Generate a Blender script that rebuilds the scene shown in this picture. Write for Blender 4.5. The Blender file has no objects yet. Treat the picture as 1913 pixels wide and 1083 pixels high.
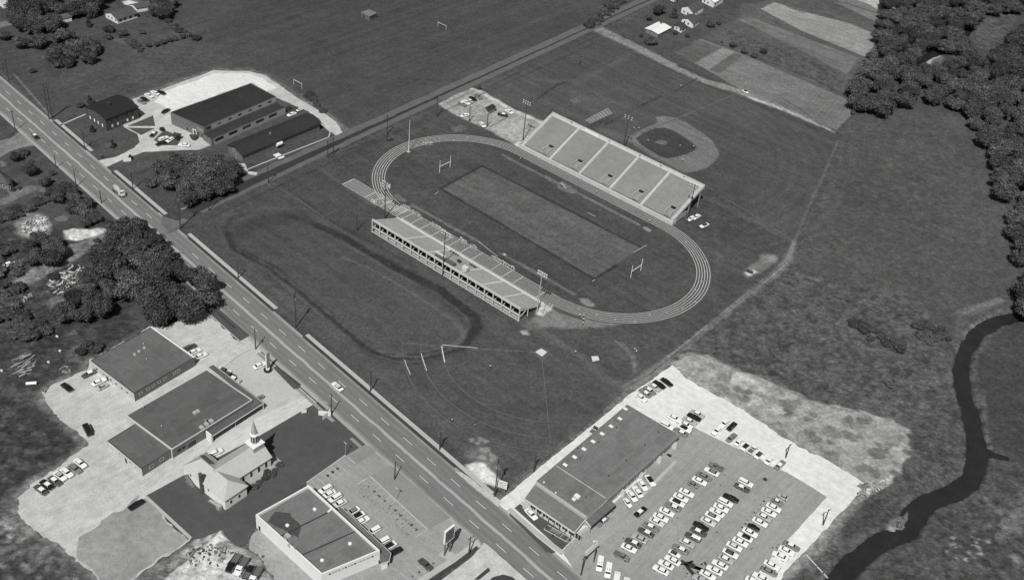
import bpy, math, random
import numpy as np
from mathutils import Vector, Matrix
from mathutils.geometry import tessellate_polygon
R = math.radians
rnd = random.Random(7)

# ------------------------------------------------------------------ camera, sky, sun, exposure
W, H = 1913, 1083
F = 2054.73628
CX, CY, CZ = 240.013007, -329.698690, 263.570763
TILT, AZ, ROLL = 0.930659054, 0.645250796, 0.113729502
SC = bpy.context.scene
COL = SC.collection
def rotm(rx, ry, rz):
    return Matrix.Rotation(rz, 3, 'Z') @ Matrix.Rotation(rx, 3, 'X') @ Matrix.Rotation(ry, 3, 'Z')
RM = rotm(TILT, ROLL, AZ)
cam = bpy.data.cameras.new('camera')
cam.sensor_width = 36.0
cam.lens = 36.0 * F / W
cam.clip_start = 5.0
cam.clip_end = 12000.0
camo = bpy.data.objects.new('camera', cam)
M4 = RM.to_4x4(); M4.translation = Vector((CX, CY, CZ))
camo.matrix_world = M4
COL.objects.link(camo)
SC.camera = camo

SUN_EL, SHADOW_DIR = 52.0, 115.0           # elevation, and the compass of the shadows (degrees from +x)
sd = Vector((-math.cos(R(SHADOW_DIR)) * math.cos(R(SUN_EL)), -math.sin(R(SHADOW_DIR)) * math.cos(R(SUN_EL)), math.sin(R(SUN_EL))))
sun = bpy.data.lights.new('sun', 'SUN')
sun.energy = 4.0
sun.angle = R(0.5)
sun.color = (1.0, 0.995, 0.985)
suno = bpy.data.objects.new('sun', sun)
suno.rotation_euler = (-sd).to_track_quat('-Z', 'Y').to_euler()
suno.location = (0, -200, 500)
COL.objects.link(suno)
world = bpy.data.worlds.new('World')
SC.world = world
world.use_nodes = True
wn = world.node_tree.nodes; wl = world.node_tree.links
bg = wn['Background']
sky = wn.new('ShaderNodeTexSky')
sky.sky_type = 'NISHITA'
sky.sun_disc = False
sky.sun_elevation = R(SUN_EL)
sky.sun_rotation = math.atan2(sd.x, sd.y)
bw = wn.new('ShaderNodeRGBToBW')           # black and white film
wl.new(sky.outputs[0], bw.inputs[0]); wl.new(bw.outputs[0], bg.inputs[0])
bg.inputs[1].default_value = 0.055
SC.view_settings.view_transform = 'Standard'
SC.view_settings.look = 'None'
SC.view_settings.exposure = 0.0
SC.view_settings.gamma = 1.0
SC.cycles.max_bounces = 5
SC.cycles.diffuse_bounces = 2
SC.cycles.glossy_bounces = 2
SC.cycles.transparent_max_bounces = 8

# ------------------------------------------------------------------ helpers
_cx, _cy, _cz = RM.col[0], RM.col[1], RM.col[2]
def G(u, v, z=0.0):
    "world point at height z of a place read off the photograph"
    d = _cx * ((u - W / 2) / F) - _cy * ((v - H / 2) / F) - _cz
    s = (z - CZ) / d.z
    return Vector((CX + d.x * s, CY + d.y * s, z))
def HT(base, top):
    b = G(*base)
    u, v = top
    d = _cx * ((u - W / 2) / F) - _cy * ((v - H / 2) / F) - _cz
    t = ((b.x - CX) * d.x + (b.y - CY) * d.y) / (d.x ** 2 + d.y ** 2)
    return CZ + d.z * t
KT = 1.22
def L(s):
    "albedo that renders about as bright as photograph tone s (0-255) in open sun"
    return min(0.85, ((s / 255.0) ** 2.2) / KT)

MATS = {}
def mat(name, val, rough=0.85, noise=(), spec=0.2, metal=0.0, bump=None, coat=0.0, attr=None, stretch=None, rot=0.0):
    if name in MATS: return MATS[name]
    m = bpy.data.materials.new(name); m.use_nodes = True
    nt = m.node_tree; N = nt.nodes; K = nt.links
    b = N['Principled BSDF']
    b.inputs['Roughness'].default_value = rough
    b.inputs['Specular IOR Level'].default_value = spec
    b.inputs['Metallic'].default_value = metal
    if coat: b.inputs['Coat Weight'].default_value = coat
    tc = N.new('ShaderNodeTexCoord')
    src = tc.outputs['Object']
    if stretch:
        mp = N.new('ShaderNodeMapping'); mp.inputs['Scale'].default_value = stretch; mp.inputs['Rotation'].default_value = (0, 0, rot)
        K.new(src, mp.inputs[0]); src2 = mp.outputs[0]
    else: src2 = src
    if attr:
        a = N.new('ShaderNodeAttribute'); a.attribute_name = attr; cur = a.outputs['Fac']
    else:
        v = N.new('ShaderNodeValue'); v.outputs[0].default_value = val; cur = v.outputs[0]
    for i, nz in enumerate(noise):
        sc, lo, hi = nz[:3]
        n = N.new('ShaderNodeTexNoise'); n.inputs['Scale'].default_value = sc
        n.inputs['Detail'].default_value = nz[3] if len(nz) > 3 else 3.0
        n.inputs['Roughness'].default_value = 0.65
        K.new(src2 if (len(nz) > 4 and nz[4]) else src, n.inputs[0])
        r = N.new('ShaderNodeMapRange'); r.inputs[1].default_value = 0.28; r.inputs[2].default_value = 0.72
        r.inputs[3].default_value = lo; r.inputs[4].default_value = hi
        K.new(n.outputs[0], r.inputs[0])
        mu = N.new('ShaderNodeMath'); mu.operation = 'MULTIPLY'
        K.new(cur, mu.inputs[0]); K.new(r.outputs[0], mu.inputs[1]); cur = mu.outputs[0]
    K.new(cur, b.inputs['Base Color'])
    if bump:
        n = N.new('ShaderNodeTexNoise'); n.inputs['Scale'].default_value = bump[0]; n.inputs['Detail'].default_value = 3
        K.new(src, n.inputs[0])
        bp = N.new('ShaderNodeBump'); bp.inputs['Strength'].default_value = bump[1]; bp.inputs['Distance'].default_value = bump[2]
        K.new(n.outputs[0], bp.inputs['Height']); K.new(bp.outputs[0], b.inputs['Normal'])
    MATS[name] = m
    return m

def origin(p):
    v = Vector((0, 0, 0))
    while p is not None: v = v + p.location; p = p.parent
    return v
def tag(o, label=None, cat=None, group=None, kind=None):
    if label: o['label'] = label
    if cat: o['category'] = cat
    if group: o['group'] = group
    if kind: o['kind'] = kind
    return o
def thing(name, loc, label, cat, group=None, rz=0.0):
    o = bpy.data.objects.new(name, None); o.empty_display_size = 0.5
    o.location = loc; o.rotation_euler = (0, 0, rz); COL.objects.link(o)
    return tag(o, label, cat, group)
class MB:
    def __init__(s): s.v = []; s.f = []; s.mi = []; s.cur = 0
    def add(s, vs, fs):
        n = len(s.v); s.v += [tuple(p) for p in vs]; s.f += [tuple(i + n for i in f) for f in fs]; s.mi += [s.cur] * len(fs)
        return s
    def box(s, x0, y0, z0, x1, y1, z1):
        return s.add([(x0,y0,z0),(x1,y0,z0),(x1,y1,z0),(x0,y1,z0),(x0,y0,z1),(x1,y0,z1),(x1,y1,z1),(x0,y1,z1)],
                     [(3,2,1,0),(4,5,6,7),(0,1,5,4),(1,2,6,5),(2,3,7,6),(3,0,4,7)])
    def bar(s, a, b, w, h):
        "box from a to b, width w across (level), height h"
        a = Vector(a); b = Vector(b); d = (b - a).normalized()
        side = d.cross(Vector((0,0,1)))
        if side.length < 1e-4: side = Vector((1,0,0))
        side.normalize(); up = side.cross(d).normalized()
        o = [side * (i * w / 2) + up * (j * h / 2) for i, j in ((-1,-1),(1,-1),(1,1),(-1,1))]
        return s.add([a + q for q in o] + [b + q for q in o], [(3,2,1,0),(4,5,6,7),(0,1,5,4),(1,2,6,5),(2,3,7,6),(3,0,4,7)])
    def prism(s, poly, z0, z1, top=True, bottom=False):
        n = len(poly); vs = [(p[0], p[1], z0) for p in poly] + [(p[0], p[1], z1) for p in poly]
        fs = [(i, (i + 1) % n, n + (i + 1) % n, n + i) for i in range(n)]
        if top: fs.append(tuple(range(n, 2 * n)))
        if bottom: fs.append(tuple(reversed(range(n))))
        return s.add(vs, fs)
    def cyl(s, a, b, r0, r1=None, n=8, caps=True):
        r1 = r0 if r1 is None else r1
        a = Vector(a); b = Vector(b); d = (b - a).normalized()
        t = Vector((1,0,0)) if abs(d.x) < .8 else Vector((0,1,0))
        x = d.cross(t).normalized(); y = d.cross(x)
        vs = []
        for p, r in ((a, r0), (b, r1)):
            for k in range(n):
                an = 2 * math.pi * k / n; vs.append(p + x * (r * math.cos(an)) + y * (r * math.sin(an)))
        fs = [(k, (k + 1) % n, n + (k + 1) % n, n + k) for k in range(n)]
        if caps: fs += [tuple(reversed(range(n))), tuple(range(n, 2 * n))]
        return s.add(vs, fs)
    def blob(s, c, rx, ry, rz, n=8, m=5, jit=0.0, rn=None):
        vs = [(c[0], c[1], c[2] - rz)]
        for j in range(1, m):
            ph = -math.pi / 2 + math.pi * j / m
            for k in range(n):
                an = 2 * math.pi * k / n; q = 1 + (rn.uniform(-jit, jit) if rn else 0)
                vs.append((c[0] + q * rx * math.cos(ph) * math.cos(an), c[1] + q * ry * math.cos(ph) * math.sin(an), c[2] + q * rz * math.sin(ph)))
        vs.append((c[0], c[1], c[2] + rz)); t = len(vs) - 1
        fs = [(0, 1 + (k + 1) % n, 1 + k) for k in range(n)]
        for j in range(m - 2):
            for k in range(n):
                a = 1 + j * n; fs.append((a + k, a + (k + 1) % n, a + n + (k + 1) % n, a + n + k))
        a = 1 + (m - 2) * n
        fs += [(a + k, a + (k + 1) % n, t) for k in range(n)]
        return s.add(vs, fs)
    def build(s, name, mats, parent=None, smooth=False, rel=True):
        me = bpy.data.meshes.new(name)
        o = origin(parent) if (parent is not None and rel) else Vector((0,0,0))
        me.from_pydata([(x - o.x, y - o.y, z - o.z) for x, y, z in s.v], [], s.f)
        for m in (mats if isinstance(mats, (list, tuple)) else [mats]): me.materials.append(m)
        me.polygons.foreach_set('material_index', s.mi)
        if smooth: me.polygons.foreach_set('use_smooth', [True] * len(s.f))
        me.update()
        ob = bpy.data.objects.new(name, me); ob.parent = parent; COL.objects.link(ob)
        return ob
def copy_tree(o, parent=None, mats=None):
    c = o.copy(); COL.objects.link(c); c.parent = parent
    for ch in o.children: copy_tree(ch, c)
    return c

# value noise in numpy
_rs = np.random.RandomState(11)
_lat = _rs.rand(256, 256)
def vn(x, y, sc, off=0):
    x = x / sc + off * 17.3; y = y / sc + off * 9.1
    xi = np.floor(x).astype(int); yi = np.floor(y).astype(int); fx = x - xi; fy = y - yi
    fx = fx * fx * (3 - 2 * fx); fy = fy * fy * (3 - 2 * fy)
    g = lambda i, j: _lat[i & 255, j & 255]
    return (g(xi, yi) * (1 - fx) + g(xi + 1, yi) * fx) * (1 - fy) + (g(xi, yi + 1) * (1 - fx) + g(xi + 1, yi + 1) * fx) * fy
def fbm(x, y, sc, off=0, oc=3):
    t = 0; a = 1; s = 0
    for k in range(oc): t = t + a * vn(x, y, sc / 2 ** k, off + k); s += a; a *= .55
    return t / s
def PX(lst, z=0.0): return [G(u, v, z) for u, v in lst]

def sheet(name, pts, z, m, jit=0.0, step=1.5, kind='structure', px=True, parent=None, thick=0.0):
    if 0 < z < .2: z = z * 2                      # layers lie 2-4 cm apart
    P = [G(u, v, 0) for u, v in pts] if px else [Vector((p[0], p[1], 0)) for p in pts]
    if jit > 0:
        Q = []
        for i in range(len(P)):
            a, b = P[i], P[(i + 1) % len(P)]; n = max(1, int((b - a).length / step))
            for k in range(n): Q.append(a.lerp(b, k / n))
        A = np.array([(p.x, p.y) for p in Q])
        dx = (fbm(A[:,0], A[:,1], 6, 3) - .5) * jit * 3 + (_rs.rand(len(A)) - .5) * jit * .8
        dy = (fbm(A[:,0], A[:,1], 6, 8) - .5) * jit * 3 + (_rs.rand(len(A)) - .5) * jit * .8
        P = [Vector((a[0] + p, a[1] + q, 0)) for a, p, q in zip(A, dx, dy)]
    tris = tessellate_polygon([P])
    b = MB(); area = sum(P[i].x * P[(i + 1) % len(P)].y - P[(i + 1) % len(P)].x * P[i].y for i in range(len(P)))
    fs = []
    for t in tris:
        a, c, d = (P[i] for i in t)
        fs.append(tuple(t) if (c - a).cross(d - a).z > 0 else tuple(reversed(t)))
    b.add([(p.x, p.y, z) for p in P], fs)
    if thick:
        Q = P if area > 0 else list(reversed(P))
        b.prism([(p.x, p.y) for p in Q], z - thick, z - .0005, top=False)
    o = b.build(name, m, parent)
    if kind: o['kind'] = kind
    return o
def strip_pts(P, w):
    "outline of a band of width w along world points"
    Lf, Rt = [], []
    for i, p in enumerate(P):
        a = P[max(0, i - 1)]; b = P[min(len(P) - 1, i + 1)]
        d = (b - a); d.z = 0; d.normalize(); n = Vector((-d.y, d.x, 0))
        ww = w[i] if isinstance(w, (list, tuple)) else w
        Lf.append(p + n * ww / 2); Rt.append(p - n * ww / 2)
    return Rt + list(reversed(Lf))
def band(name, pts, w, z, m, px=True, jit=0.0, kind='structure', thick=0.0):
    P = PX(pts) if px else [Vector((p[0], p[1], 0)) for p in pts]
    return sheet(name, strip_pts(P, w), z, m, jit=jit, px=False, kind=kind, thick=thick)

# ------------------------------------------------------------------ the ground: one sheet, its own colour in the turf, dirt and gravel
GX0, GX1, GY0, GY1, ST = -400.0, 300.0, -310.0, 520.0, 0.7
gx = np.arange(GX0, GX1 + .01, ST); gy = np.arange(GY0, GY1 + .01, ST)
NX, NY = len(gx), len(gy)
XX, YY = np.meshgrid(gx, gy)
TONE = np.full(XX.shape, L(78)); ZZ = np.zeros(XX.shape); RGH = np.full(XX.shape, 0.25)
def _bbox(P, pad):
    x0 = min(p[0] for p in P) - pad; x1 = max(p[0] for p in P) + pad; y0 = min(p[1] for p in P) - pad; y1 = max(p[1] for p in P) + pad
    i0 = max(0, int((x0 - GX0) / ST)); i1 = min(NX, int((x1 - GX0) / ST) + 2); j0 = max(0, int((y0 - GY0) / ST)); j1 = min(NY, int((y1 - GY0) / ST) + 2)
    return slice(j0, j1), slice(i0, i1)
def _segd(X, Y, a, b):
    dx, dy = b[0] - a[0], b[1] - a[1]; l2 = dx * dx + dy * dy + 1e-9
    t = np.clip(((X - a[0]) * dx + (Y - a[1]) * dy) / l2, 0, 1)
    return np.hypot(X - a[0] - t * dx, Y - a[1] - t * dy), t
def _sdf(P, X, Y):
    d = np.full(X.shape, 1e9); ins = np.zeros(X.shape, bool)
    for i in range(len(P)):
        a, b = P[i], P[(i + 1) % len(P)]
        d = np.minimum(d, _segd(X, Y, a, b)[0])
        c = ((a[1] > Y) != (b[1] > Y))
        with np.errstate(divide='ignore', invalid='ignore'):
            xx = (b[0] - a[0]) * (Y - a[1]) / (b[1] - a[1] + 1e-12) + a[0]
        ins ^= c & (X < xx)
    return np.where(ins, -d, d)
def _mask(P, soft, edge, off, px, closed=True, w=0):
    Q = [(q.x, q.y) for q in PX(P)] if px else P
    wm = max(w) if isinstance(w, (list, tuple)) else w
    s = _bbox(Q, soft + edge * 2 + wm + 1); X = XX[s]; Y = YY[s]
    if X.size == 0: return s, X, Y, X
    if closed: d = _sdf(Q, X, Y)
    else:
        d = np.full(X.shape, 1e9)
        for i in range(len(Q) - 1):
            dd, t = _segd(X, Y, Q[i], Q[i + 1])
            ww = (w[i] + (w[i + 1] - w[i]) * t) if isinstance(w, (list, tuple)) else w
            d = np.minimum(d, dd - ww / 2)
    if edge: d = d + (fbm(X, Y, max(3, edge * 4), off) - .5) * 2 * edge
    return s, X, Y, np.clip(.5 - d / max(soft, .01), 0, 1)
def LG(t): return L(t + 13 * min(1, max(0, (96 - t) / 20)))
def fill(P, tone=None, soft=1.5, edge=1.0, a=1.0, rough=None, off=1, px=True, z=None, zn=0.0):
    s, X, Y, m = _mask(P, soft, edge, off, px)
    if X.size == 0: return
    m = m * m * (3 - 2 * m)
    if tone is not None: TONE[s] = TONE[s] * (1 - m * a) + LG(tone) * m * a
    if rough is not None: RGH[s] = RGH[s] * (1 - m) + rough * m
    if z is not None: ZZ[s] = ZZ[s] * (1 - m) + (z + zn * (fbm(X, Y, 4, off) - .5)) * m
def line(P, w, tone, soft=1.0, edge=.4, a=1.0, rough=None, off=2, px=True, z=None):
    s, X, Y, m = _mask(P, soft, edge, off, px, closed=False, w=w)
    if X.size == 0: return
    m = m * m * (3 - 2 * m)
    if tone is not None: TONE[s] = TONE[s] * (1 - m * a) + LG(tone) * m * a
    if rough is not None: RGH[s] = RGH[s] * (1 - m) + rough * m
    if z is not None: ZZ[s] = np.minimum(ZZ[s], z * m)
def spots(P, n, rmin, rmax, tone, a=.7, seed=1, soft=1.0, edge=1.0, px=True):
    q = random.Random(seed); Q = [(p.x, p.y) for p in PX(P)] if px else P
    x0 = min(p[0] for p in Q); x1 = max(p[0] for p in Q); y0 = min(p[1] for p in Q); y1 = max(p[1] for p in Q)
    for _ in range(n):
        for _t in range(30):
            c = (q.uniform(x0, x1), q.uniform(y0, y1))
            if inside(c, Q): break
        r = q.uniform(rmin, rmax)
        pl = [(c[0] + r * q.uniform(.7, 1.3) * math.cos(k), c[1] + r * q.uniform(.7, 1.3) * math.sin(k)) for k in np.linspace(0, 5.5, 8)]
        fill(pl, tone + q.uniform(-12, 12), soft, edge, a, off=q.randint(1, 50), px=False)
def inside(c, Q):
    r = False
    for i in range(len(Q)):
        a, b = Q[i], Q[(i + 1) % len(Q)]
        if (a[1] > c[1]) != (b[1] > c[1]) and c[0] < (b[0] - a[0]) * (c[1] - a[1]) / (b[1] - a[1]) + a[0]: r = not r
    return r

# broad regions
fill([(-60,150),(120,130),(440,0),(-60,-60)], 62, 12, 4, rough=.35)
fill([(300,0),(640,230),(1220,-20),(420,-60)], 63, 8, 3, rough=.12)
fill([(250,75),(330,60),(420,110),(380,132),(290,160),(230,150)], 70, 6, 4, .6, rough=.4)
fill([(1120,60),(905,165),(1000,220),(1310,340),(1480,450),(1566,262)], 69, 2, .5, rough=.1)
fill([(340,425),(600,290),(700,330),(1000,600),(1170,715),(1000,870),(930,900),(640,680)], 68, 3, 1, rough=.15)
RMEAD = [(1570,262),(1484,452),(1470,492),(1400,545),(1262,660),(1500,740),(1700,800),(1690,900),(1450,1100),(1960,1140),(2000,520),(1880,380),(1830,220),(1600,190)]
fill(RMEAD, 69, 2, 1, rough=.46)
fill([(1480,500),(1700,560),(1790,640),(1790,760),(1700,900),(1690,800),(1500,740),(1262,662)], 72, 10, 5, rough=1.0)
fill([(1700,880),(1800,800),(1810,870),(1750,915),(1600,1040),(1540,1090),(1450,1090)], 68, 6, 4, rough=1.0)
fill([(1840,620),(1990,560),(1990,900),(1840,830),(1812,680)], 60, 6, 3, rough=.4)
fill([(1640,1090),(1740,950),(1850,890),(1990,880),(1990,1150),(1640,1150)], 64, 8, 4, rough=1.0)
fill([(-60,420),(200,420),(260,600),(300,612),(165,676),(90,720),(170,826),(60,900),(40,930),(60,990),(180,1090),(-60,1150)], 54, 5, 4, rough=1.0)
fill([(-60,735),(75,750),(120,795),(160,828),(130,850),(60,895),(30,930),(-60,960)], 50, 5, 4, rough=1.0)
# weeds and pale tufts in the meadows
spots([(1500,290),(1600,250),(1760,240),(1860,420),(1850,560),(1760,640),(1560,530),(1500,440)], 70, .8, 2.6, 88, .45, 3)
spots([(1470,520),(1700,600),(1780,760),(1680,780),(1400,690),(1290,650)], 120, .5, 1.6, 92, .45, 4)
spots([(1470,520),(1700,600),(1780,760),(1680,780),(1400,690),(1290,650)], 60, .8, 2.4, 52, .5, 5)
spots([(1740,640),(1790,800),(1790,900),(1700,930),(1690,800),(1720,760)], 90, .5, 1.5, 98, .5, 6)
spots([(1780,960),(1913,900),(1913,1083),(1700,1083)], 90, .4, 1.4, 100, .45, 7)
fill([(228,3),(242,0),(262,6),(256,10),(244,12),(232,9)], 196, 1, .6)
line([(27,140),(62,180),(98,222)], .8, 128, .6, .2, .7)
line([(0,134),(27,160),(92,226)], 2.2, 92, 1.4, .6, .5)
spots([(0,600),(150,620),(160,720),(80,740),(0,720)], 40, .4, 1.4, 100, .5, 8)
spots([(0,760),(150,830),(60,890),(0,930)], 40, .5, 1.6, 82, .5, 9)
spots([(0,960),(60,1000),(170,1083),(0,1083)], 50, .4, 1.5, 120, .6, 10)
spots([(0,930),(40,960),(70,1000),(0,1020)], 30, .4, 1.2, 130, .6, 11)
spots([(0,330),(100,330),(140,430),(130,600),(0,600)], 60, .5, 1.8, 78, .5, 12)
# faint trails in the right meadow
line([(1490,505),(1560,540),(1640,580),(1690,610)], [2,3,4,4], 92, 2, 1, .5)
line([(1575,285),(1530,420),(1505,470)], 2.2, 82, 2, .5, .4)
line([(1590,300),(1545,380)], 5, 76, 4, 2, .4)
line([(1866,560),(1800,590),(1788,640)], 4, 100, 2, 1, .6)
line([(1790,585),(1870,560)], 3, 112, 1.5, .8, .6)
line([(1300,190),(1370,180),(1440,190)], .5, 60, .4, .1, .2)
# crop fields, top right
fill([(1225,62),(1330,20),(1440,0),(1680,-20),(1640,110),(1590,190),(1563,243),(1380,165)], 78, 3, 1, rough=.35)
fill([(1262,98),(1310,72),(1390,102),(1590,190),(1590,215),(1563,243),(1470,205),(1380,165)], 112, .8, .3, rough=.2)
fill([(1262,98),(1305,74),(1348,90),(1298,118)], 88, .8, .2, rough=.2)
fill([(1298,118),(1348,90),(1372,98),(1325,130)], 124, .8, .2, rough=.2)
fill([(1325,130),(1372,98),(1388,104),(1345,138)], 90, .8, .2, rough=.2)
for k in range(7):
    a = (1440 + k * 5 , 193 + k * 2.1); b = (1483 + k * 5, 150 + k * 2.1); line([a, b], .45, 84, .5, .1, .55)
for k in range(9):
    a = (1495 + k * 7 , 212 + k * 3); b = (1530 + k * 7, 168 + k * 3); line([a, b], .5, 88, .5, .1, .55)
fill([(1421,17),(1447,4),(1500,22),(1648,59),(1618,107),(1500,59)], 140, .8, .3, rough=.15)
line([(1450,4),(1500,24)], 1.2, 82, .6, .2)
fill([(1537,22),(1552,18),(1652,55),(1644,68)], 90, .8, .3, rough=.15)
fill([(1559,4),(1600,-10),(1680,-8),(1655,50)], 118, .8, .3, rough=.15)
line([(1510,-4),(1580,6),(1660,32)], 2.2, 80, 1, .4)
fill([(1600,0),(1680,-6),(1674,24),(1650,24),(1622,8)], 172, 1, 1, rough=.5)
spots([(1605,2),(1668,4),(1664,20),(1630,10)], 14, .5, 1.5, 215, .8, 13)
fill([(1378,37),(1404,33),(1471,58),(1604,108),(1582,140),(1471,81)], 108, 1.5, .5, rough=.25)
fill([(1350,50),(1420,75),(1560,130),(1595,185),(1480,130),(1370,85)], 68, 2.5, 1.5, .8, rough=.8)
line([(1305,68),(1350,85),(1470,128),(1520,148),(1590,185)], 2.5, 56, 1.5, 1, .6, rough=.8)
fill([(1150,40),(1210,0),(1380,0),(1385,30),(1310,72),(1262,98),(1220,100),(1140,62)], 66, 2, 1, rough=.35)
# pale dirt track beside the diamonds
line([(1112,52),(1150,70),(1220,105),(1262,128),(1310,150),(1380,170),(1430,192),(1500,218),(1556,246)], [9,8,7.5,7,6.5,6,5,3.5,2], 132, 2.2, 1, .9, rough=.5)
line([(1400,182),(1470,207),(1512,226),(1550,243)], [2,3,3,1], 178, 1.5, .6, .8)
line([(1130,66),(1260,120)], 2.5, 150, 2, .8, .4)
line([(1180,95),(1300,152),(1400,190),(1500,232),(1565,262)], 3.2, 58, 1.6, .6, .6)
line([(1180,98),(1040,160),(1003,185)], 1.2, 48, .7, .3, .9)
line([(1065,163),(1090,152),(1186,98)], 3.5, 92, 2, 1, .4)
fill([(1130,115),(1178,95),(1186,98),(1100,150),(1060,166),(1080,140)], 88, 2, .5, .55)
line([(997,147),(1035,153),(1075,148)], 3, 92, 2, .6, .6)
line([(905,168),(1000,118),(1116,68)], 1.2, 52, .8, .3, .7)
line([(1130,235),(1175,208),(1232,181)], 1.2, 48, .7, .3, .9)
line([(1260,172),(1302,146)], 1.1, 50, .7, .3, .8)
fill([(1060,160),(1160,190),(1210,205),(1150,225),(1080,200)], 76, 6, 3, .5)
fill([(1066,186),(1078,183),(1084,190),(1072,195)], 98, 1.5, .5, .8)
# mowing rings in the outfield
hc = G(1208, 262)
for k, r in enumerate(range(62, 104, 3)):
    pts = [(hc.x + r * math.cos(a), hc.y + r * math.sin(a)) for a in np.linspace(-.45, 1.35, 30)]
    line(pts, 1.1, 61 if k % 2 else 75, 1.0, .2, .5, px=False)
c5 = .277
def q1(x, y): return (1020 + x * c5, y * c5)
def q2(x, y): return (1020 + x * c5, 250 + y * c5)
DIRT = [q1(740,790), q1(790,782), q1(870,795), q1(960,835), q1(1050,890), q1(1120,950), q1(1160,1010), q1(1166,1050), q2(1165,150), q2(1140,185), q2(1090,225), q2(1020,252), q2(950,262), q2(890,248), q2(800,198), q2(700,140), q2(600,80), q2(560,45), q2(520,20), q1(550,920), q1(640,880), q1(752,826)]
fill(DIRT, 116, .7, .15, rough=.0)
fill([q1(440,830), q1(520,800), q1(745,795), q1(752,826), q1(640,880), q1(555,925), q1(460,880)], 70, 2, 1, .9)
fill([q1(350,870), q1(460,880), q1(560,920), q1(560,960), q1(480,940), q1(390,905)], 92, 2.5, 1, .8)
fill([q1(605,935), q1(650,898), q1(740,865), q1(800,862), q1(860,880), q1(930,925), q1(990,965), q1(1015,992), q1(1005,1012), q1(960,1035), q1(880,1060), q1(820,1070), q1(770,1055), q1(700,1015), q1(640,975)], 58, .6, .2, rough=.1)
fill([q1(725,958), q1(770,945), q1(808,950), q1(820,964), q1(800,978), q1(760,970)], 108, .5, .2)
line([q1(560,925), q1(880,800), (1370,178)], [1.5,1.2,.6], 100, .7, .1, .8)
line([q2(590,65), q2(790,190), q2(925,262), q2(1100,362), (1480,448)], [2,2,1,.6,.5], 98, .7, .1, .7)
line([q2(1030,410), q2(1300,540), q2(1444,610), (1484,452)], [1.5,3,4,3], 92, 2, .8, .55)
# stadium infield
fill([(823,352),(901,310),(1199,463),(1111,521)], 88, .5, .15, rough=.22)
for a, b in (((823,352),(901,310)), ((901,310),(1199,463)), ((823,352),(1111,521)), ((1111,521),(1150,496))): line([a, b], 1.3, 42, .7, .25, .9)
line([(1150,496),(1199,463)], .8, 60, .5, .2, .5)
for pts, w in (([(770,383),(895,452)], 1.7), ([(938,474),(1072,549)], 1.7), ([(940,290),(1045,345)], 1.7), ([(1020,330),(1192,419)], 1.7)):
    line(pts, w, 112, .5, .15, .9)
fill([(1200,425),(1204,423),(1217,430),(1213,434)], 140, .5, .2)
fill([(738,362),(748,365),(760,374),(756,377),(744,374),(737,368)], 108, .8, .6)
fill([(1083,558),(1098,557),(1110,568),(1108,573),(1096,572),(1084,565)], 128, .8, .6)
fill([(1040,346),(1055,343),(1078,355),(1074,362),(1056,358),(1044,352)], 112, 1, .7)
fill([(843,239),(862,233),(872,240),(864,247),(850,247)], 96, 1.5, 1)
line([(1050,340),(1056,352)], 1.0, 150, .7, .3)
# worn ground by the small stand and the old practice oval
OV = [(417.6,421.7),(424,400),(448,384),(470,380)]
line([(419,425),(437,463),(506,499),(561,543),(640,610),(690,652),(740,667),(800,664),(860,648),(892,612),(884,590),(820,540),(740,500),(645,444),(590,420)], [2.5,3,3.5,3.5,3.5,3.5,3.5,4,4.5,4.5,4.5,4.5,4,4,3.5], 44, 1.8, .6, .9, rough=.5)
line([(590,420),(540,402),(500,396),(462,400),(432,408),(419,425)], [3.5,3,3,3,2.5,2.5], 50, 2.0, .8, .75)
line([(444,465),(513,502),(568,545),(648,612),(698,652),(745,661),(800,656),(850,640),(878,610),(870,592),(810,546),(735,508),(640,452)], 1.0, 98, 1.0, .6, .55)
line([(412,428),(428,468),(498,506),(552,550),(632,618),(688,660),(742,676),(808,672)], 1.0, 94, 1.0, .6, .45)
line([(450,470),(500,512),(590,588),(650,636),(700,668),(760,682),(830,668)], 1.5, 52, 1.4, .8, .5)
line([(400,450),(450,492),(540,580),(620,660),(700,735),(790,815)], 1.0, 56, 1.0, .4, .5)
line([(390,452),(520,570),(640,690),(780,820)], 1.0, 90, 1.0, .5, .3)
line([(565,400),(618,435),(694,476),(759,512),(823,559),(860,590)], 1.6, 50, 1.4, .7, .6)
line([(417,428),(415,410),(440,388),(478,380)], 3, 82, 3, 1.5, .4)
line([(446,440),(470,420),(510,408),(555,402)], 8, 52, 6, 3, .6)
line([(468,398),(520,388)], 6, 84, 5, 2, .45)
line([(385,440),(440,480),(560,585)], 3, 80, 3, 1.5, .35)
line([(640,480),(700,505),(790,560),(850,600),(868,622),(862,636),(840,652),(790,665),(735,665),(705,655)], [1,1,1.2,2,2,2,1.5,1.5,1.5,1], 104, 1.2, .5, .55)
line([(560,560),(640,630),(700,690),(840,800)], 3.5, 82, 3, 1.2, .4)
line([(600,315),(650,350),(700,385)], 2.5, 92, 2, 1, .5)
line([(505,345),(560,375),(640,430),(700,470)], 2.2, 90, 1.6, .7, .5)
line([(505,345),(600,405),(700,455),(780,500)], 1.2, 48, 1.2, .5, .5)
line([(645,345),(560,300),(610,280)], 1.0, 90, 1, .4, .3)
fill([(1000,590),(1010,574),(1046,578),(1090,592),(1160,603),(1120,612),(1030,612),(985,618),(975,608)], 128, 3, 1.5, .75)
fill([(1010,565),(1030,563),(1038,572),(1014,590),(1000,588)], 188, 1, .5)
fill([(973,618),(985,618),(990,626),(978,625)], 170, 1.2, .6, .9)
line([(980,600),(1010,618),(1085,665),(1120,700),(1166,722)], [5,4,3,3,5], 98, 2.5, 1, .6)
line([(1060,625),(1130,660),(1190,640),(1180,690)], 1.5, 82, 2, .8, .35)
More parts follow.
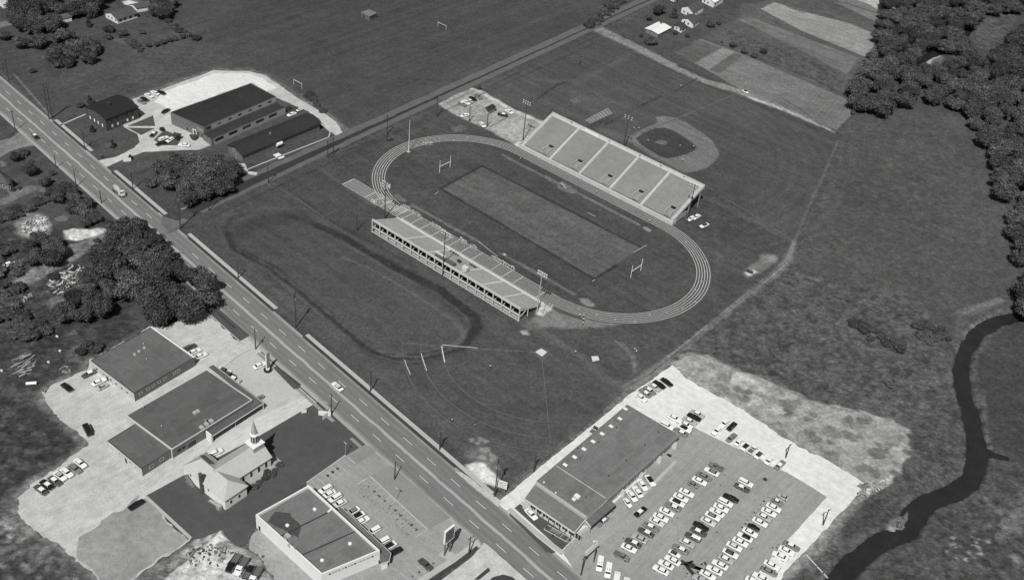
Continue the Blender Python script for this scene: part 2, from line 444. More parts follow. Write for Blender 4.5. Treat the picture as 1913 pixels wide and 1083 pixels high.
fill([(1095,625),(1140,640),(1170,650),(1186,680),(1176,696),(1150,640)], 84, 3, 1.5, .35)
line([(1150,636),(1172,655),(1184,675),(1184,695)], .8, 118, .5, .3, .7)
line([(1162,640),(1178,655),(1188,675),(1187,695)], .7, 112, .5, .3, .6)
fill([(1166,722),(1200,700),(1240,672),(1250,680),(1190,722),(1172,730)], 132, 2, 1, .8)
line([(1170,722),(1262,660),(1350,590),(1400,548),(1450,510),(1472,488),(1484,452)], [1.5,2.5,3,3,3.5,4,2], 112, 1.4, .7, .75)
line([(1250,665),(1350,588),(1400,546),(1450,508),(1472,486),(1484,452)], 1.0, 142, .8, .4, .7)
line([(1484,452),(1504,400),(1535,335),(1566,262)], .8, 116, .8, .3, .7)
line([(1180,732),(1100,800),(1020,865),(960,905)], 3, 50, 1.5, .8, .7, rough=1)
fill([(1385,510),(1400,500),(1425,478),(1448,474),(1455,483),(1430,505),(1395,520)], 120, 2.5, 1.5, .85)
fill([(1392,508),(1404,503),(1415,508),(1400,516)], 190, .8, .6)
fill([(1428,480),(1448,476),(1452,484),(1432,490)], 128, 1.2, .8)
line([(1335,372),(1330,400),(1345,470),(1330,560)], 3, 78, 3, 1, .4)
fill([(875,850),(900,830),(925,855),(930,880),(900,870)], 118, 4, 2.5, .6)
fill([(872,868),(890,862),(905,864),(925,885),(936,900),(932,910),(905,905),(880,882)], 212, 1.5, 1)
spots([(880,820),(910,820),(935,880),(890,870)], 16, .4, 1.3, 150, .6, 21)
line([(758,640),(850,650),(1010,658)], .35, 120, .3, .05, .5)
# stadium lot, dusty gravel
c6 = lambda x, y: (680 + x * .277, y * .277)
LOTP = [c6(505,700), c6(600,645), c6(720,598), c6(790,620), c6(900,680), c6(1000,735), c6(1120,790), c6(1220,835), c6(1150,900), c6(1090,985), c6(1030,985), c6(960,945), c6(860,890), c6(690,810), c6(570,745)]
fill(LOTP, 148, 1.2, 1.0, rough=.5)
fill([c6(860,860), c6(1000,780), c6(1100,830), c6(1080,940), c6(960,945)], 168, 3, 2, .7)
line([c6(735,600), c6(800,625), c6(1000,740), c6(1210,830)], 2.6, 192, 1.5, .8, .8)
line([c6(520,705), c6(600,760), c6(700,810)], 2.0, 160, 1.5, .8, .7)
fill([c6(1015,985), c6(1040,955), c6(1090,965), c6(1095,1000), c6(1050,1010)], 195, 1.2, .8)
line([c6(850,855), c6(1005,772)], .5, 60, .4, .1, .8)  # fence line with its cast shadow, painted as a dark stroke
# throwing sector arcs
fill([(996,658),(1012,646),(1030,660),(1014,673)], 92, 1.5, .6, .6)
# road verges
line([(-40,118),(60,207),(107,229)], 2.5, 92, 1.5, .6, .5)
line([(300,440),(600,300),(820,200),(1100,72),(1215,12)], 1.2, 84, 1, .4, .5)
line([(320,440),(600,312),(820,212),(1110,82)], 1.5, 54, 1, .5, .6)
line([(440,415),(610,325),(700,285),(860,200)], 1.2, 88, 1, .4, .35)
# side yards on the left
line([(38,528),(70,508),(105,491),(150,462),(194,441),(215,430)], [7,7,7.5,8,7,7], 122, 2.5, 1.4, .9)
fill([(119,430),(140,426),(165,427),(195,425),(205,430),(175,441),(144,450),(124,445)], 205, 1.5, 1)
fill([(22,415),(50,398),(78,398),(98,412),(92,440),(60,446),(30,434)], 128, 2.5, 1.8, .9, rough=1)
spots([(40,415),(85,405),(92,435),(50,440)], 22, .4, 1.2, 200, .8, 14)
fill([(102,408),(112,403),(124,404),(127,410),(114,414),(104,413)], 112, 1, .8)
line([(5,377),(30,365),(56,352)], 5.5, 104, 1, .3, .9)
for k in range(3): line([(6, 372 + 4 * k), (54, 350 + 4 * k)], .5, 128, .4, .1, .6)
fill([(68,350),(80,345),(90,352),(86,360),(72,358)], 108, 1.5, .8, .7)
fill([(-5,264),(20,258),(34,247),(40,243),(62,262),(64,272),(40,276),(20,282),(-5,296)], 128, .8, .3)
line([(-5,48),(20,42),(37,38)], 7, 118, 1, .5, .9)
fill([(12,352),(25,346),(42,352),(38,362),(20,364)], 120, 1, .5, .8)
fill([(12,310),(0,312),(0,300),(10,303)], 130, 1, .5, .7)
fill([(85,545),(120,520),(150,495),(158,510),(150,530),(120,550)], 98, 2, 1.5, .7, rough=1)
fill([(84,565),(100,553),(128,560),(110,575),(95,578)], 110, 2, 1, .7, rough=1)
line([(-5,728),(30,735),(75,745),(95,765)], [6,6,6,4], 92, 2.5, 1.2, .6)
fill([(118,660),(150,640),(168,650),(150,675),(130,672)], 96, 2, 1.5, .7, rough=1)
fill([(25,685),(45,670),(68,680),(60,700),(30,702)], 86, 2, 1.5, .6, rough=1)
fill([(-20,560),(0,555),(20,590),(0,620)], 90, 3, 1.5, .4)
fill([(205,72),(240,70),(252,84),(225,82)], 88, 2, 1, .6)
line([(255,2),(270,6),(300,0)], 3, 120, 1, .5, .5)
# filled land beside the big car park, patched with tipped loads
FILLP = [(1259,678),(1275,666),(1291,662),(1319,666),(1352,680),(1380,693),(1420,703),(1452,720),(1508,746),(1567,764),(1618,770),(1666,781),(1692,801),(1698,831),(1685,864),(1681,882),(1655,908),(1618,925),(1600,905),(1563,874),(1508,841),(1452,808),(1404,775),(1347,741),(1313,724),(1280,705)]
fill(FILLP, 146, 1.0, 1.0, rough=.3, z=.5, zn=.5)
spots(FILLP, 46, 1.2, 3.6, 108, .8, 15, .3, .5)
spots(FILLP, 40, 1.0, 3.2, 162, .7, 16, .3, .6)
spots(FILLP, 22, .8, 2.2, 92, .75, 26, .3, .5)
spots([(1365,700),(1400,705),(1420,730),(1380,725)], 7, 1.2, 2.6, 178, .85, 17, .6, 1)
line([(1275,666),(1319,667),(1380,695),(1452,722),(1508,748),(1618,772),(1690,803)], 3, 152, 1.6, 1.5, .7)
fill([(1600,905),(1640,900),(1672,885),(1668,900),(1640,915),(1610,935),(1590,940)], 170, 1.5, 2, .8)
line([(1596,935),(1560,975),(1520,1020),(1465,1075)], 4, 130, 2, 2, .7, rough=1)
# building site at the bottom edge: raised sand bank
SAND = [(412,992),(424,1004),(430,1016),(452,1022),(478,1035),(510,1083),(520,1130),(250,1130),(308,1082),(345,1052),(380,1022)]
fill([(355,1012),(408,985),(416,990),(380,1024),(345,1054),(300,1090),(255,1105),(230,1095),(300,1048)], 108, 1, 1, rough=1)
spots([(345,1025),(405,990),(375,1022),(300,1080)], 34, .3, 1.2, 165, .7, 18, .5, .6)
fill(SAND, 205, .6, .7, rough=.5, z=1.1, zn=.3)
spots(SAND, 26, .5, 2.4, 160, .6, 19)
fill([(405,1018),(425,1012),(432,1024),(415,1036),(404,1028)], 140, .4, .3)
# creek and its banks
CREEK = [(1990,560),(1913,586),(1880,592),(1850,603),(1824,622),(1804,652),(1797,690),(1800,725),(1812,760),(1822,800),(1826,840),(1826,868),(1812,897),(1785,916),(1740,930),(1712,955),(1692,990),(1648,1008),(1611,1032),(1582,1063),(1556,1092),(1500,1150)]
CW = [w * .76 for w in [7,7,7.5,7.5,7.5,7,7,7.5,7.5,8.2,9,8.6,8.6,8,8.5,10,9,8,8.2,8.2,8,8]]
line(CREEK, [w + 5 for w in CW], 86, 3, 2, .5, rough=1)
line(CREEK, [w + .6 for w in CW], 60, 1.6, 1.0, .9, z=-2.2)
line([(1797,690),(1790,650),(1812,612),(1850,590)], 1.6, 118, 1, .8, .6)
line([(1775,690),(1788,760),(1800,840)], 1.4, 96, 1, .8, .5)
line([(1838,730),(1842,790),(1850,840)], 1.6, 104, 1, .8, .5)
line([(1835,838),(1862,848),(1885,853)], [6,3.5,3], 56, 1.2, .5, .9, z=-2.0)
C2 = [(1990,20),(1913,14),(1865,16),(1835,24),(1812,45),(1795,75),(1776,92),(1745,98),(1712,112),(1700,135),(1720,160)]
line(C2, 7, 58, 3, 1, .9, z=-2.0)
fill([(1712,110),(1722,104),(1762,104),(1760,120),(1735,124)], 108, 2, 1, .8)
line([(1733,120),(1740,110),(1755,105)], 1.5, 190, 1, .5, .8)
fill([(1800,45),(1860,22),(1905,30),(1885,60),(1900,80),(1870,95),(1830,90),(1805,75)], 78, 3, 2, .7, rough=1)
fill([(1676,962),(1690,958),(1698,950),(1700,962),(1690,985),(1678,985),(1664,975)], 108, .5, .5, z=-.7)
fill([(1655,978),(1680,980),(1676,992),(1662,988)], 150, 1, .7, .8, z=-.8)
spots([(1860,1000),(1913,940),(1913,1060),(1880,1070)], 9, 1.8, 3.2, 108, .8, 20)
spots([(1770,1000),(1850,1000),(1850,1050),(1770,1040)], 26, .2, .7, 170, .6, 22, .5, .4)
fill([(1880,925),(1913,915),(1930,960),(1890,960)], 100, 3, 1.5, .6)

# gravel kicked out past the edges of the yards
for P, t in (([(300,612),(169,672),(153,694),(97,716),(78,735),(90,762),(116,790),(143,810),(165,829),(136,851),(61,900),(34,927),(34,960),(62,995),(111,1016),(142,1042),(183,1086)], 124), ([(1256,680),(1313,718),(1404,769),(1508,836),(1612,900),(1598,934),(1567,964),(1537,995),(1466,1073),(1440,1100)], 150), ([(925,938),(1000,878),(1080,813),(1175,735),(1256,680)], 120), ([(247,184),(305,164),(400,130),(465,131),(495,139),(550,178),(605,208),(655,252)], 118), ([(478,985),(460,1018),(480,1052),(505,1092)], 120)):
    line(P, 2.6, t, 2.4, 1.4, .75, rough=.8)
    line(P, 6.0, t - 22, 4.5, 2.5, .35)
# blend the turf with broad, soft variation and the fine relief of rough ground
n1 = fbm(XX, YY, 60, 5, 4); n2 = fbm(XX, YY, 9, 9, 4); n3 = fbm(XX, YY, 1.9, 13, 2)
n4 = _rs.rand(*XX.shape)
turf = np.clip((.45 - RGH) / .2, 0, 1)
west = np.clip((-112 - XX) / 6, 0, 1)
mow = west * vn(XX, YY / 28, 2.2, 31) + (1 - west) * vn(XX / 28, YY, 1.8, 33)
mow2 = vn((XX + YY) / 30, (XX - YY) , 3.2, 35)
TONE *= 1 + turf * ((mow - .5) * .24 + (mow2 - .5) * .10)
TONE *= (1 + (n1 - .5) * .34) * (1 + (n2 - .5) * (.24 + .16 * RGH)) * (1 + (n3 - .5) * (.22 + .85 * RGH)) * (1 + (n4 - .5) * (.14 + .42 * RGH))
rr = np.clip((RGH - .3) / .7, 0, 1)
ZZ += rr * ((fbm(XX, YY, 1.5, 21, 2) - .5) * .45 - .2) * (ZZ > -.6)
TONE = np.clip(TONE * 1.16, .008, .8)
def build_ground():
    me = bpy.data.meshes.new('ground')
    nv = NX * NY
    # skirt out to the horizon
    far = [(-6000,-6000),(6000,-6000),(6000,6000),(-6000,6000)]
    near = [(GX0,GY0),(gx[-1],GY0),(gx[-1],gy[-1]),(GX0,gy[-1])]
    co = np.zeros((nv + 8, 3), 'f')
    ZB = ZZ.copy(); ZB[0,:] = ZB[-1,:] = 0; ZB[:,0] = ZB[:,-1] = 0
    co[:nv,0] = XX.ravel(); co[:nv,1] = YY.ravel(); co[:nv,2] = ZB.ravel()
    for k in range(4): co[nv + k,:2] = near[k]; co[nv + 4 + k,:2] = far[k]
    i = np.arange(NX - 1)[None,:] + np.arange(NY - 1)[:,None] * NX
    q = np.stack([i, i + 1, i + 1 + NX, i + NX], -1).reshape(-1, 4)
    sk = np.array([[nv + 4 + k, nv + 4 + (k + 1) % 4, nv + (k + 1) % 4, nv + k] for k in range(4)])
    q = np.vstack([q, sk]).astype('i')
    me.vertices.add(nv + 8); me.vertices.foreach_set('co', co.ravel())
    me.loops.add(q.size); me.loops.foreach_set('vertex_index', q.ravel())
    me.polygons.add(len(q)); me.polygons.foreach_set('loop_start', np.arange(0, q.size, 4, dtype='i'))
    me.polygons.foreach_set('use_smooth', np.ones(len(q), bool))
    me.update(); me.validate()
    at = me.attributes.new('tone', 'FLOAT', 'POINT')
    at.data.foreach_set('value', np.r_[TONE.ravel(), np.full(8, L(76))].astype('f'))
    me.materials.append(mat('ground_surface', .1, .95, noise=((.8, .72, 1.28, 4), (2.2, .7, 1.3, 2)), attr='tone', spec=.05))
    o = bpy.data.objects.new('ground', me); COL.objects.link(o); o['kind'] = 'structure'
build_ground()
water = mat('creek_water', .022, .12, spec=.5, bump=(1.2, .3, .04), noise=((.2, .8, 1.3),))
band('creek_water', CREEK, [w + 1.2 for w in CW], -1.15, water)
band('creek_inlet_water', [(1833,838),(1862,848),(1888,854)], [6,4.5,3.5], -1.13, water)
band('upper_creek_water', C2, 7, -1.15, water)

# ------------------------------------------------------------------ roads, lots, walks, track
asphalt = mat('highway_asphalt', L(127), .9, noise=((.05, .93, 1.07), (.5, .92, 1.08, 4, True), (3, .9, 1.1)), stretch=(.12, 1, 1), rot=R(5.2))
roadlight = mat('shoulder_concrete', L(152), .9, noise=((.3, .88, 1.12, 4, True), (2.5, .9, 1.1)), stretch=(.15, 1, 1), rot=R(5.2))
roadcentre = mat('worn_centre_line', L(182), .9, noise=((.25, .85, 1.12, 4, True), (2.5, .88, 1.1)), stretch=(.15, 1, 1), rot=R(5.2))
oldtar = mat('dark_tar', L(62), .85, noise=((.1, .85, 1.2), (1.5, .8, 1.2)))
sidegrey = mat('side_road_surface', L(106), .9, noise=((.2, .85, 1.15, 4), (2, .85, 1.15)))
conc = mat('walk_concrete', L(188), .85, noise=((.15, .92, 1.08), (3, .92, 1.08)))
gravel = mat('gravel', L(202), .95, noise=((.035, .84, 1.12, 4), (.25, .8, 1.16, 5), (.8, .88, 1.1, 4, True), (2.2, .78, 1.2, 3)), stretch=(1, .1, 1), rot=R(2))
gravel2 = mat('pale_gravel', L(240), .95, noise=((.05, .9, 1.06, 4), (.4, .86, 1.1, 5), (.7, .9, 1.06, 4, True), (2.5, .84, 1.12, 3)), stretch=(.1, 1, 1), rot=R(10))
lotasp = mat('parking_asphalt', L(160), .9, noise=((.03, .88, 1.12, 4), (.35, .88, 1.12, 5), (.9, .88, 1.1, 4, True), (2.8, .8, 1.2, 3)), stretch=(1, .06, 1), rot=R(0))
lotasp2 = mat('parking_asphalt_pale', L(158), .9, noise=((.05, .85, 1.12, 4), (.5, .86, 1.14, 5), (.8, .9, 1.1, 4, True), (2.8, .82, 1.18, 3)), stretch=(.08, 1, 1), rot=R(3))
islandasp = mat('worn_lawn', L(146), .95, noise=((.08, .9, 1.1, 4), (3.2, .82, 1.18, 3)))
browngravel = mat('dusty_gravel', L(158), .95, noise=((.06, .76, 1.2, 4), (.4, .8, 1.2, 5), (3.2, .82, 1.18, 3)))
vergegrass = mat('verge_grass', L(76), .95, spec=.05, noise=((.2, .8, 1.2, 4), (2.5, .7, 1.3, 3)))
lawn = mat('lawn_grass', L(90), .95, spec=.05, noise=((.04, .9, 1.1, 4), (.3, .9, 1.1), (3, .82, 1.2, 3)))
white = mat('white_paint', .8, .6, noise=((1.5, .85, 1.0, 4),))
trackm = mat('cinder_track', L(90), .95, noise=((.08, .88, 1.12, 4), (2.5, .82, 1.18, 3)))
chalk = mat('lane_chalk', L(222), .9, noise=((.7, .72, 1.1, 4),))

HA = Vector((-196.427, -117.354, 0)); HD = Vector((.995873, -.090755, 0)); HN = Vector((.090755, .995873, 0))
def HW(s, t): return HA + HD * s + HN * t
def hband(name, s0, s1, t0, t1, z, m, kind='structure', n=1):
    pts = [HW(s0, t0), HW(s1, t0), HW(s1, t1), HW(s0, t1)]
    return sheet(name, pts, z, m, px=False, kind=kind)
def road_material():
    "asphalt with worn lanes, pale median joint and concrete edges, laid across the road's own width"
    m = mat('highway_surface', .5, .9, noise=((.05, .94, 1.06), (.45, .9, 1.1, 4, True), (2.6, .84, 1.16)), stretch=(.12, 1, 1), rot=R(5.2))
    nt = m.node_tree; N = nt.nodes; K = nt.links; v = [n for n in N if n.type == 'VALUE'][0]; tgt = v.outputs[0].links[0].to_socket
    tc = N.new('ShaderNodeTexCoord'); dp = N.new('ShaderNodeVectorMath'); dp.operation = 'DOT_PRODUCT'; dp.inputs[1].default_value = tuple(HN); K.new(tc.outputs['Object'], dp.inputs[0])
    nz = N.new('ShaderNodeTexNoise'); nz.inputs['Scale'].default_value = .12; K.new(tc.outputs['Object'], nz.inputs[0])
    ma = N.new('ShaderNodeMath'); ma.operation = 'MULTIPLY_ADD'; ma.inputs[1].default_value = 1.1; K.new(nz.outputs[0], ma.inputs[0]); K.new(dp.outputs['Value'], ma.inputs[2])
    mr = N.new('ShaderNodeMapRange'); mr.inputs[1].default_value = HA.dot(HN) - 8.3 + .55; mr.inputs[2].default_value = HA.dot(HN) + 8.2 + .55; K.new(ma.outputs[0], mr.inputs[0])
    cr = N.new('ShaderNodeValToRGB'); K.new(mr.outputs[0], cr.inputs[0]); el = cr.color_ramp.elements
    st = [(-8.3, 168), (-7.4, 172), (-6.7, 140), (-5.6, 120), (-4.4, 130), (-3.3, 122), (-1.8, 131), (-.9, 122), (-.35, 160), (0, 192), (.35, 162), (1.0, 120), (2.0, 130), (3.5, 121), (4.8, 130), (6.0, 119), (6.9, 135), (7.6, 166), (8.2, 158)]
    while len(el) < len(st): el.new(.5)
    for e, (t, s) in zip(el, st): pass
    for i, (t, s) in enumerate(st): el[i].position = (t + 8.3) / 16.5; c = L(s); el[i].color = (c, c, c, 1)
    K.new(cr.outputs[0], tgt); return m
hband('highway', -260, 620, -8.3, 8.2, .06, road_material())
sheet('pull_off', [(850,880),(862,882),(880,893),(898,908),(918,922),(937,936),(930,946),(905,926),(880,905)], .064, gravel, jit=.3)
# verge of cut grass between the road and its walk
for a, b in ((-8, 24), (47, 87), (110, 171), (190, 275)):
    hband('verge', a, b, 7.6, 9.1, .085, vergegrass)
dm = MB()
for k in range(-26, 30):
    for s0, t in ((157.1 + 12.07 * k, 3.6), (173.4 + 12.1 * k, -3.4)):
        if -150 < s0 < 420 and not 88 < s0 < 112:
            a = HW(s0, t); b = HW(s0 + 4.5, t); n = HN * .085
            dm.add([(p.x, p.y, .17) for p in (a - n, b - n, b + n, a + n)], [(0, 1, 2, 3)])
o = dm.build('lane_dashes', mat('dash_paint', .78, .7, noise=((.8, .85, 1.05),))); o['kind'] = 'structure'
SR = lambda x0, y: Vector((-102.03 - .03496 * (y + 110.7) + x0, y, 0))
sheet('side_road', [SR(-5.8, -104), SR(5.6, -104), SR(4.4, 0), SR(4.2, 262), SR(-5.4, 262), SR(-5.2, 0)], .04, sidegrey, px=False, jit=.35, step=3)
sheet('side_road_tar', [SR(-2.6, -107), SR(3.6, -107), SR(2.4, -60), SR(1.2, -10), SR(.7, 60), SR(.5, 150), SR(.5, 262), SR(-.6, 262), SR(-.6, 150), SR(-.8, 60), SR(-1.3, -10), SR(-2.2, -60)], .06, oldtar, px=False, jit=.3, step=2.5)
sheet('side_road_mouth', [(312,408),(330,412),(345,408),(352,412),(338,422),(330,432),(318,436),(300,420),(302,404)], .088, mat('dusty_asphalt', L(112), .9, noise=((.3,.8,1.2,4),(3,.85,1.15))), jit=.5)
band('side_road_sand_edge', [(338,392),(380,376),(420,356)], 1.2, .052, roadlight, jit=.4)
# walks along the highway
for a, b in ((-9, 26), (47, 90), (108, 170.5), (190, 291)):
    pts = [HW(a, 8.95), HW(b, 8.95), HW(b, 10.55), HW(a, 10.55)]
    sheet('sidewalk', pts, .10, conc, px=False, thick=.12)
def walk(pts, w, name='footpath', m=None, z=.10): return band(name, pts, w, z, m or conc, thick=.1)
walk([(950,951),(998,992),(1052,1034)], 1.7, 'sidewalk')
walk([(470,640),(480,648)], .8)

# gravel yards and lots
sheet('gravel_yard', [(153,696),(97,718),(80,735),(91,760),(116,788),(144,807),(166,827),(138,852),(61,902),(36,927),(36,960),(64,993),(111,1013),(144,1040),(183,1083),(200,1100),(215,1100),(241,1083),(354.6,1010),(271.5,927),(300,911),(338,888),(483,813),(540,780),(556,771),(595,748),(603,744),(592,734),(500,655),(470,628),(462,630),(446.6,636.6),(378.8,575.7),(360,585),(340,596.5),(299,613),(282,611),(169,673),(165,690)], .03, gravel, jit=.8, step=1.0)
sheet('gravel_yard_worn', [(150,1005),(200,965),(262,925),(272,930),(352,1008),(300,1040),(240,1080),(200,1096),(175,1070),(146,1036)], .037, browngravel, jit=1.0)
sheet('dusty_lane', [(286,930),(338,900),(483,823),(556,780),(598,750),(604,745),(592,735),(560,742),(510,765),(440,803),(330,862),(285,905),(255,935)], .044, mat('pale_dust', L(212), .95, noise=((.15,.86,1.1,4,True),(1.2,.85,1.1,4,True),(3,.9,1.1))  , stretch=(1,.25,1), rot=0), jit=.6)
sheet('customer_lot', [(418,700),(440,664),(475,652),(507,690),(549,728),(560,733),(500,765),(487,750),(450,722)], .04, mat('lot_concrete', L(196), .9, noise=((.08,.92,1.06,4),(.8,.92,1.06),(3,.9,1.1))), jit=.15)
sheet('grass_strip', [(379.5,575),(396,566),(467,627),(449,637)], .07, lawn)
sheet('grass_strip', [(511,687),(517,683),(563,718),(558,726),(549,727),(528,706)], .07, lawn)
hband('verge', 188, 233, -9.0, -8.5, .078, vergegrass)
hband('verge', 146, 171, -9.3, -8.3, .078, vergegrass)
hband('footpath', 188, 233, -10.6, -9.3, .06, roadlight)
hband('footpath', 243, 284, -10.8, -9.6, .06, roadlight)
walk([(378,575),(446.6,636.6)], .35, 'kerb', z=.12); walk([(502,690),(520,702),(549,728)], .35, 'kerb', z=.12)
walk([(411,692),(440,668),(468,653)], .35, 'kerb', z=.12)
sheet('church_lawn', [(595,750),(705,842),(683,830),(645,851),(572,902),(478,964),(478,985),(460,1015),(440,1022),(430,1012),(415,990),(370,1006),(354,1008),(272,926),(300,911),(338,890),(486,813),(556,772)], .052, lawn)
walk([(273,928),(356,1005),(349,1011)], 1.0, 'kerb_walk')
sheet('church_terrace', [(507.8,846.5),(531,866),(472,907.5),(462,901)], .09, mat('terrace_concrete', L(165), .9, noise=((.4,.9,1.1),(3,.9,1.1))))
sheet('market_lot', [(572.7,903),(645,851),(683.5,829),(702,843),(862,988),(888,1008),(894,1022),(875,1036),(790,1095),(700,1140),(560,1020)], .042, lotasp2, jit=.1)
sheet('market_yard', [(484,984),(470,1004),(462,1022),(480,1050),(500,1090),(640,1140),(700,1100)], .04, mat('yard_gravel', L(163), .95, noise=((.1,.85,1.15,4),(.8,.85,1.15,4),(3,.85,1.15))), jit=.6)
sheet('lot_island', [(692,889),(730,869),(745,880),(841,966.5),(799,989)], .062, islandasp)
sheet('lot_island', [(654,851),(688,831),(703,843),(668,866)], .062, islandasp)
for p in ([(668,905),(691,889.6),(799,989.4),(777,1003)], [(572.7,902),(645,851),(663,866)], [(575,906),(640,956)]): walk(p, .5, 'kerb', z=.14)
sheet('market_pavement', [(893,1005),(898,1020),(880,1033),(820,1068),(780,1095),(760,1095),(860,1030)], .09, conc)
sheet('grass_strip', [(891,1019),(893,1024),(880,1040),(830,1070),(790,1100),(775,1100),(850,1050)], .11, vergegrass)
sheet('cross_street', [(905,1012),(925,1030),(985,1083),(1010,1110),(800,1110),(800,1100),(880,1042)], .09, gravel, jit=.3)
sheet('street_corner_grass', [(921,1078),(940,1073),(958,1078),(975,1095),(920,1110),(900,1095)], .12, vergegrass)
sheet('grass_strip', [(912,1060),(916,1066),(895,1083),(885,1083)], .12, vergegrass)
# stall marks and oil spots in the market lot
st = MB(); oil = MB()
def paint(mb, a, b, w=.13, z=.15):
    a = G(*a) if not isinstance(a, Vector) else a; b = G(*b) if not isinstance(b, Vector) else b
    d = (b - a).normalized(); n = Vector((-d.y, d.x, 0)) * w / 2
    mb.add([(p.x, p.y, z) for p in (a - n, b - n, b + n, a + n)], [(0, 1, 2, 3)])
def oilspot(c, r, z=.145):
    n = 10; mbp = [(c.x + r * rnd.uniform(.6, 1.2) * math.cos(k * 2 * math.pi / n), c.y + r * rnd.uniform(.6, 1.2) * math.sin(k * 2 * math.pi / n), z) for k in range(n)]
    oil.add(mbp, [tuple(range(n))])
for k in range(12):
    t = k / 11; a = G(690 + (799 - 690) * t, 892 + (990 - 892) * t); b = G(668 + (777 - 668) * t, 905 + (1003 - 905) * t)
    paint(st, a, b)
    if 0 < k < 11:
        c = a.lerp(b, .28) + Vector((0, -1.2, 0)); oilspot(c, rnd.uniform(.35, .7))
        for _ in range(4): oilspot(a.lerp(b, rnd.uniform(.3, 1.1)) + Vector((rnd.uniform(-.8, .8), -1.2 + rnd.uniform(-.6, .6), 0)), rnd.uniform(.08, .25))
for k in range(7):
    t = k / 7; a = G(582 + 66 * t, 898 - 46 * t); b = G(600 + 66 * t, 913 - 46 * t); paint(st, a, b)
    if k in (2, 3, 4): oilspot(a.lerp(b, .4) + Vector((0, .9, 0)), .6)
for k in range(6):
    a = G(800 - 13 * k, 1037 + 8 * k); b = G(822 - 13 * k, 1056 + 8 * k); paint(st, a, b); oilspot(a.lerp(b, .5) + Vector((.6, -1, 0)), .35)
for k in range(26): oilspot(G(*[(1205 + 42 * t + j[0], 870 + 30 * t + j[1]) for t, j in [(rnd.random(), (rnd.uniform(-60, 250), rnd.uniform(-10, 170)))]][0]), rnd.uniform(.12, .35), .115)
for k in range(9): oilspot(G(1385 + k * 6 + rnd.uniform(-2, 2), 985 - k * 7), rnd.uniform(.2, .4), .115)
oilspot(G(1429, 895), .9, .115); oilspot(G(1250, 850), 1.0, .115)
st.build('stall_lines', mat('faded_paint', L(200), .9))['kind'] = 'structure'

# the big car park
sheet('gravel_apron', [(925,940),(1000,880),(1080,815),(1175,737),(1214,712),(1256,682),(1280,700),(1313,720),(1347,737),(1375,759),(1404,771),(1452,804),(1508,838),(1563,871),(1600,892),(1613,902),(1604,920),(1596,932),(1567,962),(1537,993),(1508,1025),(1465,1070),(1440,1110),(1380,1130),(1150,1160),(1080,1110),(1010,1030)], .03, gravel2, jit=.35)
sheet('car_park', [(1290,795),(1330,815),(1375,836),(1419,856),(1434,868),(1470,882),(1544.7,928),(1482,997),(1471,1008),(1380,1110),(1340,1150),(1200,1170),(1120,1130),(1049,1030),(1072,1007),(1096,985),(1190,900),(1266,812)], .046, lotasp, jit=.15)
sheet('showroom_lawn', [(971,941),(1072,1004.6),(1049,1028),(961,949)], .09, lawn)
sheet('showroom_verge', [(952,956),(957,962),(1003,1003),(1038,1031),(1031,1034),(1020,1031),(952,963)], .085, lawn)
walk([(975,938),(1072,1004)], 1.2)
walk([(1072,1004),(1105,980)], 1.2)
walk([(1200,925),(1262,862)], 1.1)
sheet('concrete_pad', [(985,941),(1005,966),(994,971),(975,947)], .13, conc, thick=.13)
# tar spill in the car park
def spill(P, w):
    sheet('tar_spill', strip_pts(PX(P), w), .058, oldtar, px=False, jit=.35, step=.8, kind='structure')
spill([(1271,1048),(1280,1052),(1292,1054),(1300,1060),(1312,1063)], [2.2,1.2,2.2,1.4,1.0])
spill([(1281,1052),(1290,1064),(1304,1078),(1312,1090)], [1.0,1.4,1.2,2.0]); spill([(1288,1052),(1296,1046)], .5)
spill([(1300,1058),(1316,1066),(1330,1078)], 1.2)
for k in range(16): oilspot(G(1275 + rnd.uniform(0, 45), 1050 + rnd.uniform(-4, 32)), rnd.uniform(.15, .45), .13)
oil.build('oil_spots', oldtar)['kind'] = 'structure'

# school and works yards
sheet('school_yard', [(247,186),(305,166),(400,131.6),(431,133),(465,133),(495,141),(528,163),(550,180),(575,194),(603,210.5),(628,228),(640,246),(652,256),(640,262),(628,254),(610,240),(595,222),(575,208),(516,183),(469,158),(318,212),(381,243),(398,270),(372,280),(340,281),(300,283),(270,284),(241,294),(205,310),(196,314),(178,301),(216,294),(249,277.7),(262,266),(257,251),(232,238),(229,233),(262,218),(258,205),(250,190)], .03, gravel, jit=.3)
sheet('school_yard_glare', [(310,170),(400,138),(431,137),(465,138),(490,146),(520,165),(500,172),(470,156),(320,208),(290,190)], .036, gravel2, jit=1.0)
sheet('school_lawn', [(238,236),(286,216),(290,236)], .05, lawn); sheet('school_lawn', [(238,239),(290,240),(264,253)], .05, lawn)
sheet('school_lawn', [(287,262),(307,243),(323,250),(338,262),(331,272),(305,272)], .05, lawn)
sheet('inner_yard', [(400,270),(425,285),(560,230),(575,210),(530,210)], .025, mat('inner_yard_dirt', L(84), .95, noise=((.2,.75,1.25,4),(2,.8,1.2))))
walk([(112,235),(160,214)], .9); walk([(450,322),(520,294),(614,257),(617,247),(598,230)], .7)
walk([(515,288),(527,296)], 3.2, 'entrance_walk', mat('white_concrete', .7, .7))
band('earth_path', [(452,306),(458,322),(478,325)], 2.6, .045, gravel, jit=.5)

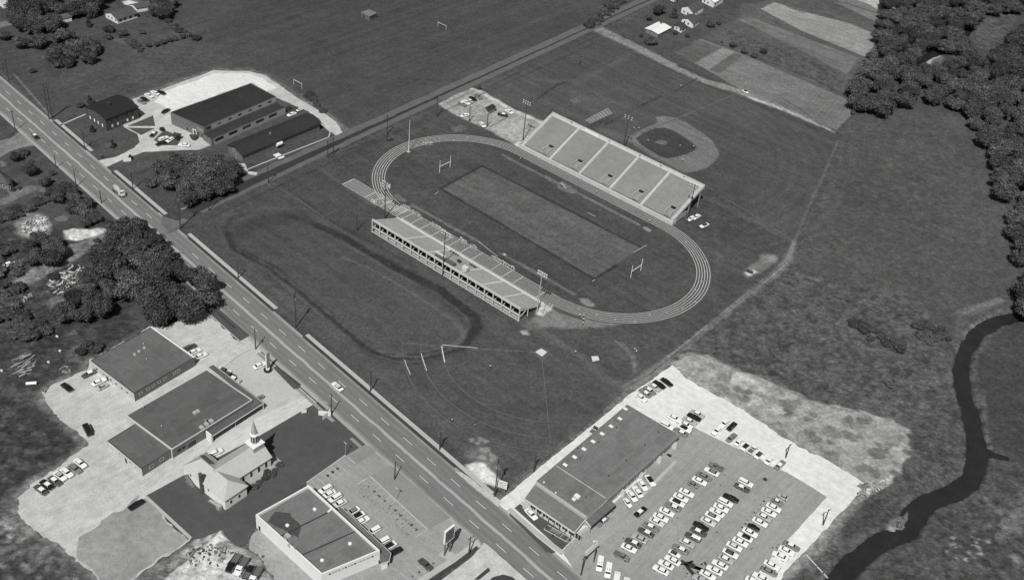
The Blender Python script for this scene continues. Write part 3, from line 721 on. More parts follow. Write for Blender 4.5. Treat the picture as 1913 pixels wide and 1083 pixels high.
# running track
T0 = (-.23, .05); TL = 41.73
def stadium(r, n=40):
    P = []
    for k in range(n + 1): a = -math.pi / 2 + math.pi * k / n; P.append((T0[0] + TL + r * math.cos(a), T0[1] + r * math.sin(a)))
    for k in range(n + 1): a = math.pi / 2 + math.pi * k / n; P.append((T0[0] - TL + r * math.cos(a), T0[1] + r * math.sin(a)))
    return P
def ring(name, r0, r1, z, m, mb=None):
    b = mb or MB(); A, B = stadium(r0), stadium(r1); n = len(A)
    b.add([(p[0], p[1], z) for p in A] + [(p[0], p[1], z) for p in B], [(i, n + i, n + (i + 1) % n, (i + 1) % n) for i in range(n)])
    if mb is None:
        o = b.build(name, m); o['kind'] = 'structure'; return o
ring('running_track', 36.3, 43.2, .03, trackm)
sheet('sprint_straight', [(-76.5,-44.6),(-20,-44.6),(50,-44.4),(60,-41),(40,-37),(-76.5,-37)], .034, mat('straight_cinders', L(88), .95, noise=((.08,.88,1.12,4),(2.5,.82,1.18,3))), px=False)
lm = MB()
for k in range(6): ring('', 36.8 + 1.12 * k - .12, 36.8 + 1.12 * k + .12, .10 + .001 * k, None, lm)
for k in range(8):
    y = -37.35 - 1.0 * k; lm.box(-76.2, y - .12, .08, -41 if k < 6 else 46, y + .12, .11)
for x in (-76.0, -61.5, -56.6, -51.8): lm.box(x - .16, -44.3, .08, x + .16, -37.2, .116)
for x in (-45.5, -42, -38.5, -33.4, -27.8, -21, -14.5, -11, -4.5, 2, 12.4, 18.6, 24.4, 37): lm.box(x - .13, -44.2, .08, x + .13, -36.9, .116)
for a in range(0, 14):
    for cx_, an, r in ((-TL, math.pi / 2 + math.pi * (.12 + .055 * a), 37.5 + (a % 3) * 1.6), (TL, -math.pi / 2 + math.pi * (.1 + .06 * a), 38 + (a % 4) * 1.2)):
        c = (T0[0] + cx_ + r * math.cos(an), T0[1] + r * math.sin(an)); lm.bar((c[0] - .5 * math.cos(an), c[1] - .5 * math.sin(an), .115), (c[0] + .6 * math.cos(an), c[1] + .6 * math.sin(an), .115), .2, .02)
# marks outside the pitch, sideline ends
for a, b in (((812,363),(820,358)), ((1183,472),(1208,458)), ((1106,526),(1112,522)), ((895,452),(930,480)), ((1098,397),(1112,405))):
    paint(lm, a, b, .22, .10)
fl = MB()
def gl(P, w=.22, z=.07):
    for a, b in zip(P, P[1:]):
        a = Vector((a[0], a[1], 0)); b = Vector((b[0], b[1], 0)); d = (b - a).normalized(); n = Vector((-d.y, d.x, 0)) * w / 2; b = b + d * .02
        fl.add([(p.x, p.y, z) for p in (a - n, b - n, b + n, a + n)], [(0, 1, 2, 3)])
tc = (60.2, -68.2)
for r, w in ((37.3, .26), (45.0, .26), (51.7, .22)):
    gl([(tc[0] + r * math.cos(R(a)), tc[1] + r * math.sin(R(a))) for a in range(-139, -45, 3)], w)
gl([tc, (tc[0] + 47 * math.cos(R(-46.6)), tc[1] + 47 * math.sin(R(-46.6)))], .22)
gl([tuple(G(751, 640).xy), tuple(G(893, 650).xy), tuple(G(1000, 657).xy)], .2)
gl([tuple(G(1172, 259).xy), tuple(G(1370, 178).xy)], .24); gl([tuple(G(1180, 264).xy), tuple(G(1480, 448).xy)], .2)
fl.build('field_lines', mat('faint_lime', L(112), .9, noise=((.4, .75, 1.2),)))['kind'] = 'structure'
fl = MB(); gl([tuple(G(*q).xy) for q in ((825,646),(827,657),(829,668),(831,677))], .4, .075); gl([tuple(G(826, 644).xy), tuple(G(892, 650).xy)], .3, .075)
gl([tuple(G(*q).xy) for q in ((787,660),(789,668),(793,680),(797,692))], .3, .075); gl([tuple(G(*q).xy) for q in ((756,672),(759,682),(767,700))], .25, .075)
fl.build('fresh_lines', chalk)['kind'] = 'structure'
lm.build('track_lines', chalk)['kind'] = 'structure'
# throwing circles
for P in ([(1000,657.5),(1011,651),(1022,658),(1012.5,666)], [(1104.5,665.7),(1117,665.2),(1119.7,672.7),(1107,675.5)]):
    sheet('throwing_pad', P, .08, mat('pad_concrete', L(222), .8, noise=((2,.93,1.05),)), thick=.1)
sheet('sprint_end_board', [(939,474.5),(943,473),(946,476.5),(942,478)], .06, conc)

# ------------------------------------------------------------------ buildings
glassd = mat('window_glass', .02, .15, spec=.5)
frame_w = mat('white_frame', .75, .6)
frame_g = mat('grey_frame', .3, .6)
def tone(n, s, rough=.9, amt=.12, big=.08, spec=.2):
    return mat(n, L(s), rough, spec=spec, noise=((big, 1 - amt * 1.3, 1 + amt * 1.3, 4), (.5, 1 - amt, 1 + amt, 5), (1.6, 1 - amt * 1.2, 1 + amt * 1.2, 3), (4, 1 - amt, 1 + amt)))
brick_d = mat('dark_brick', L(88), .9, noise=((.3, .9, 1.1), (6, .75, 1.25)))
brick_m = mat('mid_brick', L(120), .9, noise=((.3, .9, 1.1), (5, .8, 1.2)))
wall_w = mat('white_wall', .80, .7, noise=((.4, .93, 1.0), (3, .95, 1.0)))
wall_l = mat('pale_block_wall', L(205), .85, noise=((.3, .9, 1.05), (4, .92, 1.06)))
trim_l = mat('pale_coping', L(222), .8, noise=((1, .9, 1.03),))
trim_d = mat('dark_trim', L(70), .7)
gutter_shade = mat('dark_gutter_and_tunnel_shade', L(40), .6)  # dark canopy fascia; also the painted shade in the tunnel mouths
metal_l = mat('galvanised_metal', L(190), .5, metal=.0, noise=((3, .85, 1.05),))
steel = mat('grey_steel', L(120), .5)
def felt(n, s, amt=.1, rot=0.0):
    "rolled roofing: strips, seams and old ponding stains on top of the even mottle"
    m = tone(n, s, amt=amt); nt = m.node_tree; N = nt.nodes; K = nt.links
    if N.get('rolls'): return m
    bsdf = N['Principled BSDF']; src = bsdf.inputs['Base Color'].links[0].from_socket
    tc = N.new('ShaderNodeTexCoord'); mp = N.new('ShaderNodeMapping'); mp.inputs['Rotation'].default_value = (0, 0, R(rot)); K.new(tc.outputs['Object'], mp.inputs[0])
    br = N.new('ShaderNodeTexBrick'); br.name = 'rolls'; br.inputs['Scale'].default_value = 1.0; br.inputs['Brick Width'].default_value = 9.0; br.inputs['Row Height'].default_value = 1.7; br.inputs['Mortar Size'].default_value = .06; br.inputs['Mortar Smooth'].default_value = .5
    br.inputs['Color1'].default_value = (.95,) * 3 + (1,); br.inputs['Color2'].default_value = (1.07,) * 3 + (1,); br.inputs['Mortar'].default_value = (.8,) * 3 + (1,); K.new(mp.outputs[0], br.inputs[0])
    nz = N.new('ShaderNodeTexNoise'); nz.inputs['Scale'].default_value = .16; nz.inputs['Detail'].default_value = 4; K.new(tc.outputs['Object'], nz.inputs[0])
    r = N.new('ShaderNodeMapRange'); r.inputs[1].default_value = .54; r.inputs[2].default_value = .6; r.inputs[3].default_value = 1.0; r.inputs[4].default_value = .84; K.new(nz.outputs[0], r.inputs[0])
    for o_ in (br.outputs[0], r.outputs[0]):
        mu = N.new('ShaderNodeMath'); mu.operation = 'MULTIPLY'; K.new(src, mu.inputs[0]); K.new(o_, mu.inputs[1]); src = mu.outputs[0]
    K.new(src, bsdf.inputs['Base Color']); return m
def W2(p): return Vector((p[0], p[1], 0))
class Bld:
    def __init__(s, name, P, h, label, cat='building', group=None, wall=None, roof=None, coping=None, parapet=.35, over=0.0, copw=.4, flat=True, wname='wall'):
        "P: W, S, E, N corners (ccw)"
        s.P = [Vector((p[0], p[1], 0)) for p in P]; s.h = h
        c = sum(s.P, Vector((0,0,0))) / len(s.P); s.root = thing(name, (c.x, c.y, 0), label, cat, group)
        b = MB(); b.prism([(p.x, p.y) for p in s.P], 0, h, top=True); b.build(wname, wall, s.root)
        if flat:
            Q = s.inset(-over) if over else s.P
            I = s.inset(copw - over)
            r = MB(); r.add([(p.x, p.y, h + .03) for p in I], [tuple(range(len(I)))]); r.build('roof', roof, s.root)
            k = MB(); n = len(Q); z1 = h + parapet; z0 = h - (.35 if over else 0.0)
            vs = [(p.x, p.y, z0) for p in Q] + [(p.x, p.y, z1) for p in Q] + [(p.x, p.y, z1) for p in I] + [(p.x, p.y, h + .01 if not over else z0) for p in I]
            fs = []
            for i in range(n):
                j = (i + 1) % n; fs += [(i, j, n + j, n + i), (n + i, n + j, 2 * n + j, 2 * n + i), (2 * n + i, 2 * n + j, 3 * n + j, 3 * n + i), (3 * n + i, 3 * n + j, j, i)]
            k.add(vs, fs); k.build('coping', coping or roof, s.root)
    def inset(s, d):
        n = len(s.P); out = []
        for i in range(n):
            a, b, c = s.P[i - 1], s.P[i], s.P[(i + 1) % n]
            d1 = (b - a).normalized(); d2 = (c - b).normalized(); n1 = Vector((-d1.y, d1.x, 0)); n2 = Vector((-d2.y, d2.x, 0))
            bis = (n1 + n2); k = d / max(.2, (bis.length ** 2 / 2)); out.append(b + bis * k)
        return out
    def on(s, e, m, z, out=0.0):
        a, b = s.P[e], s.P[(e + 1) % len(s.P)]; d = (b - a); ln = d.length; d = d / ln; n = Vector((d.y, -d.x, 0))
        if isinstance(m, float) and 0 <= m <= 1: m = m * ln
        p = a + d * m + n * out; p.z = z; return p, d, n
    def openings(s, e, ms, z0, z1, w, name='window', fr=None, gl=None, pane='pane', proud=.05, fw=.1, mull=0):
        for m in ms:
            p, d, n = s.on(e, m, 0); f = MB()
            a = p - d * (w / 2); b = p + d * (w / 2)
            def slab(q0, q1, za, zb, o0, o1, mb):
                c = [q0 + n * o0, q1 + n * o0, q1 + n * o1, q0 + n * o1]
                mb.prism([(x.x, x.y) for x in reversed(c)] if False else [(x.x, x.y) for x in (c[3], c[2], c[1], c[0])][::-1], za, zb, bottom=True)
            slab(a, b, z0, z0 + fw, .002, proud, f); slab(a, b, z1 - fw, z1, .002, proud, f)
            slab(a, a + d * fw, z0 + fw, z1 - fw, .002, proud, f); slab(b - d * fw, b, z0 + fw, z1 - fw, .002, proud, f)
            for k in range(mull):
                q = a + d * (w * (k + 1) / (mull + 1)); slab(q - d * fw / 2, q + d * fw / 2, z0 + fw, z1 - fw, .002, proud * .8, f)
            fo = f.build(name, fr or frame_w, s.root)
            g = MB(); slab(a + d * fw, b - d * fw, z0 + fw, z1 - fw, .001, proud * .4, g); g.build(pane, gl or glassd, fo)
    def rooftop(s, u, v, kind='vent', size=.6, hh=.8, m=None, h=None):
        z = (h or s.h) + .03; p = G(u, v, z); b = MB()
        if kind == 'vent': b.cyl(p, p + Vector((0,0,hh)), size * .3, n=8); b.cyl(p + Vector((0,0,hh)), p + Vector((0,0,hh + .15)), size * .5, size * .2, n=8)
        elif kind == 'dome': b.blob((p.x, p.y, z + .25), size, size, .45, 12, 6); b.cyl(p, p + Vector((0,0,.3)), size * 1.1, n=12)
        else: b.box(p.x - size, p.y - size * .7, z, p.x + size, p.y + size * .7, z + hh); b.box(p.x - size * .8, p.y - size * .5, z + hh, p.x + size * .8, p.y + size * .5, z + hh + .12)
        b.build({'vent': 'roof_vent', 'dome': 'dome_vent', 'box': 'roof_unit', 'light': 'skylight'}[kind], m or metal_l, s.root)
def quad(P3, z):                     # W,S,E given in px at z -> W,S,E,N
    w, s_, e = [G(u, v, z) for u, v in P3]; return [w, s_, e, w + e - s_]
def gable(b, P, z, zr, axis, over, m, name='roof', hip=0.0, th=.18, gablewall=None):
    "roof over ccw rect P; axis 0: ridge parallel to edge 0"
    P = [Vector((p[0], p[1], 0)) for p in P]
    if axis: P = P[1:] + P[:1]
    d0 = (P[1] - P[0]).normalized(); d1 = (P[3] - P[0]).normalized()
    Q = [P[0] - d0 * over - d1 * over, P[1] + d0 * over - d1 * over, P[2] + d0 * over + d1 * over, P[3] - d0 * over + d1 * over]
    ln = (P[1] - P[0]).length
    r0 = (Q[0] + Q[3]) / 2 + d0 * hip; r1 = (Q[1] + Q[2]) / 2 - d0 * hip
    mb = MB(); V = []
    for zz in (0, -th):
        V += [(Q[0].x, Q[0].y, z + zz), (Q[1].x, Q[1].y, z + zz), (Q[2].x, Q[2].y, z + zz), (Q[3].x, Q[3].y, z + zz), (r0.x, r0.y, zr + zz), (r1.x, r1.y, zr + zz)]
    mb.add(V, [(0,1,5,4), (2,3,4,5), (7,6,10,11), (9,8,11,10), (0,6,7,1), (2,8,9,3)] + ([(1,2,5),(3,0,4),(8,7,11),(6,9,10),(1,7,8,2),(3,9,6,0)] if hip else [(1,7,11,5),(5,11,8,2),(3,9,10,4),(4,10,6,0)]))
    mb.build(name, m, b.root)
    if not hip:
        g0 = (P[0] + P[3]) / 2; g1 = (P[1] + P[2]) / 2; k = th + over * (zr - z) / max(.1, ((P[3] - P[0]).length / 2 + over))
        for a, c, t, sgn in ((P[3], P[0], g0, 1), (P[1], P[2], g1, -1)):
            t2 = t + d0 * .25 * sgn; a2 = a + d0 * .25 * sgn; c2 = c + d0 * .25 * sgn
            g = MB(); g.add([(a.x, a.y, b.h), (c.x, c.y, b.h), (t.x, t.y, zr - th), (a2.x, a2.y, b.h), (c2.x, c2.y, b.h), (t2.x, t2.y, zr - th)], [(0,1,2), (5,4,3), (1,4,5,2), (0,2,5,3)])
            g.build('gable_wall', gablewall, b.root)

# workshop with dark flat roof, lower left
roof1 = felt('tar_gravel_roof', 110, .08); roof2 = felt('dark_felt_roof', 102, .07, 90)
b1 = Bld('flat_roof_workshop', quad([(169.5,673.5),(250.1,735),(362.9,668.5)], 3.7), 3.7, 'square flat-roofed workshop behind the gravel yard with white west wall', wall=wall_l, roof=roof1, coping=trim_d, parapet=.2, copw=.2)
b1.openings(0, [3, 7, 11, 14, 17, 20], 1.2, 2.4, 1.4); b1.openings(0, [9], 0, 2.2, 1.1, 'door', trim_d)
b1.openings(1, [2.5, 5.5, 7.8, 10.2, 12.5], 1.8, 2.7, 1.3, fr=frame_w); b1.openings(1, [17.5], 1.8, 2.8, 2.8, fr=frame_w, mull=2)
mb = MB()
for e, z0, z1, off in ((1, 0, 3.68, .02),):
    p, d, n = b1.on(e, 0.0, 0); q = b1.on(e, 1.0, 0)[0]; c = [p + n * off, q + n * off, q + n * .001, p + n * .001]; mb.prism([(x.x, x.y) for x in c], .01, 3.7)
mb.build('brick_face', brick_m, b1.root)
mb = MB(); p, d, n = b1.on(2, 0.0, 0); q = b1.on(2, 1.0, 0)[0]; mb.bar(Vector((p.x, p.y, 3.95)), Vector((q.x, q.y, 3.95)), .5, .3); mb.build('white_fascia', wall_w, b1.root)
for u, v, k in ((270,651,'box'),(260,657,'box'),(274,671,'vent'),(252,663,'box'),(268,643,'vent')): b1.rooftop(u, v, k, .55, .5)
# long shop with canopy
b2 = Bld('flat_roof_shop', quad([(235.5,776.5),(321.3,839.8),(471.6,747.5)], 3.9), 3.9, 'long flat-roofed shop with white parapet line and a canopy facing the highway', wall=wall_l, roof=roof2, coping=trim_l, parapet=.3, copw=.25)
mb = MB(); p, d, n = b2.on(1, 0.0, 0); q = b2.on(1, 1.0, 0)[0]; c = [p + n * .02, q + n * .02, q + n * .001, p + n * .001]; mb.prism([(x.x, x.y) for x in c], .01, 3.85); mb.build('brick_face', brick_m, b2.root)
b2.openings(1, [2.6, 4.3], 1.4, 2.5, 1.2, fr=trim_d); b2.openings(1, [7.5], .1, 2.5, 3.6, 'garage_door', frame_g, tone('garage_panel', 110))
p0 = b2.P[2]; p1 = b2.P[1]
for nm, pl, z in (('canopy', [(p1.x + 3.1, p0.y - 19.5), (p0.x + 3.1, p0.y - 0.0), (p0.x + 3.1, p0.y + 2.3), (b2.P[3].x - 1.4, p0.y + 2.2), (b2.P[3].x - 1.4, p0.y + .3), (p0.x + .3, p0.y + .3), (p1.x + .3, p0.y - 19.5)], 3.2),):
    sheet('canopy', [Vector((x, y, 0)) for x, y in pl], z, tone('canopy_felt', 100), px=False, parent=None, kind=None)
    o = COL.objects['canopy'] if 'canopy' in COL.objects else None
    o.parent = b2.root; o.location = -b2.root.location
    k = MB(); n_ = len(pl)
    for i in range(n_):
        if i in (4, 5): continue
        a, c = pl[i], pl[(i + 1) % n_]; k.bar((a[0], a[1], z - .1), (c[0], c[1], z - .1), .16, .34)
    k.build('canopy_edge', trim_l, b2.root)
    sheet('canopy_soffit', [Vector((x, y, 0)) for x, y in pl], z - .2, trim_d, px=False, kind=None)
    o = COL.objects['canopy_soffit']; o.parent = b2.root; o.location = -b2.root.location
mb = MB()
for x, y in ((p1.x + 2.9, p0.y - 19.3), (p0.x + 2.9, p0.y - 9.5), (p0.x + 2.9, p0.y + 2.1), (b2.P[3].x + 8, p0.y + 2.0), (b2.P[3].x - 1.2, p0.y + 2.0)): mb = MB(); mb.box(x - .1, y - .1, 0, x + .1, y + .1, 3.0); mb.build('canopy_post', trim_l, b2.root)
mb = MB(); mb.prism([(p1.x + .3, p0.y - 19.9), (p1.x + 3.0, p0.y - 19.9), (p1.x + 3.0, p0.y - 19.5), (p1.x + .3, p0.y - 19.5)], 0, 3.8); mb.build('end_screen', wall_w, b2.root)
b2.openings(2, [3, 7, 11, 15, 19], .3, 2.8, 3.2, 'shop_window', frame_w, mull=2)
for u, v in ((364,772),(370,769)): b2.rooftop(u, v, 'box', .7, .6)
for u, v in ((377,799),(386,793),(395,787)): b2.rooftop(u, v, 'box', .8, .6)
b2.rooftop(302, 796, 'vent', .5, .4); b2.rooftop(268, 761, 'vent', .5, .6); b2.rooftop(384,790,'vent',.5,1.6)
# annex
b3 = Bld('flat_roof_annex', quad([(200.8,823.2),(264.5,875.8),(320,839.8)], 3.3), 3.3, 'lower flat-roofed annex joined to the back of the long shop', wall=wall_l, roof=felt('annex_felt', 106, .08), coping=trim_d, parapet=.15, copw=.2)
mb = MB(); p, d, n = b3.on(1, 0.0, 0); q = b3.on(1, 1.0, 0)[0]; c = [p + n * .02, q + n * .02, q + n * .001, p + n * .001]; mb.prism([(x.x, x.y) for x in c], .01, 3.28); mb.build('brick_face', brick_m, b3.root)
b3.openings(0, [2.2], 0, 2.6, 2.8, 'garage_door', frame_w, wall_l); b3.openings(0, [6, 11.5, 14.5], 1.4, 2.4, .9); b3.openings(0, [9.3], 0, 2.1, 1.0, 'door', trim_d)
b3.openings(1, [3.5, 7.5], 1.5, 2.5, 1.6)

# church
shingle = mat('pale_shingles', L(192), .85, noise=((.15, .93, 1.06, 4), (1.5, .92, 1.08), (6, .9, 1.1)))
ch = Bld('church', [(21.2, -198.4), (41.2, -198.0), (41.0, -189.7), (21.2, -190.0)], 4.6, 'white walled church with a pale shingled roof and a pointed steeple on the lawn', 'church', wall=wall_w, flat=False)
gable(ch, ch.P, 4.6, 7.6, 0, .45, shingle, hip=4.0)
nave = MB(); nave.prism([(26.8, -189.9), (36.5, -189.7), (36.5, -176.6), (26.8, -176.6)], 0, 4.4); nave.build('nave_wall', wall_w, ch.root)
class _N: pass
nv = _N(); nv.root = ch.root; nv.h = 4.4
NP = [(26.8, -194.2), (36.5, -194.2), (36.5, -176.6), (26.8, -176.6)]
gable(nv, NP, 4.4, 7.9, 1, .4, shingle, 'nave_roof', gablewall=wall_w)
nvb = Bld.__new__(Bld); nvb.root = ch.root; nvb.h = 4.4; nvb.P = [Vector((x, y, 0)) for x, y in ((26.8, -189.7), (36.5, -189.7), (36.5, -176.6), (26.8, -176.6))]
nvb.openings(1, [2.2, 5.3, 8.3, 11.2], 1.0, 3.4, 1.1)
ch.openings(1, [2.2, 5.4], 1.3, 3.0, 1.0); ch.openings(0, [3.2, 12.0], 2.4, 3.6, 1.0); ch.openings(0, [8.2], 0, 2.1, 1.0, 'door', trim_d)
for x0 in (22.9, 32.1):
    m_ = MB(); z = lambda y: 4.6 + (y + 190.15 + .45 - .9) * 0; 
    sl = (7.6 - 4.6) / 4.55
    yy0, yy1 = -193.6, -191.6
    zz = lambda y: 7.6 - sl * (y + 194.1) * .96 + .04
    m_.add([(x0, yy0 - .0, zz(yy0)), (x0 + 5.4, yy0, zz(yy0)), (x0 + 5.4, yy1, zz(yy1)), (x0, yy1, zz(yy1))], [(0, 1, 2, 3)])
    m_.build('roof_panel', tone('grey_roof_panel', 108), ch.root)
# steeple: square base, belfry, spire
sx, sy = 31.4, -178.6
m_ = MB(); m_.prism([(sx - 2.1, sy - 2.1), (sx + 2.1, sy - 2.1), (sx + 2.1, sy + 2.1), (sx - 2.1, sy + 2.1)], 3.5, 8.6); m_.build('steeple_base', tone('steeple_grey', 172), ch.root)
m_ = MB(); m_.prism([(sx - 2.3, sy - 2.3), (sx + 2.3, sy - 2.3), (sx + 2.3, sy + 2.3), (sx - 2.3, sy + 2.3)], 8.6, 8.9, bottom=True); m_.build('base_cornice', wall_w, ch.root)
oc = lambda r: [(sx + r * math.cos(R(22.5 + 45 * k)), sy + r * math.sin(R(22.5 + 45 * k))) for k in range(8)]
m_ = MB(); m_.prism(oc(1.22), 8.9, 12.2); bf = m_.build('belfry', tone('belfry_grey', 185), ch.root)
for k in range(8):
    a = R(45 * k); c = (sx + 1.15 * math.cos(a), sy + 1.15 * math.sin(a)); m_ = MB(); t = Vector((-math.sin(a), math.cos(a), 0))
    m_.bar(Vector((c[0], c[1], 9.5)), Vector((c[0], c[1], 11.8)), .7, .12) if False else m_.add([(c[0] + t.x * s1, c[1] + t.y * s1, z) for s1, z in ((-.27, 9.5), (.27, 9.5), (.27, 11.7), (-.27, 11.7))], [(0, 1, 2, 3)])
    lo = m_.build('louvre', trim_d, bf, rel=True)
m_ = MB(); m_.prism(oc(1.42), 12.2, 12.5, bottom=True); m_.prism(oc(.98), 12.5, 13.2); m_.build('belfry_cornice', wall_w, ch.root)
m_ = MB(); q = oc(1.05); m_.add([(x, y, 13.2) for x, y in q] + [(sx, sy, 18.6)], [(k, (k + 1) % 8, 8) for k in range(8)]); m_.build('spire', tone('spire_slate', 172), ch.root)
m_ = MB(); m_.box(30.0, -199.1, 0, 31.1, -198.3, 8.3); m_.box(29.9, -199.2, 8.3, 31.2, -198.2, 8.5); m_.build('chimney', tone('chimney_grey', 90), ch.root)
m_ = MB(); m_.box(23.5, -200.0, 0, 26.5, -198.9, .9); m_.bar((23.2, -199.4, 3.0), (26.8, -199.4, .2), 1.2, .16); m_.build('side_stair', tone('stair_grey', 120), ch.root)
m_ = MB(); m_.bar((34.5, -199.0, .05), (40.0, -199.2, 1.7), 1.0, .16); m_.box(38.6, -199.7, 0, 40.2, -198.6, 1.7); m_.build('entrance_ramp', tone('ramp_grey', 170), ch.root)

# white market building
b4 = Bld('white_market', [G(477.7, 964.4, 5.0), G(477.7, 964.4, 5.0) + Vector((30.5, -.8, 0)), G(709.8, 1030.9, 5.0), G(576.8, 909, 5.0)], 5.0, 'white-walled market with high parapets and three roof strips beside its parking lot', 'market', wall=wall_w, roof=felt('market_felt', 124, .09, 90), coping=wall_w, parapet=.9, copw=.45)
P4 = [p.copy() for p in b4.P]
m_ = MB()
for t in (.36, .68):
    a = P4[0].lerp(P4[1], t); c = P4[3].lerp(P4[2], t); m_.bar((a.x, a.y + .6, 5.1), (c.x, c.y - .6, 5.1), .35, .22)
m_.build('roof_seam', trim_d, b4.root)
m_ = MB(); a = P4[3].lerp(P4[2], .36); m_.bar((a.x, a.y - .1, 5.9), (a.x - .1, a.y - 2.2, 5.5), .45, .5); m_.build('parapet_return', wall_w, b4.root)
st_ = mat('roof_stain', L(82), .9, noise=((.6, .7, 1.3, 4),))
pts = [(497,972),(512,955),(540,957),(548,970),(560,980),(556,1003),(532,990),(515,985)]
w_ = [G(u, v, 5.06) for u, v in pts]; sheet('roof_stain', w_, 5.045, st_, jit=.5, step=.8, px=False, kind=None); o = COL.objects['roof_stain']; o.parent = b4.root; o.location = -b4.root.location
for u, v in ((588,951),(537,981),(654,1015),(602,1046)): b4.rooftop(u, v, 'dome', .55, .5, frame_w)
for u, v, k, s_ in ((538,1003,'box',.9),(533,1010,'box',.5),(541,1020,'box',.5),(524,1004,'vent',.5),(551,1029,'vent',.6)): b4.rooftop(u, v, k, s_, 1.0)
m_ = MB()
A_, B_ = P4[2], P4[3]; k0 = 6.2
d_ = (B_ - A_).normalized()
c0 = A_ + Vector((1.5, -.6, 0)); m_.prism([(A_.x - .2, A_.y + .05), (A_.x + 2.4, A_.y - 1.6), (A_.x + 3.4, A_.y + .6), (A_.x + 1.6, A_.y + 3.0), (B_.x + 12.0, B_.y + 2.6), (B_.x + 12.0, B_.y + .05)], 3.1, 3.5, bottom=True)
m_.build('canopy', tone('market_canopy', 112), b4.root)
m_ = MB(); pl = [(A_.x + 2.4, A_.y - 1.6), (A_.x + 3.4, A_.y + .6), (A_.x + 1.6, A_.y + 3.0), (B_.x + 12.0, B_.y + 2.6)]
for a, c in zip(pl, pl[1:]): m_.bar((a[0], a[1], 3.3), (c[0], c[1], 3.3), .14, .46)
m_.build('canopy_edge', trim_l, b4.root)
m_ = MB(); m_.prism([(A_.x + .1, A_.y + .05), (A_.x + 2.2, A_.y - 1.3), (A_.x + 2.9, A_.y + .4), (A_.x + 1.3, A_.y + 1.6)], 0, 3.1); m_.build('entrance_box', wall_w, b4.root)
m_ = MB(); m_.box(A_.x + .5, A_.y - .95, 1.0, A_.x + .52, A_.y - .6, 1.9); m_.cyl((A_.x + .7, A_.y - .45, 1.7), (A_.x + .6, A_.y - .75, 1.7), .55, n=12); m_.build('round_sign', trim_d, b4.root)
# lettering painted on the south-east wall: strokes too small to read, with four round dots
m_ = MB(); q_ = random.Random(3)
p, d, n = b4.on(1, 0.0, 0)
ln = (P4[2] - P4[1]).length
t = 1.5
dots = {round(ln * f, 1) for f in (.05, .32, .48, .78)}
s_ = [.05, .32, .48, .78]
for f in s_:
    c = P4[1] + d * (ln * f + 1.6); m_ = MB(); m_.cyl((c.x + n.x * .02, c.y + n.y * .02, 4.6), (c.x + n.x * .07, c.y + n.y * .07, 4.6), .34, n=12); m_.build('wall_dot', trim_d, b4.root)
m_ = MB()
for i in range(3):
    a, c = ln * s_[i] + 2.5, ln * s_[i + 1] + .8; k = 0
    while a < c:
        o_ = P4[1] + d * a + n * .03; w = .22
        hgt = .62; z0 = 4.28
        m_.bar((o_.x, o_.y, z0), (o_.x, o_.y, z0 + hgt), .06, .09)
        if k % 3 != 1: m_.bar((o_.x, o_.y, z0 + hgt * q_.choice((.05, .5, .95))), (o_.x + d.x * w, o_.y + d.y * w, z0 + hgt * q_.choice((.05, .5, .95))), .06, .08)
        if k % 2: m_.bar((o_.x + d.x * w, o_.y + d.y * w, z0), (o_.x + d.x * w, o_.y + d.y * w, z0 + hgt), .06, .08)
        a += .62; k += 1
m_.build('wall_lettering', trim_d, b4.root)
b4.openings(0, [1.6], .2, 2.1, .9, 'door', trim_d)

# showroom
SH = 4.6
b5 = Bld('showroom', [G(1002.2, 898, SH), G(1097, 964, SH), G(1266.9, 811.7, SH), G(1171.4, 755.4, SH)], SH, 'large grey-roofed showroom between the ball field and the crowded car park', 'showroom', wall=wall_l, roof=felt('showroom_felt', 124, .1, 90), coping=tone('showroom_edge', 128), parapet=.15, copw=.35)
for u, v in ((1168.5,763.5),(1158,782),(1141.5,796),(1125,810),(1108,824.5),(1091,838.5),(1073.5,853.5),(1056,868)): b5.rooftop(u, v, 'box', .75, .22, wall_w)
for u, v in ((1151,800),(1118,827),(1083,857),(1204,832),(1230,808),(1170,861),(1136.5,889.5),(1079,838)): b5.rooftop(u, v, 'vent', .45, .7, trim_d)
b5.rooftop(1078, 928, 'box', .9, .8, wall_w); b5.rooftop(1072, 933, 'box', .6, .5, wall_w); b5.rooftop(1016, 901.5, 'vent', .6, .5, wall_w); b5.rooftop(1038,921,'vent',.6,.5,wall_w); b5.rooftop(1094,929,'vent',.5,.4,trim_d)
m_ = MB(); a, c = G(1037, 868, SH + .06), G(1132, 930, SH + .06); m_.bar(a, c, .18, .1); m_.build('roof_seam', trim_l, b5.root)
b5.openings(1, [9 + k * 5.3 for k in range(8)], .35, 3.6, 4.9, 'shop_window', frame_w, mull=5, fw=.14)
for k in range(5):
    m_ = MB(); p, d, n = b5.on(1, 8.0 + 10.6 * k - (.0 if k < 4 else 1.2), 0); m_.bar((p.x, p.y, 1.6), (p.x + n.x * 1.5, p.y + n.y * 1.5, 1.6), .3, 3.2); m_.build('fin_wall', trim_l, b5.root)
p, d, n = b5.on(1, .2, 0); q = b5.on(1, 1.0, 0)[0]; m_ = MB(); c = [p + n * .9, q + n * .9, q + n * .36, p + n * .36]; m_.prism([(x.x, x.y) for x in (c[3], c[2], c[1], c[0])][::-1], SH - .25, SH - .02, bottom=True); m_.build('eave', tone('showroom_eave', 112), b5.root)
lowP = [G(977.5, 932.1, 3.6), G(1071.2, 996, 3.6)]
lowP = [lowP[0] + Vector((.9, 1.5, 0)), lowP[1] + Vector((-1.2, 1.5, 0))]
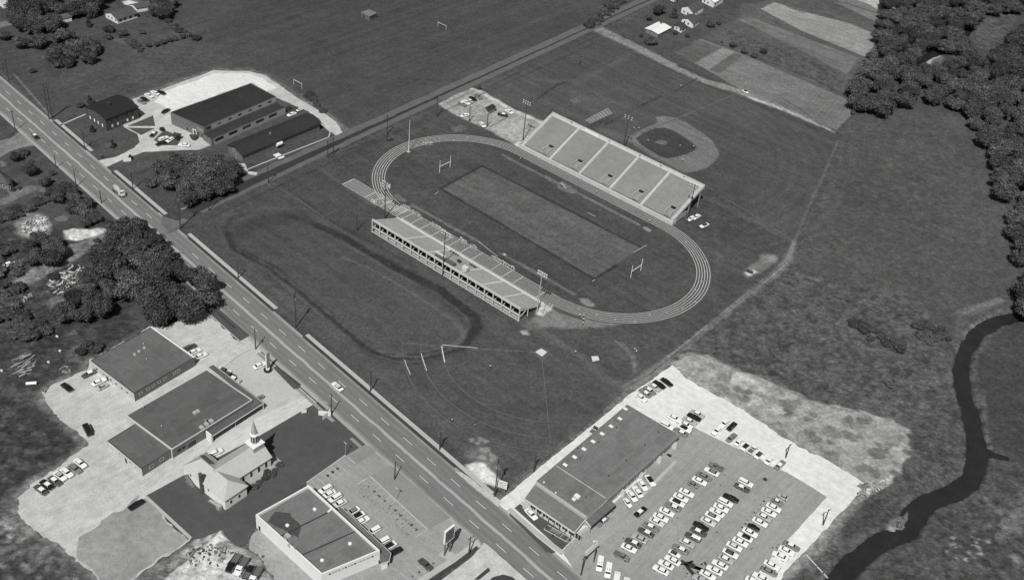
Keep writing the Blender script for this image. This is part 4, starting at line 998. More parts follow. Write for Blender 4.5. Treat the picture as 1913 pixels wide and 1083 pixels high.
LP = [lowP[0], lowP[1], b5.P[1] + Vector((-1.2, 0, 0)) + Vector((0, -.05, 0)), b5.P[0] + Vector((.9, -.05, 0))] if True else [lowP[0], lowP[1], b5.P[1] + Vector((0, -.05, 0)), b5.P[0] + Vector((0, -.05, 0))]
b5l = Bld('glazed_front_wing', LP, 3.55, 'low front wing of the showroom behind the small lawn', 'showroom wing', wall=wall_l, roof=felt('front_felt', 128, .08), coping=trim_l, parapet=.15, copw=.25, over=1.2)
m_ = MB(); m_.bar(tuple(b5.P[0] + Vector((.2, -.5, SH - .45))), tuple(b5.P[1] + Vector((-.2, -.5, SH - .45))), .9, .8); m_.build('pale_step', mat('pale_step_concrete', L(188), .85, noise=((1,.9,1.05),)), b5.root)
b5l.openings(0, [2.2 + k * 2.55 for k in range(8)], .4, 2.9, 2.2, 'shop_window', frame_w, mull=1); b5l.openings(1, [1.5, 4.2, 6.8], .4, 2.9, 2.2, 'shop_window', frame_w, mull=1)
m_ = MB()
for k in range(9):
    p, d, n = b5l.on(0, .3 + k * 2.2, 0, .95); m_ = MB(); m_.box(p.x - .08, p.y - .08, 0, p.x + .08, p.y + .08, 3.2); m_.build('eave_post', trim_d, b5l.root)
# side canopy of the showroom
cq = [G(1094, 971.5, 3.9), G(1104, 983.5, 3.9), G(1150.5, 943, 3.9), G(1139, 932, 3.9)]
m_ = MB(); m_.prism([(p.x, p.y) for p in cq], 3.6, 3.9, bottom=True); m_.build('canopy', tone('side_canopy', 112), b5.root)
m_ = MB(); m_.bar(cq[0] + Vector((0, -.1, -.1)), cq[1] + Vector((0, -.1, -.1)), .16, .5); m_.build('canopy_edge', wall_w, b5.root)
m_ = MB(); m_.bar(cq[1] + Vector((.1, 0, -.2)), cq[2] + Vector((.1, 0, -.2)), .14, .6); m_.build('canopy_fascia', gutter_shade, b5.root)
m_ = MB()
for t in (.05, .5, .95): p = cq[1].lerp(cq[2], t); m_ = MB(); m_.cyl((p.x - .3, p.y, 0), (p.x - .3, p.y, 3.6), .08, n=6); m_.build('canopy_post', steel, b5.root)

# school blocks, upper left
tar_k = tone('black_tar_roof', 56, amt=.16); tar_k2 = tone('black_tar_roof_low', 62, amt=.16)
b6 = Bld('brick_hall', [G(318.6, 210.5, 6.2), G(380.5, 238.6, 6.2), G(515.9, 181.4, 6.2), G(468.8, 156.5, 6.2)], 6.2, 'long brick hall with a black flat roof and a band of high windows', 'hall', wall=brick_m, roof=tar_k, coping=tone('hall_coping', 96), parapet=.25, copw=.3)
e1 = (b6.P[2] - b6.P[1]).length
m_ = MB(); p, d, n = b6.on(1, .1, 0); q = b6.on(1, e1 - .1, 0)[0]; c = [p + n * .02, q + n * .02, q + n * .001, p + n * .001]; m_.prism([(x.x, x.y) for x in c], 3.6, 6.2); m_.build('pale_upper_wall', mat('pale_upper_wall', L(178), .85, noise=((.5,.9,1.08),(3,.93,1.05))), b6.root)
b6.openings(1, [2.8 + k * 6.3 for k in range(7)], 4.6, 5.5, 2.1, fr=trim_d); b6.openings(0, [15.2], 0, 3.0, 2.4, 'door', frame_w, glassd, fw=.5); b6.openings(0, [4, 6, 8, 10, 12], 3.2, 4.4, .9, fr=frame_g); b6.openings(0, [17.5, 18.9, 20.2], 3.6, 4.8, .7, fr=frame_w); b6.openings(0, [17.5, 20.2, 10.5], 1.0, 2.2, .8, fr=trim_d)
lq = [b6.P[1] + Vector((.04, -.9, 0)), b6.P[1] + Vector((7.1, -1.2, 0)), b6.P[2] + Vector((7.0, -.2, 0)), b6.P[2] + Vector((.04, -.1, 0))]
b6l = Bld('brick_side_wing', lq, 3.3, 'low wing along the side of the long brick hall', 'hall wing', wall=brick_m, roof=tar_k2, coping=tone('hall_coping', 96), parapet=.15, copw=.25)
m_ = MB(); p, d, n = b6l.on(1, 1.2, 0); q = b6l.on(1, 1.0, 0)[0]; c = [p + n * .02, q + n * .02, q + n * .001, p + n * .001]; m_.prism([(x.x, x.y) for x in c], .01, 3.25); m_.build('pale_wall', MATS['pale_upper_wall'], b6l.root)
b6l.openings(1, [4.5 + k * 8.3 for k in range(5)], 1.5, 2.9, 5.0, fr=trim_d, mull=3)
m_ = MB(); q = b6.P[2]; m_.prism([(q.x + .1, q.y + .1), (q.x + 6, q.y + .1), (q.x + 6, q.y + 4), (q.x + .1, q.y + 4)], 0, 2.8); m_.build('back_entry', brick_d, b6l.root)
b7 = Bld('long_brick_block', [(-130.2, -65.0), (-118.9, -65.8), (-119.4, -19.6), (-130.6, -19.0)], 3.9, 'long low brick block with dark gabled roof beside the side road', 'brick block', wall=brick_m, flat=False)
gable(b7, b7.P, 4.0, 6.0, 1, .6, tone('dark_roof_long', 58, amt=.12), gablewall=brick_m)
b7.openings(1, [3 + k * 3.1 for k in range(14)], 1.3, 2.2, .9, fr=frame_g); b7.openings(1, [21.0], 0, 2.3, 1.2, 'door', trim_d); b7.openings(0, [4.2], 2.6, 3.8, .9, fr=frame_w); b7.openings(0, [6.2], 0, 2.2, 1.1, 'door', frame_w)
m_ = MB(); p, d, n = b7.on(1, 21.0, 0); m_.cyl((p.x + .3, p.y - 1.6, 2.2), (p.x + .3, p.y + 1.6, 2.2), .9, n=12); m_.build('entrance_hood', frame_w, b7.root)
m_ = MB(); p = G(505, 251, 5.5); m_.cyl((p.x, p.y, 4.6), (p.x, p.y, 6.4), .7, .6, n=10); m_.build('roof_vent', steel, b7.root)
b8 = Bld('brick_schoolhouse', [G(159.3, 199.4, 6.3), G(196.7, 223, 6.3), G(257.6, 199.4, 6.3), G(218.8, 177.3, 6.3)], 6.3, 'two storey dark brick schoolhouse with low hipped roof and white windows', 'schoolhouse', wall=brick_d, flat=False)
gable(b8, b8.P, 6.3, 7.9, 1, .35, tone('dark_roof_school', 50, amt=.12), gablewall=brick_d)
m_ = MB(); p = G(204, 195, 8); m_.box(p.x - .7, p.y - .7, 6.6, p.x + .7, p.y + .7, 8.9); m_.build('chimney', tone('stack', 70), b8.root)
pane_w = mat('white_pane', .75, .5)  # even white panes for the ground floor windows
b8.openings(0, [3, 6.4, 9.4, 12.8], .9, 2.8, 1.3, fr=trim_d, gl=pane_w); b8.openings(0, [3, 6.4, 9.4, 12.8], 3.9, 5.4, 1.2, fr=frame_g)
b8.openings(1, [3.2, 6.2, 11.5, 14.6], .9, 2.6, 1.3, fr=trim_d, gl=pane_w); b8.openings(1, [8.8], 0, 2.4, 1.6, 'door', frame_g); b8.openings(1, [3.2, 6.2, 9, 11.5, 14.6], 3.9, 5.3, 1.1, fr=trim_d)

# houses
roofg = tone('grey_shingles', 88, amt=.1); roofd = tone('dark_shingles', 76, amt=.12)
h1 = Bld('ranch_house', quad([(198,33),(220,45.3),(257,33.5)], 0), 2.8, 'white ranch house with grey gabled roof and porch beyond the tree row', 'house', wall=wall_w, flat=False)
gable(h1, h1.P, 2.8, 4.9, 1, .5, roofg, gablewall=wall_w); h1.openings(0, [3, 6, 9.5], 1.0, 2.2, 1.0, fr=trim_d); h1.openings(1, [2, 5, 8.5, 12], .9, 2.2, 1.4, fr=trim_d)
WG = [(p.x, p.y) for p in quad([(243,17.5),(256,24),(278,20)], 0)]
h1b = MB(); h1b.prism(WG, 0, 2.7); h1b.build('garage_wing', wall_w, h1.root)
nb = _N(); nb.root = h1.root; nb.h = 2.7; gable(nb, WG, 2.7, 4.2, 1, .4, roofg, 'wing_roof', gablewall=wall_w)
hut = Bld('block_hut', [(-205.0, 87.0), (-198.3, 87.1), (-199.0, 93.4), (-205.5, 93.4)], 3.0, 'small square block hut standing alone in the big grass field', 'hut', wall=tone('hut_block', 108), roof=tone('hut_roof', 128), coping=tone('hut_roof', 128), parapet=.05, copw=.1, over=.2)
hut.openings(0, [2.0], 0, 2.1, 1.0, 'door', trim_d); hut.openings(1, [2.2, 4.4], 1.1, 2.1, .8, fr=trim_d)
f1 = Bld('white_roof_house', [G(1206.5, 53, 3), G(1230, 63, 3), G(1253, 51, 3), G(1230, 41.5, 3)], 2.9, 'house with a bright white low roof and dark walls at the track corner', 'house', wall=brick_m, flat=False)
gable(f1, f1.P, 2.9, 3.5, 1, .5, wall_w, gablewall=brick_m); f1.openings(0, [2, 5, 8], .9, 2.1, 1.2); f1.openings(1, [3, 7, 11], .9, 2.1, 1.4)
m_ = MB(); p = G(1235, 44, 3.5); m_.box(p.x - .4, p.y - .4, 2.9, p.x + .4, p.y + .4, 4.4); m_.build('chimney', brick_d, f1.root)
def house(name, P, h, zr, label, axis=1, rf=None):
    b = Bld(name, P, h, label, 'house', wall=wall_w, flat=False); gable(b, b.P, h, zr, axis, .35, rf or roofg, gablewall=wall_w)
    b.openings(0, [2.2, 5.2], .9, 2.1, 1.0, fr=trim_d); b.openings(1, [2.5, 6.0], .9, 2.1, 1.1, fr=trim_d); return b
house('gabled_house', [(-90.2, 251.0), (-81.4, 250.2), (-82.3, 264.1), (-91.0, 264.9)], 3.6, 6.0, 'white gabled house with grey roof and white porch rails, second from the road')
house('small_gabled_house', [(-80.8, 237.4), (-71.9, 236.3), (-73.2, 245.1), (-82.0, 246.0)], 3.0, 4.8, 'small white gabled house in front of the taller gabled house')
house('garden_shed', [(-78.6, 225.8), (-72.3, 224.6), (-73.3, 231.4), (-79.4, 232.2)], 2.3, 3.4, 'little white shed with dark roof beside the white-roofed house', rf=roofd)
house('white_top_house', [(-91.5, 277.0), (-81.7, 275.3), (-82.5, 288.3), (-92.0, 289.5)], 3.4, 5.4, 'white house cut by the top edge of the photo behind the hedge', rf=wall_w)
house('garage', [(-106, 262.0), (-103, 262.0), (-103, 264.6), (-106, 264.6)], 1.8, 2.4, 'tiny white outbuilding among the trees near the road', rf=wall_w)
h5 = Bld('corner_house', [G(-14, 338, 3), G(14, 344, 3), G(22, 338, 3), G(0, 318, 3)], 3.0, 'grey roofed house at the left edge beside the round flower bed', 'house', wall=brick_m, flat=False)
gable(h5, h5.P, 3.0, 4.8, 0, .5, tone('corner_roof', 92), hip=2.5); h5.openings(0, [2, 5, 7.5], .8, 2.2, 1.2)
m_ = MB(); p = G(22.5, 352); m_.box(p.x - .4, p.y - .4, 0, p.x + .4, p.y + .4, 5.2); m_.build('chimney', brick_d, h5.root)
for (u, v, sx_, sy_, nm, lb, rt) in ((56, 14, 6, 5, 'tree_house_cottage', 'cottage half hidden by the big trees at the top left corner', 150), (12, 8, 9, 7, 'left_edge_cottage', 'pale roofed cottage at the very top left corner', 190), (122, 38, 5, 4.5, 'garden_shed', 'small shed with a pale front under the big trees', 100)):
    p = G(u, v); b = Bld(nm if nm != 'left_edge_cottage' else 'edge_cottage', [(p.x - sx_ / 2, p.y - sy_ / 2), (p.x + sx_ / 2, p.y - sy_ / 2 - .6), (p.x + sx_ / 2 + .5, p.y + sy_ / 2), (p.x - sx_ / 2, p.y + sy_ / 2 + .6)], 2.5, lb, 'cottage', wall=wall_w, flat=False)
    gable(b, b.P, 2.5, 3.9, 1, .3, tone('cottage_roof_%d' % rt, rt), gablewall=wall_w); b.openings(0, [2.0], .6, 1.9, 1.0, fr=trim_d)

# ------------------------------------------------------------------ the big grandstand
cs = mat('stand_concrete', L(200), .9, noise=((.1, .93, 1.07, 4), (.6, .88, 1.12, 4), (3, .9, 1.1)))
seat = mat('bench_planks', L(196), .85, noise=((.08, .86, 1.1, 4), (.5, .84, 1.12, 4), (4, .9, 1.1)))
riser = mat('tread_boards', L(138), .9, noise=((.3, .88, 1.12), (2, .9, 1.1)))  # one tone for treads and risers, darker than the benches
gs = thing('grandstand', (0, 54, 0), 'long concrete grandstand of bench rows in five blocks facing the far straight', 'grandstand')
x0, x1 = -45.6, 43.6; y0, y1 = 44.6, 64.6; z0, z1 = 1.5, 10.4; NR = 30
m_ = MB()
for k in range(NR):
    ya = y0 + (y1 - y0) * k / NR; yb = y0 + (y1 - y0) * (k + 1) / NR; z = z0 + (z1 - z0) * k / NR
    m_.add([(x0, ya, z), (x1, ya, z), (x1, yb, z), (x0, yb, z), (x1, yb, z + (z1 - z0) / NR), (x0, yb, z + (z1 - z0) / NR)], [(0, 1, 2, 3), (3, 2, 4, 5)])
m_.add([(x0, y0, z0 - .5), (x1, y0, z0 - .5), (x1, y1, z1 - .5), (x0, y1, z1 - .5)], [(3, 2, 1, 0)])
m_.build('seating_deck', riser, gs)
aisles = [x0 + (x1 - x0) * t for t in (0.0, .2, .4, .6, .8, 1.0)]
for i in range(5):
    a, b = aisles[i] + (1.0 if i else .9), aisles[i + 1] - (1.0 if i < 4 else .9); m_ = MB()
    for k in range(NR):
        ya = y0 + (y1 - y0) * k / NR; z = z0 + (z1 - z0) * k / NR
        gaps = [(a, b)]
        if k < 8: gx0_, gx1_ = aisles[i + 1] - 6.0, aisles[i + 1] - 2.0; gaps = [(a, gx0_), (gx1_, b)]
        for g0, g1 in gaps: m_.box(g0, ya + .12, z + .3, g1, ya + .46, z + .36)
    m_.build('bench_block', seat, gs)
for i in range(6):
    m_ = MB(); w = .75; c = min(max(aisles[i], x0 + w), x1 - w); a = c - w * .95; b = c + w * .95
    n = 2 * NR
    for k in range(n):
        ya = y0 + (y1 - y0) * k / n; z = z0 + (z1 - z0) * k / n; m_.box(a, ya, z - .3, b, ya + (y1 - y0) / n, z + .2)
    m_.build('aisle_steps', cs, gs)
m_ = MB(); m_.box(x0 - .3, y1, 0 + z1 - 1.2, x1 + .3, y1 + 1.9, z1 - .1); m_.box(x0 - .3, y1 + 1.9, z1 - 1.2, x1 + .3, y1 + 2.15, z1 + .9); m_.build('back_walkway', cs, gs)
m_ = MB(); m_.box(x0 - .4, 42.9, .6, x1 + .8, y0, 1.15); m_.box(x0 - .4, 42.75, 0, x1 + .8, 42.95, 1.7); m_.box(x1 + .6, 42.9, 0, x1 + .85, y0 + 1, 1.9); m_.box(x0 - .6, 42.9, 0, x0 - .38, y0 + 1, 1.9); m_.build('front_walkway', cs, gs)
m_ = MB()
for k in range(150): m_.box(x0 + k * .595, 42.6, .02, x0 + k * .595 + .2, 42.74, 1.55)
m_.build('front_railing', mat('rail_stain', L(225), .8, noise=((.4, .6, 1.1, 4),)), gs)
for xx in (x0 - .22, x1 + .02):
    m_ = MB(); m_.add([(xx, y0, 0.9), (xx + .2, y0, 0.9), (xx + .2, y1 + 2, z1 - .9), (xx, y1 + 2, z1 - .9), (xx, y0, z0 + .9), (xx + .2, y0, z0 + .9), (xx + .2, y1 + 2, z1 + .8), (xx, y1 + 2, z1 + .8)], [(0, 1, 5, 4), (1, 2, 6, 5), (2, 3, 7, 6), (3, 0, 4, 7), (4, 5, 6, 7), (3, 2, 1, 0)]); m_.build('side_wall', cs, gs)
m_ = MB()
for i in range(12):
    x = x0 + .3 + (x1 - x0 - .6) * i / 11
    for y, z in ((50, 3.3), (57, 6.4), (65.2, 9.2)): m_.box(x - .2, y - .2, 0, x + .2, y + .2, z)
    m_.bar((x, 44.8, .8), (x, 65.2, 9.6), .35, .6)
m_.build('frame_columns', tone('frame_concrete', 160), gs)
m_ = MB(); m_.box(x1 - .1, 44.4, 0, x1 + .1, 55, 2.4); m_.box(x0 - .1, 44.4, 0, x0 + .1, 55, 2.2); m_.box(x0, 50.3, 0, x1, 50.5, 3.0); m_.build('under_wall', tone('under_wall', 170), gs)
for i in range(5):
    m_ = MB(); gx0_, gx1_ = aisles[i + 1] - 5.6, aisles[i + 1] - 2.4; y_e = y0 + (y1 - y0) * 8 / NR; ze = z0 + (z1 - z0) * 8 / NR
    m_.box(gx0_, y0, 1.9, gx0_ + .22, y_e, ze + .5) ; m_.box(gx1_ - .22, y0, 1.9, gx1_, y_e, ze + .5); m_.build('vomitory_wall', cs, gs)
    m_ = MB(); m_.box(gx0_ + .24, y_e - .5, 2.6, gx1_ - .24, y_e + .1, ze + .62); m_.build('tunnel_mouth_shade', gutter_shade, gs)  # dark block stands in for the shade inside the tunnel opening
    m_ = MB(); m_.bar((gx0_ + 1.6, y0 + .2, 1.95), (gx0_ + 1.6, y_e - .6, ze - .1), 2.6, .1); m_.build('ramp', riser, gs)
m_ = MB()
for k in range(6):
    x = [-33, -9, 2, 13, 24, 35][k]
m_.box(-24.5, y1 + 1.0, z1 - .05, -16.5, y1 + 1.15, z1 + .9)
for k in range(12): m_.box(-24.5 + k * .7, y1 + .9, z1 - .1, -24.3 + k * .7, y1 + 1.3, z1 + 1.5)
m_.build('rail_posts', wall_w, gs)
# small grandstand
ss = thing('small_grandstand', (1, -52, 0), 'open-backed concrete grandstand of eighteen bays beside the sprint straight', 'grandstand')
X0, X1 = -39.6, 42.2; YB = -60.2; YF = -46.4; HB = 6.6
pale = mat('frame_pale', L(215), .85, noise=((.4, .88, 1.06), (3, .9, 1.05)))
deckm = mat('deck_boards', L(170), .9, noise=((.08, .92, 1.08, 4), (.8, .86, 1.12, 4), (4, .88, 1.12)))
m_ = MB(); NS = 14
for k in range(NS):
    ya = YF + (YB - YF) * k / NS; yb = YF + (YB - YF) * (k + 1) / NS; z = 1.1 + (HB - 1.5) * k / NS; zn_ = 1.1 + (HB - 1.5) * (k + 1) / NS
    m_.add([(X0, yb, z), (X1, yb, z), (X1, ya, z), (X0, ya, z), (X0, yb, zn_), (X1, yb, zn_)], [(0, 1, 2, 3), (4, 5, 1, 0)])
m_.add([(X0, YF, .8), (X1, YF, .8), (X1, YB, HB - .9), (X0, YB, HB - .9)], [(0, 1, 2, 3)])
m_.build('seating_deck', deckm, ss)
m_ = MB()
for k in range(NS): ya = YF + (YB - YF) * k / NS; z = 1.1 + (HB - 1.5) * k / NS; m_.box(X0 + .3, ya - .5, z + .26, X1 - .3, ya - .22, z + .3)
m_.build('bench_rows', deckm, ss)
m_ = MB(); m_.box(X0 - .2, YF - .1, 0, X1 + 1.2, YF + .9, 1.15); m_.box(X0 + 2, YF + .7, 0, X1 + .4, YF + .95, 1.6); m_.build('front_walk', pale, ss)
m_ = MB(); m_.box(X0 - .2, YB - .35, HB - .9, X1 + .2, YB, HB); m_.build('top_beam', pale, ss)
for k in range(19):
    x = X0 + (X1 - X0) * k / 18; m_ = MB(); m_.box(x - .2, YB - .42, 0, x + .2, YB - .02, HB - .9); m_.build('column', pale, ss)
m_ = MB()
for k in range(19):
    x = X0 + (X1 - X0) * k / 18; m_.bar((x, YB - .1, HB - 1.4), (x, YF + .2, .7), .3, .4); m_.bar((x, YB - .1, 1.9), (x, YB + 3.6, HB - 3.2), .22, .25)
    m_.box(x - .15, -55.3, 0, x + .15, -55.0, 4.0)
m_.build('rakers', pale, ss)
m_ = MB(); m_.box(X0, YB - .3, 2.55, X1, YB - .05, 2.85); m_.build('mid_beam', pale, ss)
m_ = MB(); m_.box(X0 + .3, -59.3, 0, X1 - .3, -59.1, 2.15); m_.box(X0, YB - .2, 0, X1, YB - .05, .5); m_.build('low_wall', pale, ss)
m_ = MB(); m_.box(X0 + .1, -52.1, 0, X1 - .1, -51.9, 3.0); m_.build('inner_wall', trim_d, ss)
for x in (-20.5, -7.5, 10.5, 22, 33):
    m_ = MB(); n = 2 * NS
    for k in range(n): ya = YF + (YB - YF) * k / n; z = 1.1 + (HB - 1.5) * k / n; m_.box(x - .28, ya + (YB - YF) / n, z - .1, x + .28, ya, z + .33)
    m_.build('aisle_steps', pale, ss)
m_ = MB(); m_.box(-4.6, -59.2, HB - 1.1, 5.6, -57.2, HB - .1); m_.build('press_box', tone('press_roof', 98), ss)
m_ = MB(); m_.box(-5.4, -58.0, HB - .1, 0.6, -57.4, HB + .5); m_.box(8.8, -57.4, HB - 1.2, 11.2, -55.8, HB + .3); m_.build('camera_box', mat('pale_box', L(220), .8), ss)
m_ = MB(); m_.box(6.0, -49.5, 2.1, 9.5, -49.3, 3.1); m_.box(2.2, -53, 3.5, 3.8, -52, 4.4); m_.build('railing_group', trim_d, ss)

# ------------------------------------------------------------------ cars
paint = {}
def car_paint(t, v):
    if t not in paint: paint[t] = mat('paint_' + t, v, .32, spec=.5, coat=.4, noise=((.9, .96, 1.02),))
    return paint[t]
CP = {'white': .82, 'cream': .62, 'pale grey': .42, 'grey': .2, 'dark grey': .075, 'black': .014}
for k_, v_ in CP.items(): car_paint(k_.replace(' ', '_'), v_)
def cp(t): return paint[t.replace(' ', '_')]
glass = mat('car_glass', .012, .06, spec=.5); chrome = mat('chrome', .6, .2, metal=1.0); rubber = mat('tyre_rubber', .02, .8); bedm = mat('truck_bed', .12, .7)
PROTO = {}
def loft(mb, secs):
    "secs: x, half width, z bottom, z shoulder, z top, top half width"
    rings = []
    for x, w, zb, zs, zt, tw in secs:
        rings.append([(x, -w * .93, zb), (x, -w, zb + .2), (x, -w, zs), (x, -tw, zt), (x, tw, zt), (x, w, zs), (x, w, zb + .2), (x, w * .93, zb)])
    n = 8; vs = [p for r in rings for p in r]; fs = []
    for i in range(len(rings) - 1):
        for k in range(n): a, b = i * n + k, i * n + (k + 1) % n; fs.append((b, a, a + n, b + n))
    fs.append(tuple(range(n))); fs.append(tuple(reversed(range((len(rings) - 1) * n, len(rings) * n))))
    mb.add(vs, fs)
def wheels(root, xs, hw, r=.35):
    for x in xs:
        for s in (-1, 1):
            m = MB(); m.cyl((x, s * (hw - .2), r), (x, s * hw, r), r, n=12); w = m.build('wheel', rubber, root)
            m = MB(); m.cyl((x, s * hw, r), (x, s * (hw + .02), r), r * .5, n=10); m.build('hub_cap', chrome, w)
def bumpers(root, L_, hw, z=.48):
    for s in (-1, 1):
        m = MB(); x = s * (L_ / 2 - .02); m.bar((x, -hw, z), (x, hw, z), .14, .2); m.build('bumper', chrome, root)
def proto(kind):
    if kind in PROTO: return PROTO[kind]
    r = bpy.data.objects.new(kind, None); r.empty_display_size = .5; COL.objects.link(r); r.location = (0, 0, 0)
    m = MB()
    if kind in ('sedan', 'coupe', 'station_wagon'):
        L_ = 5.3 if kind != 'coupe' else 5.15; h = L_ / 2
        loft(m, [(-h + .06, .82, .42, .68, .78, .74), (-h + .25, .93, .34, .8, .92, .78), (-1.5, .97, .28, .84, .96, .8), (-.2, .98, .26, .86, .95, .82), (1.0, .98, .27, .85, .96, .8), (h - .5, .95, .32, .8, .9, .76), (h - .08, .86, .4, .66, .78, .72)])
        m.build('body', cp('white'), r, smooth=False)
        tail = {'sedan': (-1.75, -1.15), 'coupe': (-1.7, -.95), 'station_wagon': (-2.45, -2.3)}[kind]
        m = MB(); zb, zt = .9, 1.37
        m.add([(tail[0], -.82, zb), (1.1, -.82, zb), (1.1, .82, zb), (tail[0], .82, zb), (tail[1], -.66, zt), (.42, -.66, zt), (.42, .66, zt), (tail[1], .66, zt)], [(0,1,5,4),(1,2,6,5),(2,3,7,6),(3,0,4,7),(4,5,6,7)])
        m.build('cabin_glass', glass, r)
        m = MB(); a, b = tail[1] - .08, .52
        m.add([(a, -.70, zt - .03), (b, -.70, zt - .03), (b, .70, zt - .03), (a, .70, zt - .03), (a + .1, -.6, zt + .07), (b - .15, -.58, zt + .07), (b - .15, .58, zt + .07), (a + .1, .6, zt + .07)], [(3,2,1,0),(0,1,5,4),(1,2,6,5),(2,3,7,6),(3,0,4,7),(4,5,6,7)])
        for s in (-1, 1):
            for x0_, x1_ in ((.45, .98), (tail[1] - .02, tail[0] + .15)): m.bar((x0_, s * .67, zt), (x1_, s * .81, zb + .02), .06, .05)
            m.bar((-.35, s * .69, zt), (-.35, s * .82, zb), .07, .05)
        m.build('roof', cp('white'), r)
        for s in (-1, 1):
            m = MB(); m.cyl((h - .12, s * .62, .68), (h - .04, s * .62, .68), .11, n=8); m.build('headlight', chrome, r)
        bumpers(r, L_, .9); wheels(r, (-1.45, 1.6), .93)
    elif kind == 'small_car':
        loft(m, [(-2.0, .6, .4, .6, .7, .5), (-1.7, .74, .3, .75, .9, .6), (-.3, .78, .26, .8, .92, .64), (1.0, .78, .27, .78, .88, .62), (1.75, .7, .3, .66, .78, .52), (2.0, .6, .4, .56, .64, .45)])
        m.build('body', cp('white'), r); m = MB(); m.add([(-1.3, -.66, .86), (.75, -.66, .86), (.75, .66, .86), (-1.3, .66, .86), (-.8, -.52, 1.32), (.3, -.52, 1.32), (.3, .52, 1.32), (-.8, .52, 1.32)], [(0,1,5,4),(1,2,6,5),(2,3,7,6),(3,0,4,7),(4,5,6,7)]); m.build('cabin_glass', glass, r)
        m = MB(); m.box(-.85, -.54, 1.30, .36, .54, 1.38); m.build('roof', cp('white'), r); bumpers(r, 4.0, .65, .42); wheels(r, (-1.2, 1.25), .76, .31)
    elif kind == 'pickup_truck':
        loft(m, [(.2, .9, .4, .95, 1.0, .86), (1.2, .92, .36, .98, 1.05, .8), (2.2, .88, .38, .92, 1.0, .7), (2.5, .8, .45, .8, .85, .6)])
        m.box(-2.55, -.95, .5, .15, -.87, 1.02); m.box(-2.55, .87, .5, .15, .95, 1.02); m.box(-2.6, -.95, .5, -2.5, .95, 1.0); m.box(.05, -.9, .5, .2, .9, 1.05)
        m.build('body', cp('white'), r); m = MB(); m.box(-2.5, -.87, .55, .06, .87, .62); m.build('load_bed', bedm, r)
        m = MB(); m.add([(-.0, -.84, 1.0), (1.15, -.84, 1.0), (1.15, .84, 1.0), (-.0, .84, 1.0), (.05, -.7, 1.58), (.8, -.7, 1.58), (.8, .7, 1.58), (.05, .7, 1.58)], [(0,1,5,4),(1,2,6,5),(2,3,7,6),(3,0,4,7),(4,5,6,7)]); m.build('cabin_glass', glass, r)
        m = MB(); m.box(.0, -.72, 1.56, .86, .72, 1.66); m.build('roof', cp('white'), r); bumpers(r, 5.2, .88, .5); wheels(r, (-1.6, 1.75), .93, .38)
    elif kind == 'panel_van':
        loft(m, [(-2.45, .9, .4, 1.75, 1.95, .78), (-2.3, .96, .35, 1.85, 2.1, .82), (1.3, .96, .35, 1.85, 2.1, .82), (1.75, .94, .36, 1.3, 1.5, .8), (2.4, .9, .4, .95, 1.1, .76)])
        m.build('body', cp('white'), r); m = MB(); m.add([(1.42, -.8, 1.98), (1.42, .8, 1.98), (1.86, .8, 1.36), (1.86, -.8, 1.36)], [(0, 3, 2, 1)]); m.build('cabin_glass', glass, r)
        m = MB(); m.box(-2.25, -.76, 2.1, 1.2, .76, 2.16); m.build('roof', cp('white'), r)
        for x, y in ((.6, -.35), (.6, .35)):
            m = MB(); m.cyl((x, y, 2.16), (x, y, 2.3), .14, n=8); m.build('roof_vent', rubber, r)
        bumpers(r, 4.9, .86); wheels(r, (-1.4, 1.5), .92)
    elif kind == 'stake_truck':
        m.box(.9, -1.0, .6, 3.0, 1.0, 1.5); m.box(2.2, -.85, .9, 3.6, .85, 1.4); m.box(.95, -.9, 1.5, 2.15, .9, 2.25); m.build('body', cp('white'), r)
        m = MB(); m.box(2.16, -.75, 1.55, 2.2, .75, 2.1); m.box(1.1, -.93, 1.6, 2.0, .93, 2.1); m.build('cabin_glass', glass, r)
        m = MB(); m.box(-3.3, -1.1, .95, .75, 1.1, 1.1); m.box(-3.3, -1.1, 1.1, .75, -1.0, 1.6); m.box(-3.3, 1.0, 1.1, .75, 1.1, 1.6); m.box(.65, -1.1, 1.1, .75, 1.1, 2.1); m.build('load_bed', bedm, r)
        m = MB(); m.box(.95, -.88, 2.25, 2.1, .88, 2.32); m.build('roof', cp('white'), r); bumpers(r, 7.1, .95, .6); wheels(r, (-2.2, -1.4, 2.5), 1.02, .48)
    PROTO[kind] = r
    return r
USED = set()
def set_paint(o, body, roof):
    for ch in o.children:
        n = ch.name.split('.')[0]
        if n in ('body', 'roof'):
            ch.material_slots[0].link = 'OBJECT'; ch.material_slots[0].material = cp(body if n == 'body' else roof)
SEEN = {}
def car(c, d, label, body='white', roof=None, kind='sedan', group=None, z=.06, cat=None):
    "c: pixel of the car's middle, d: pixel direction of its nose"
    src = proto(kind)
    o = src if kind not in USED else copy_tree(src)
    if kind not in USED: USED.add(kind)
    p = G(c[0], c[1], .75 + z); q = G(c[0] + d[0], c[1] + d[1], .75 + z)
    o.location = (p.x, p.y, z + .02); o.rotation_euler = (0, 0, math.atan2(q.y - p.y, q.x - p.x) + R(rnd.uniform(-1.5, 1.5)))
    roof = roof or body
    set_paint(o, body, roof)
    kn = {'sedan': 'sedan', 'coupe': 'coupe', 'station_wagon': 'station wagon', 'small_car': 'small car', 'pickup_truck': 'pickup truck', 'panel_van': 'panel van', 'stake_truck': 'flatbed truck'}[kind]
    ds = body + ' ' + kn + (' with %s roof' % roof if roof != body else '')
    tag(o, ds + ' ' + label, cat or {'pickup_truck': 'pickup', 'panel_van': 'van', 'stake_truck': 'truck'}.get(kind, 'car'), group)
    return o
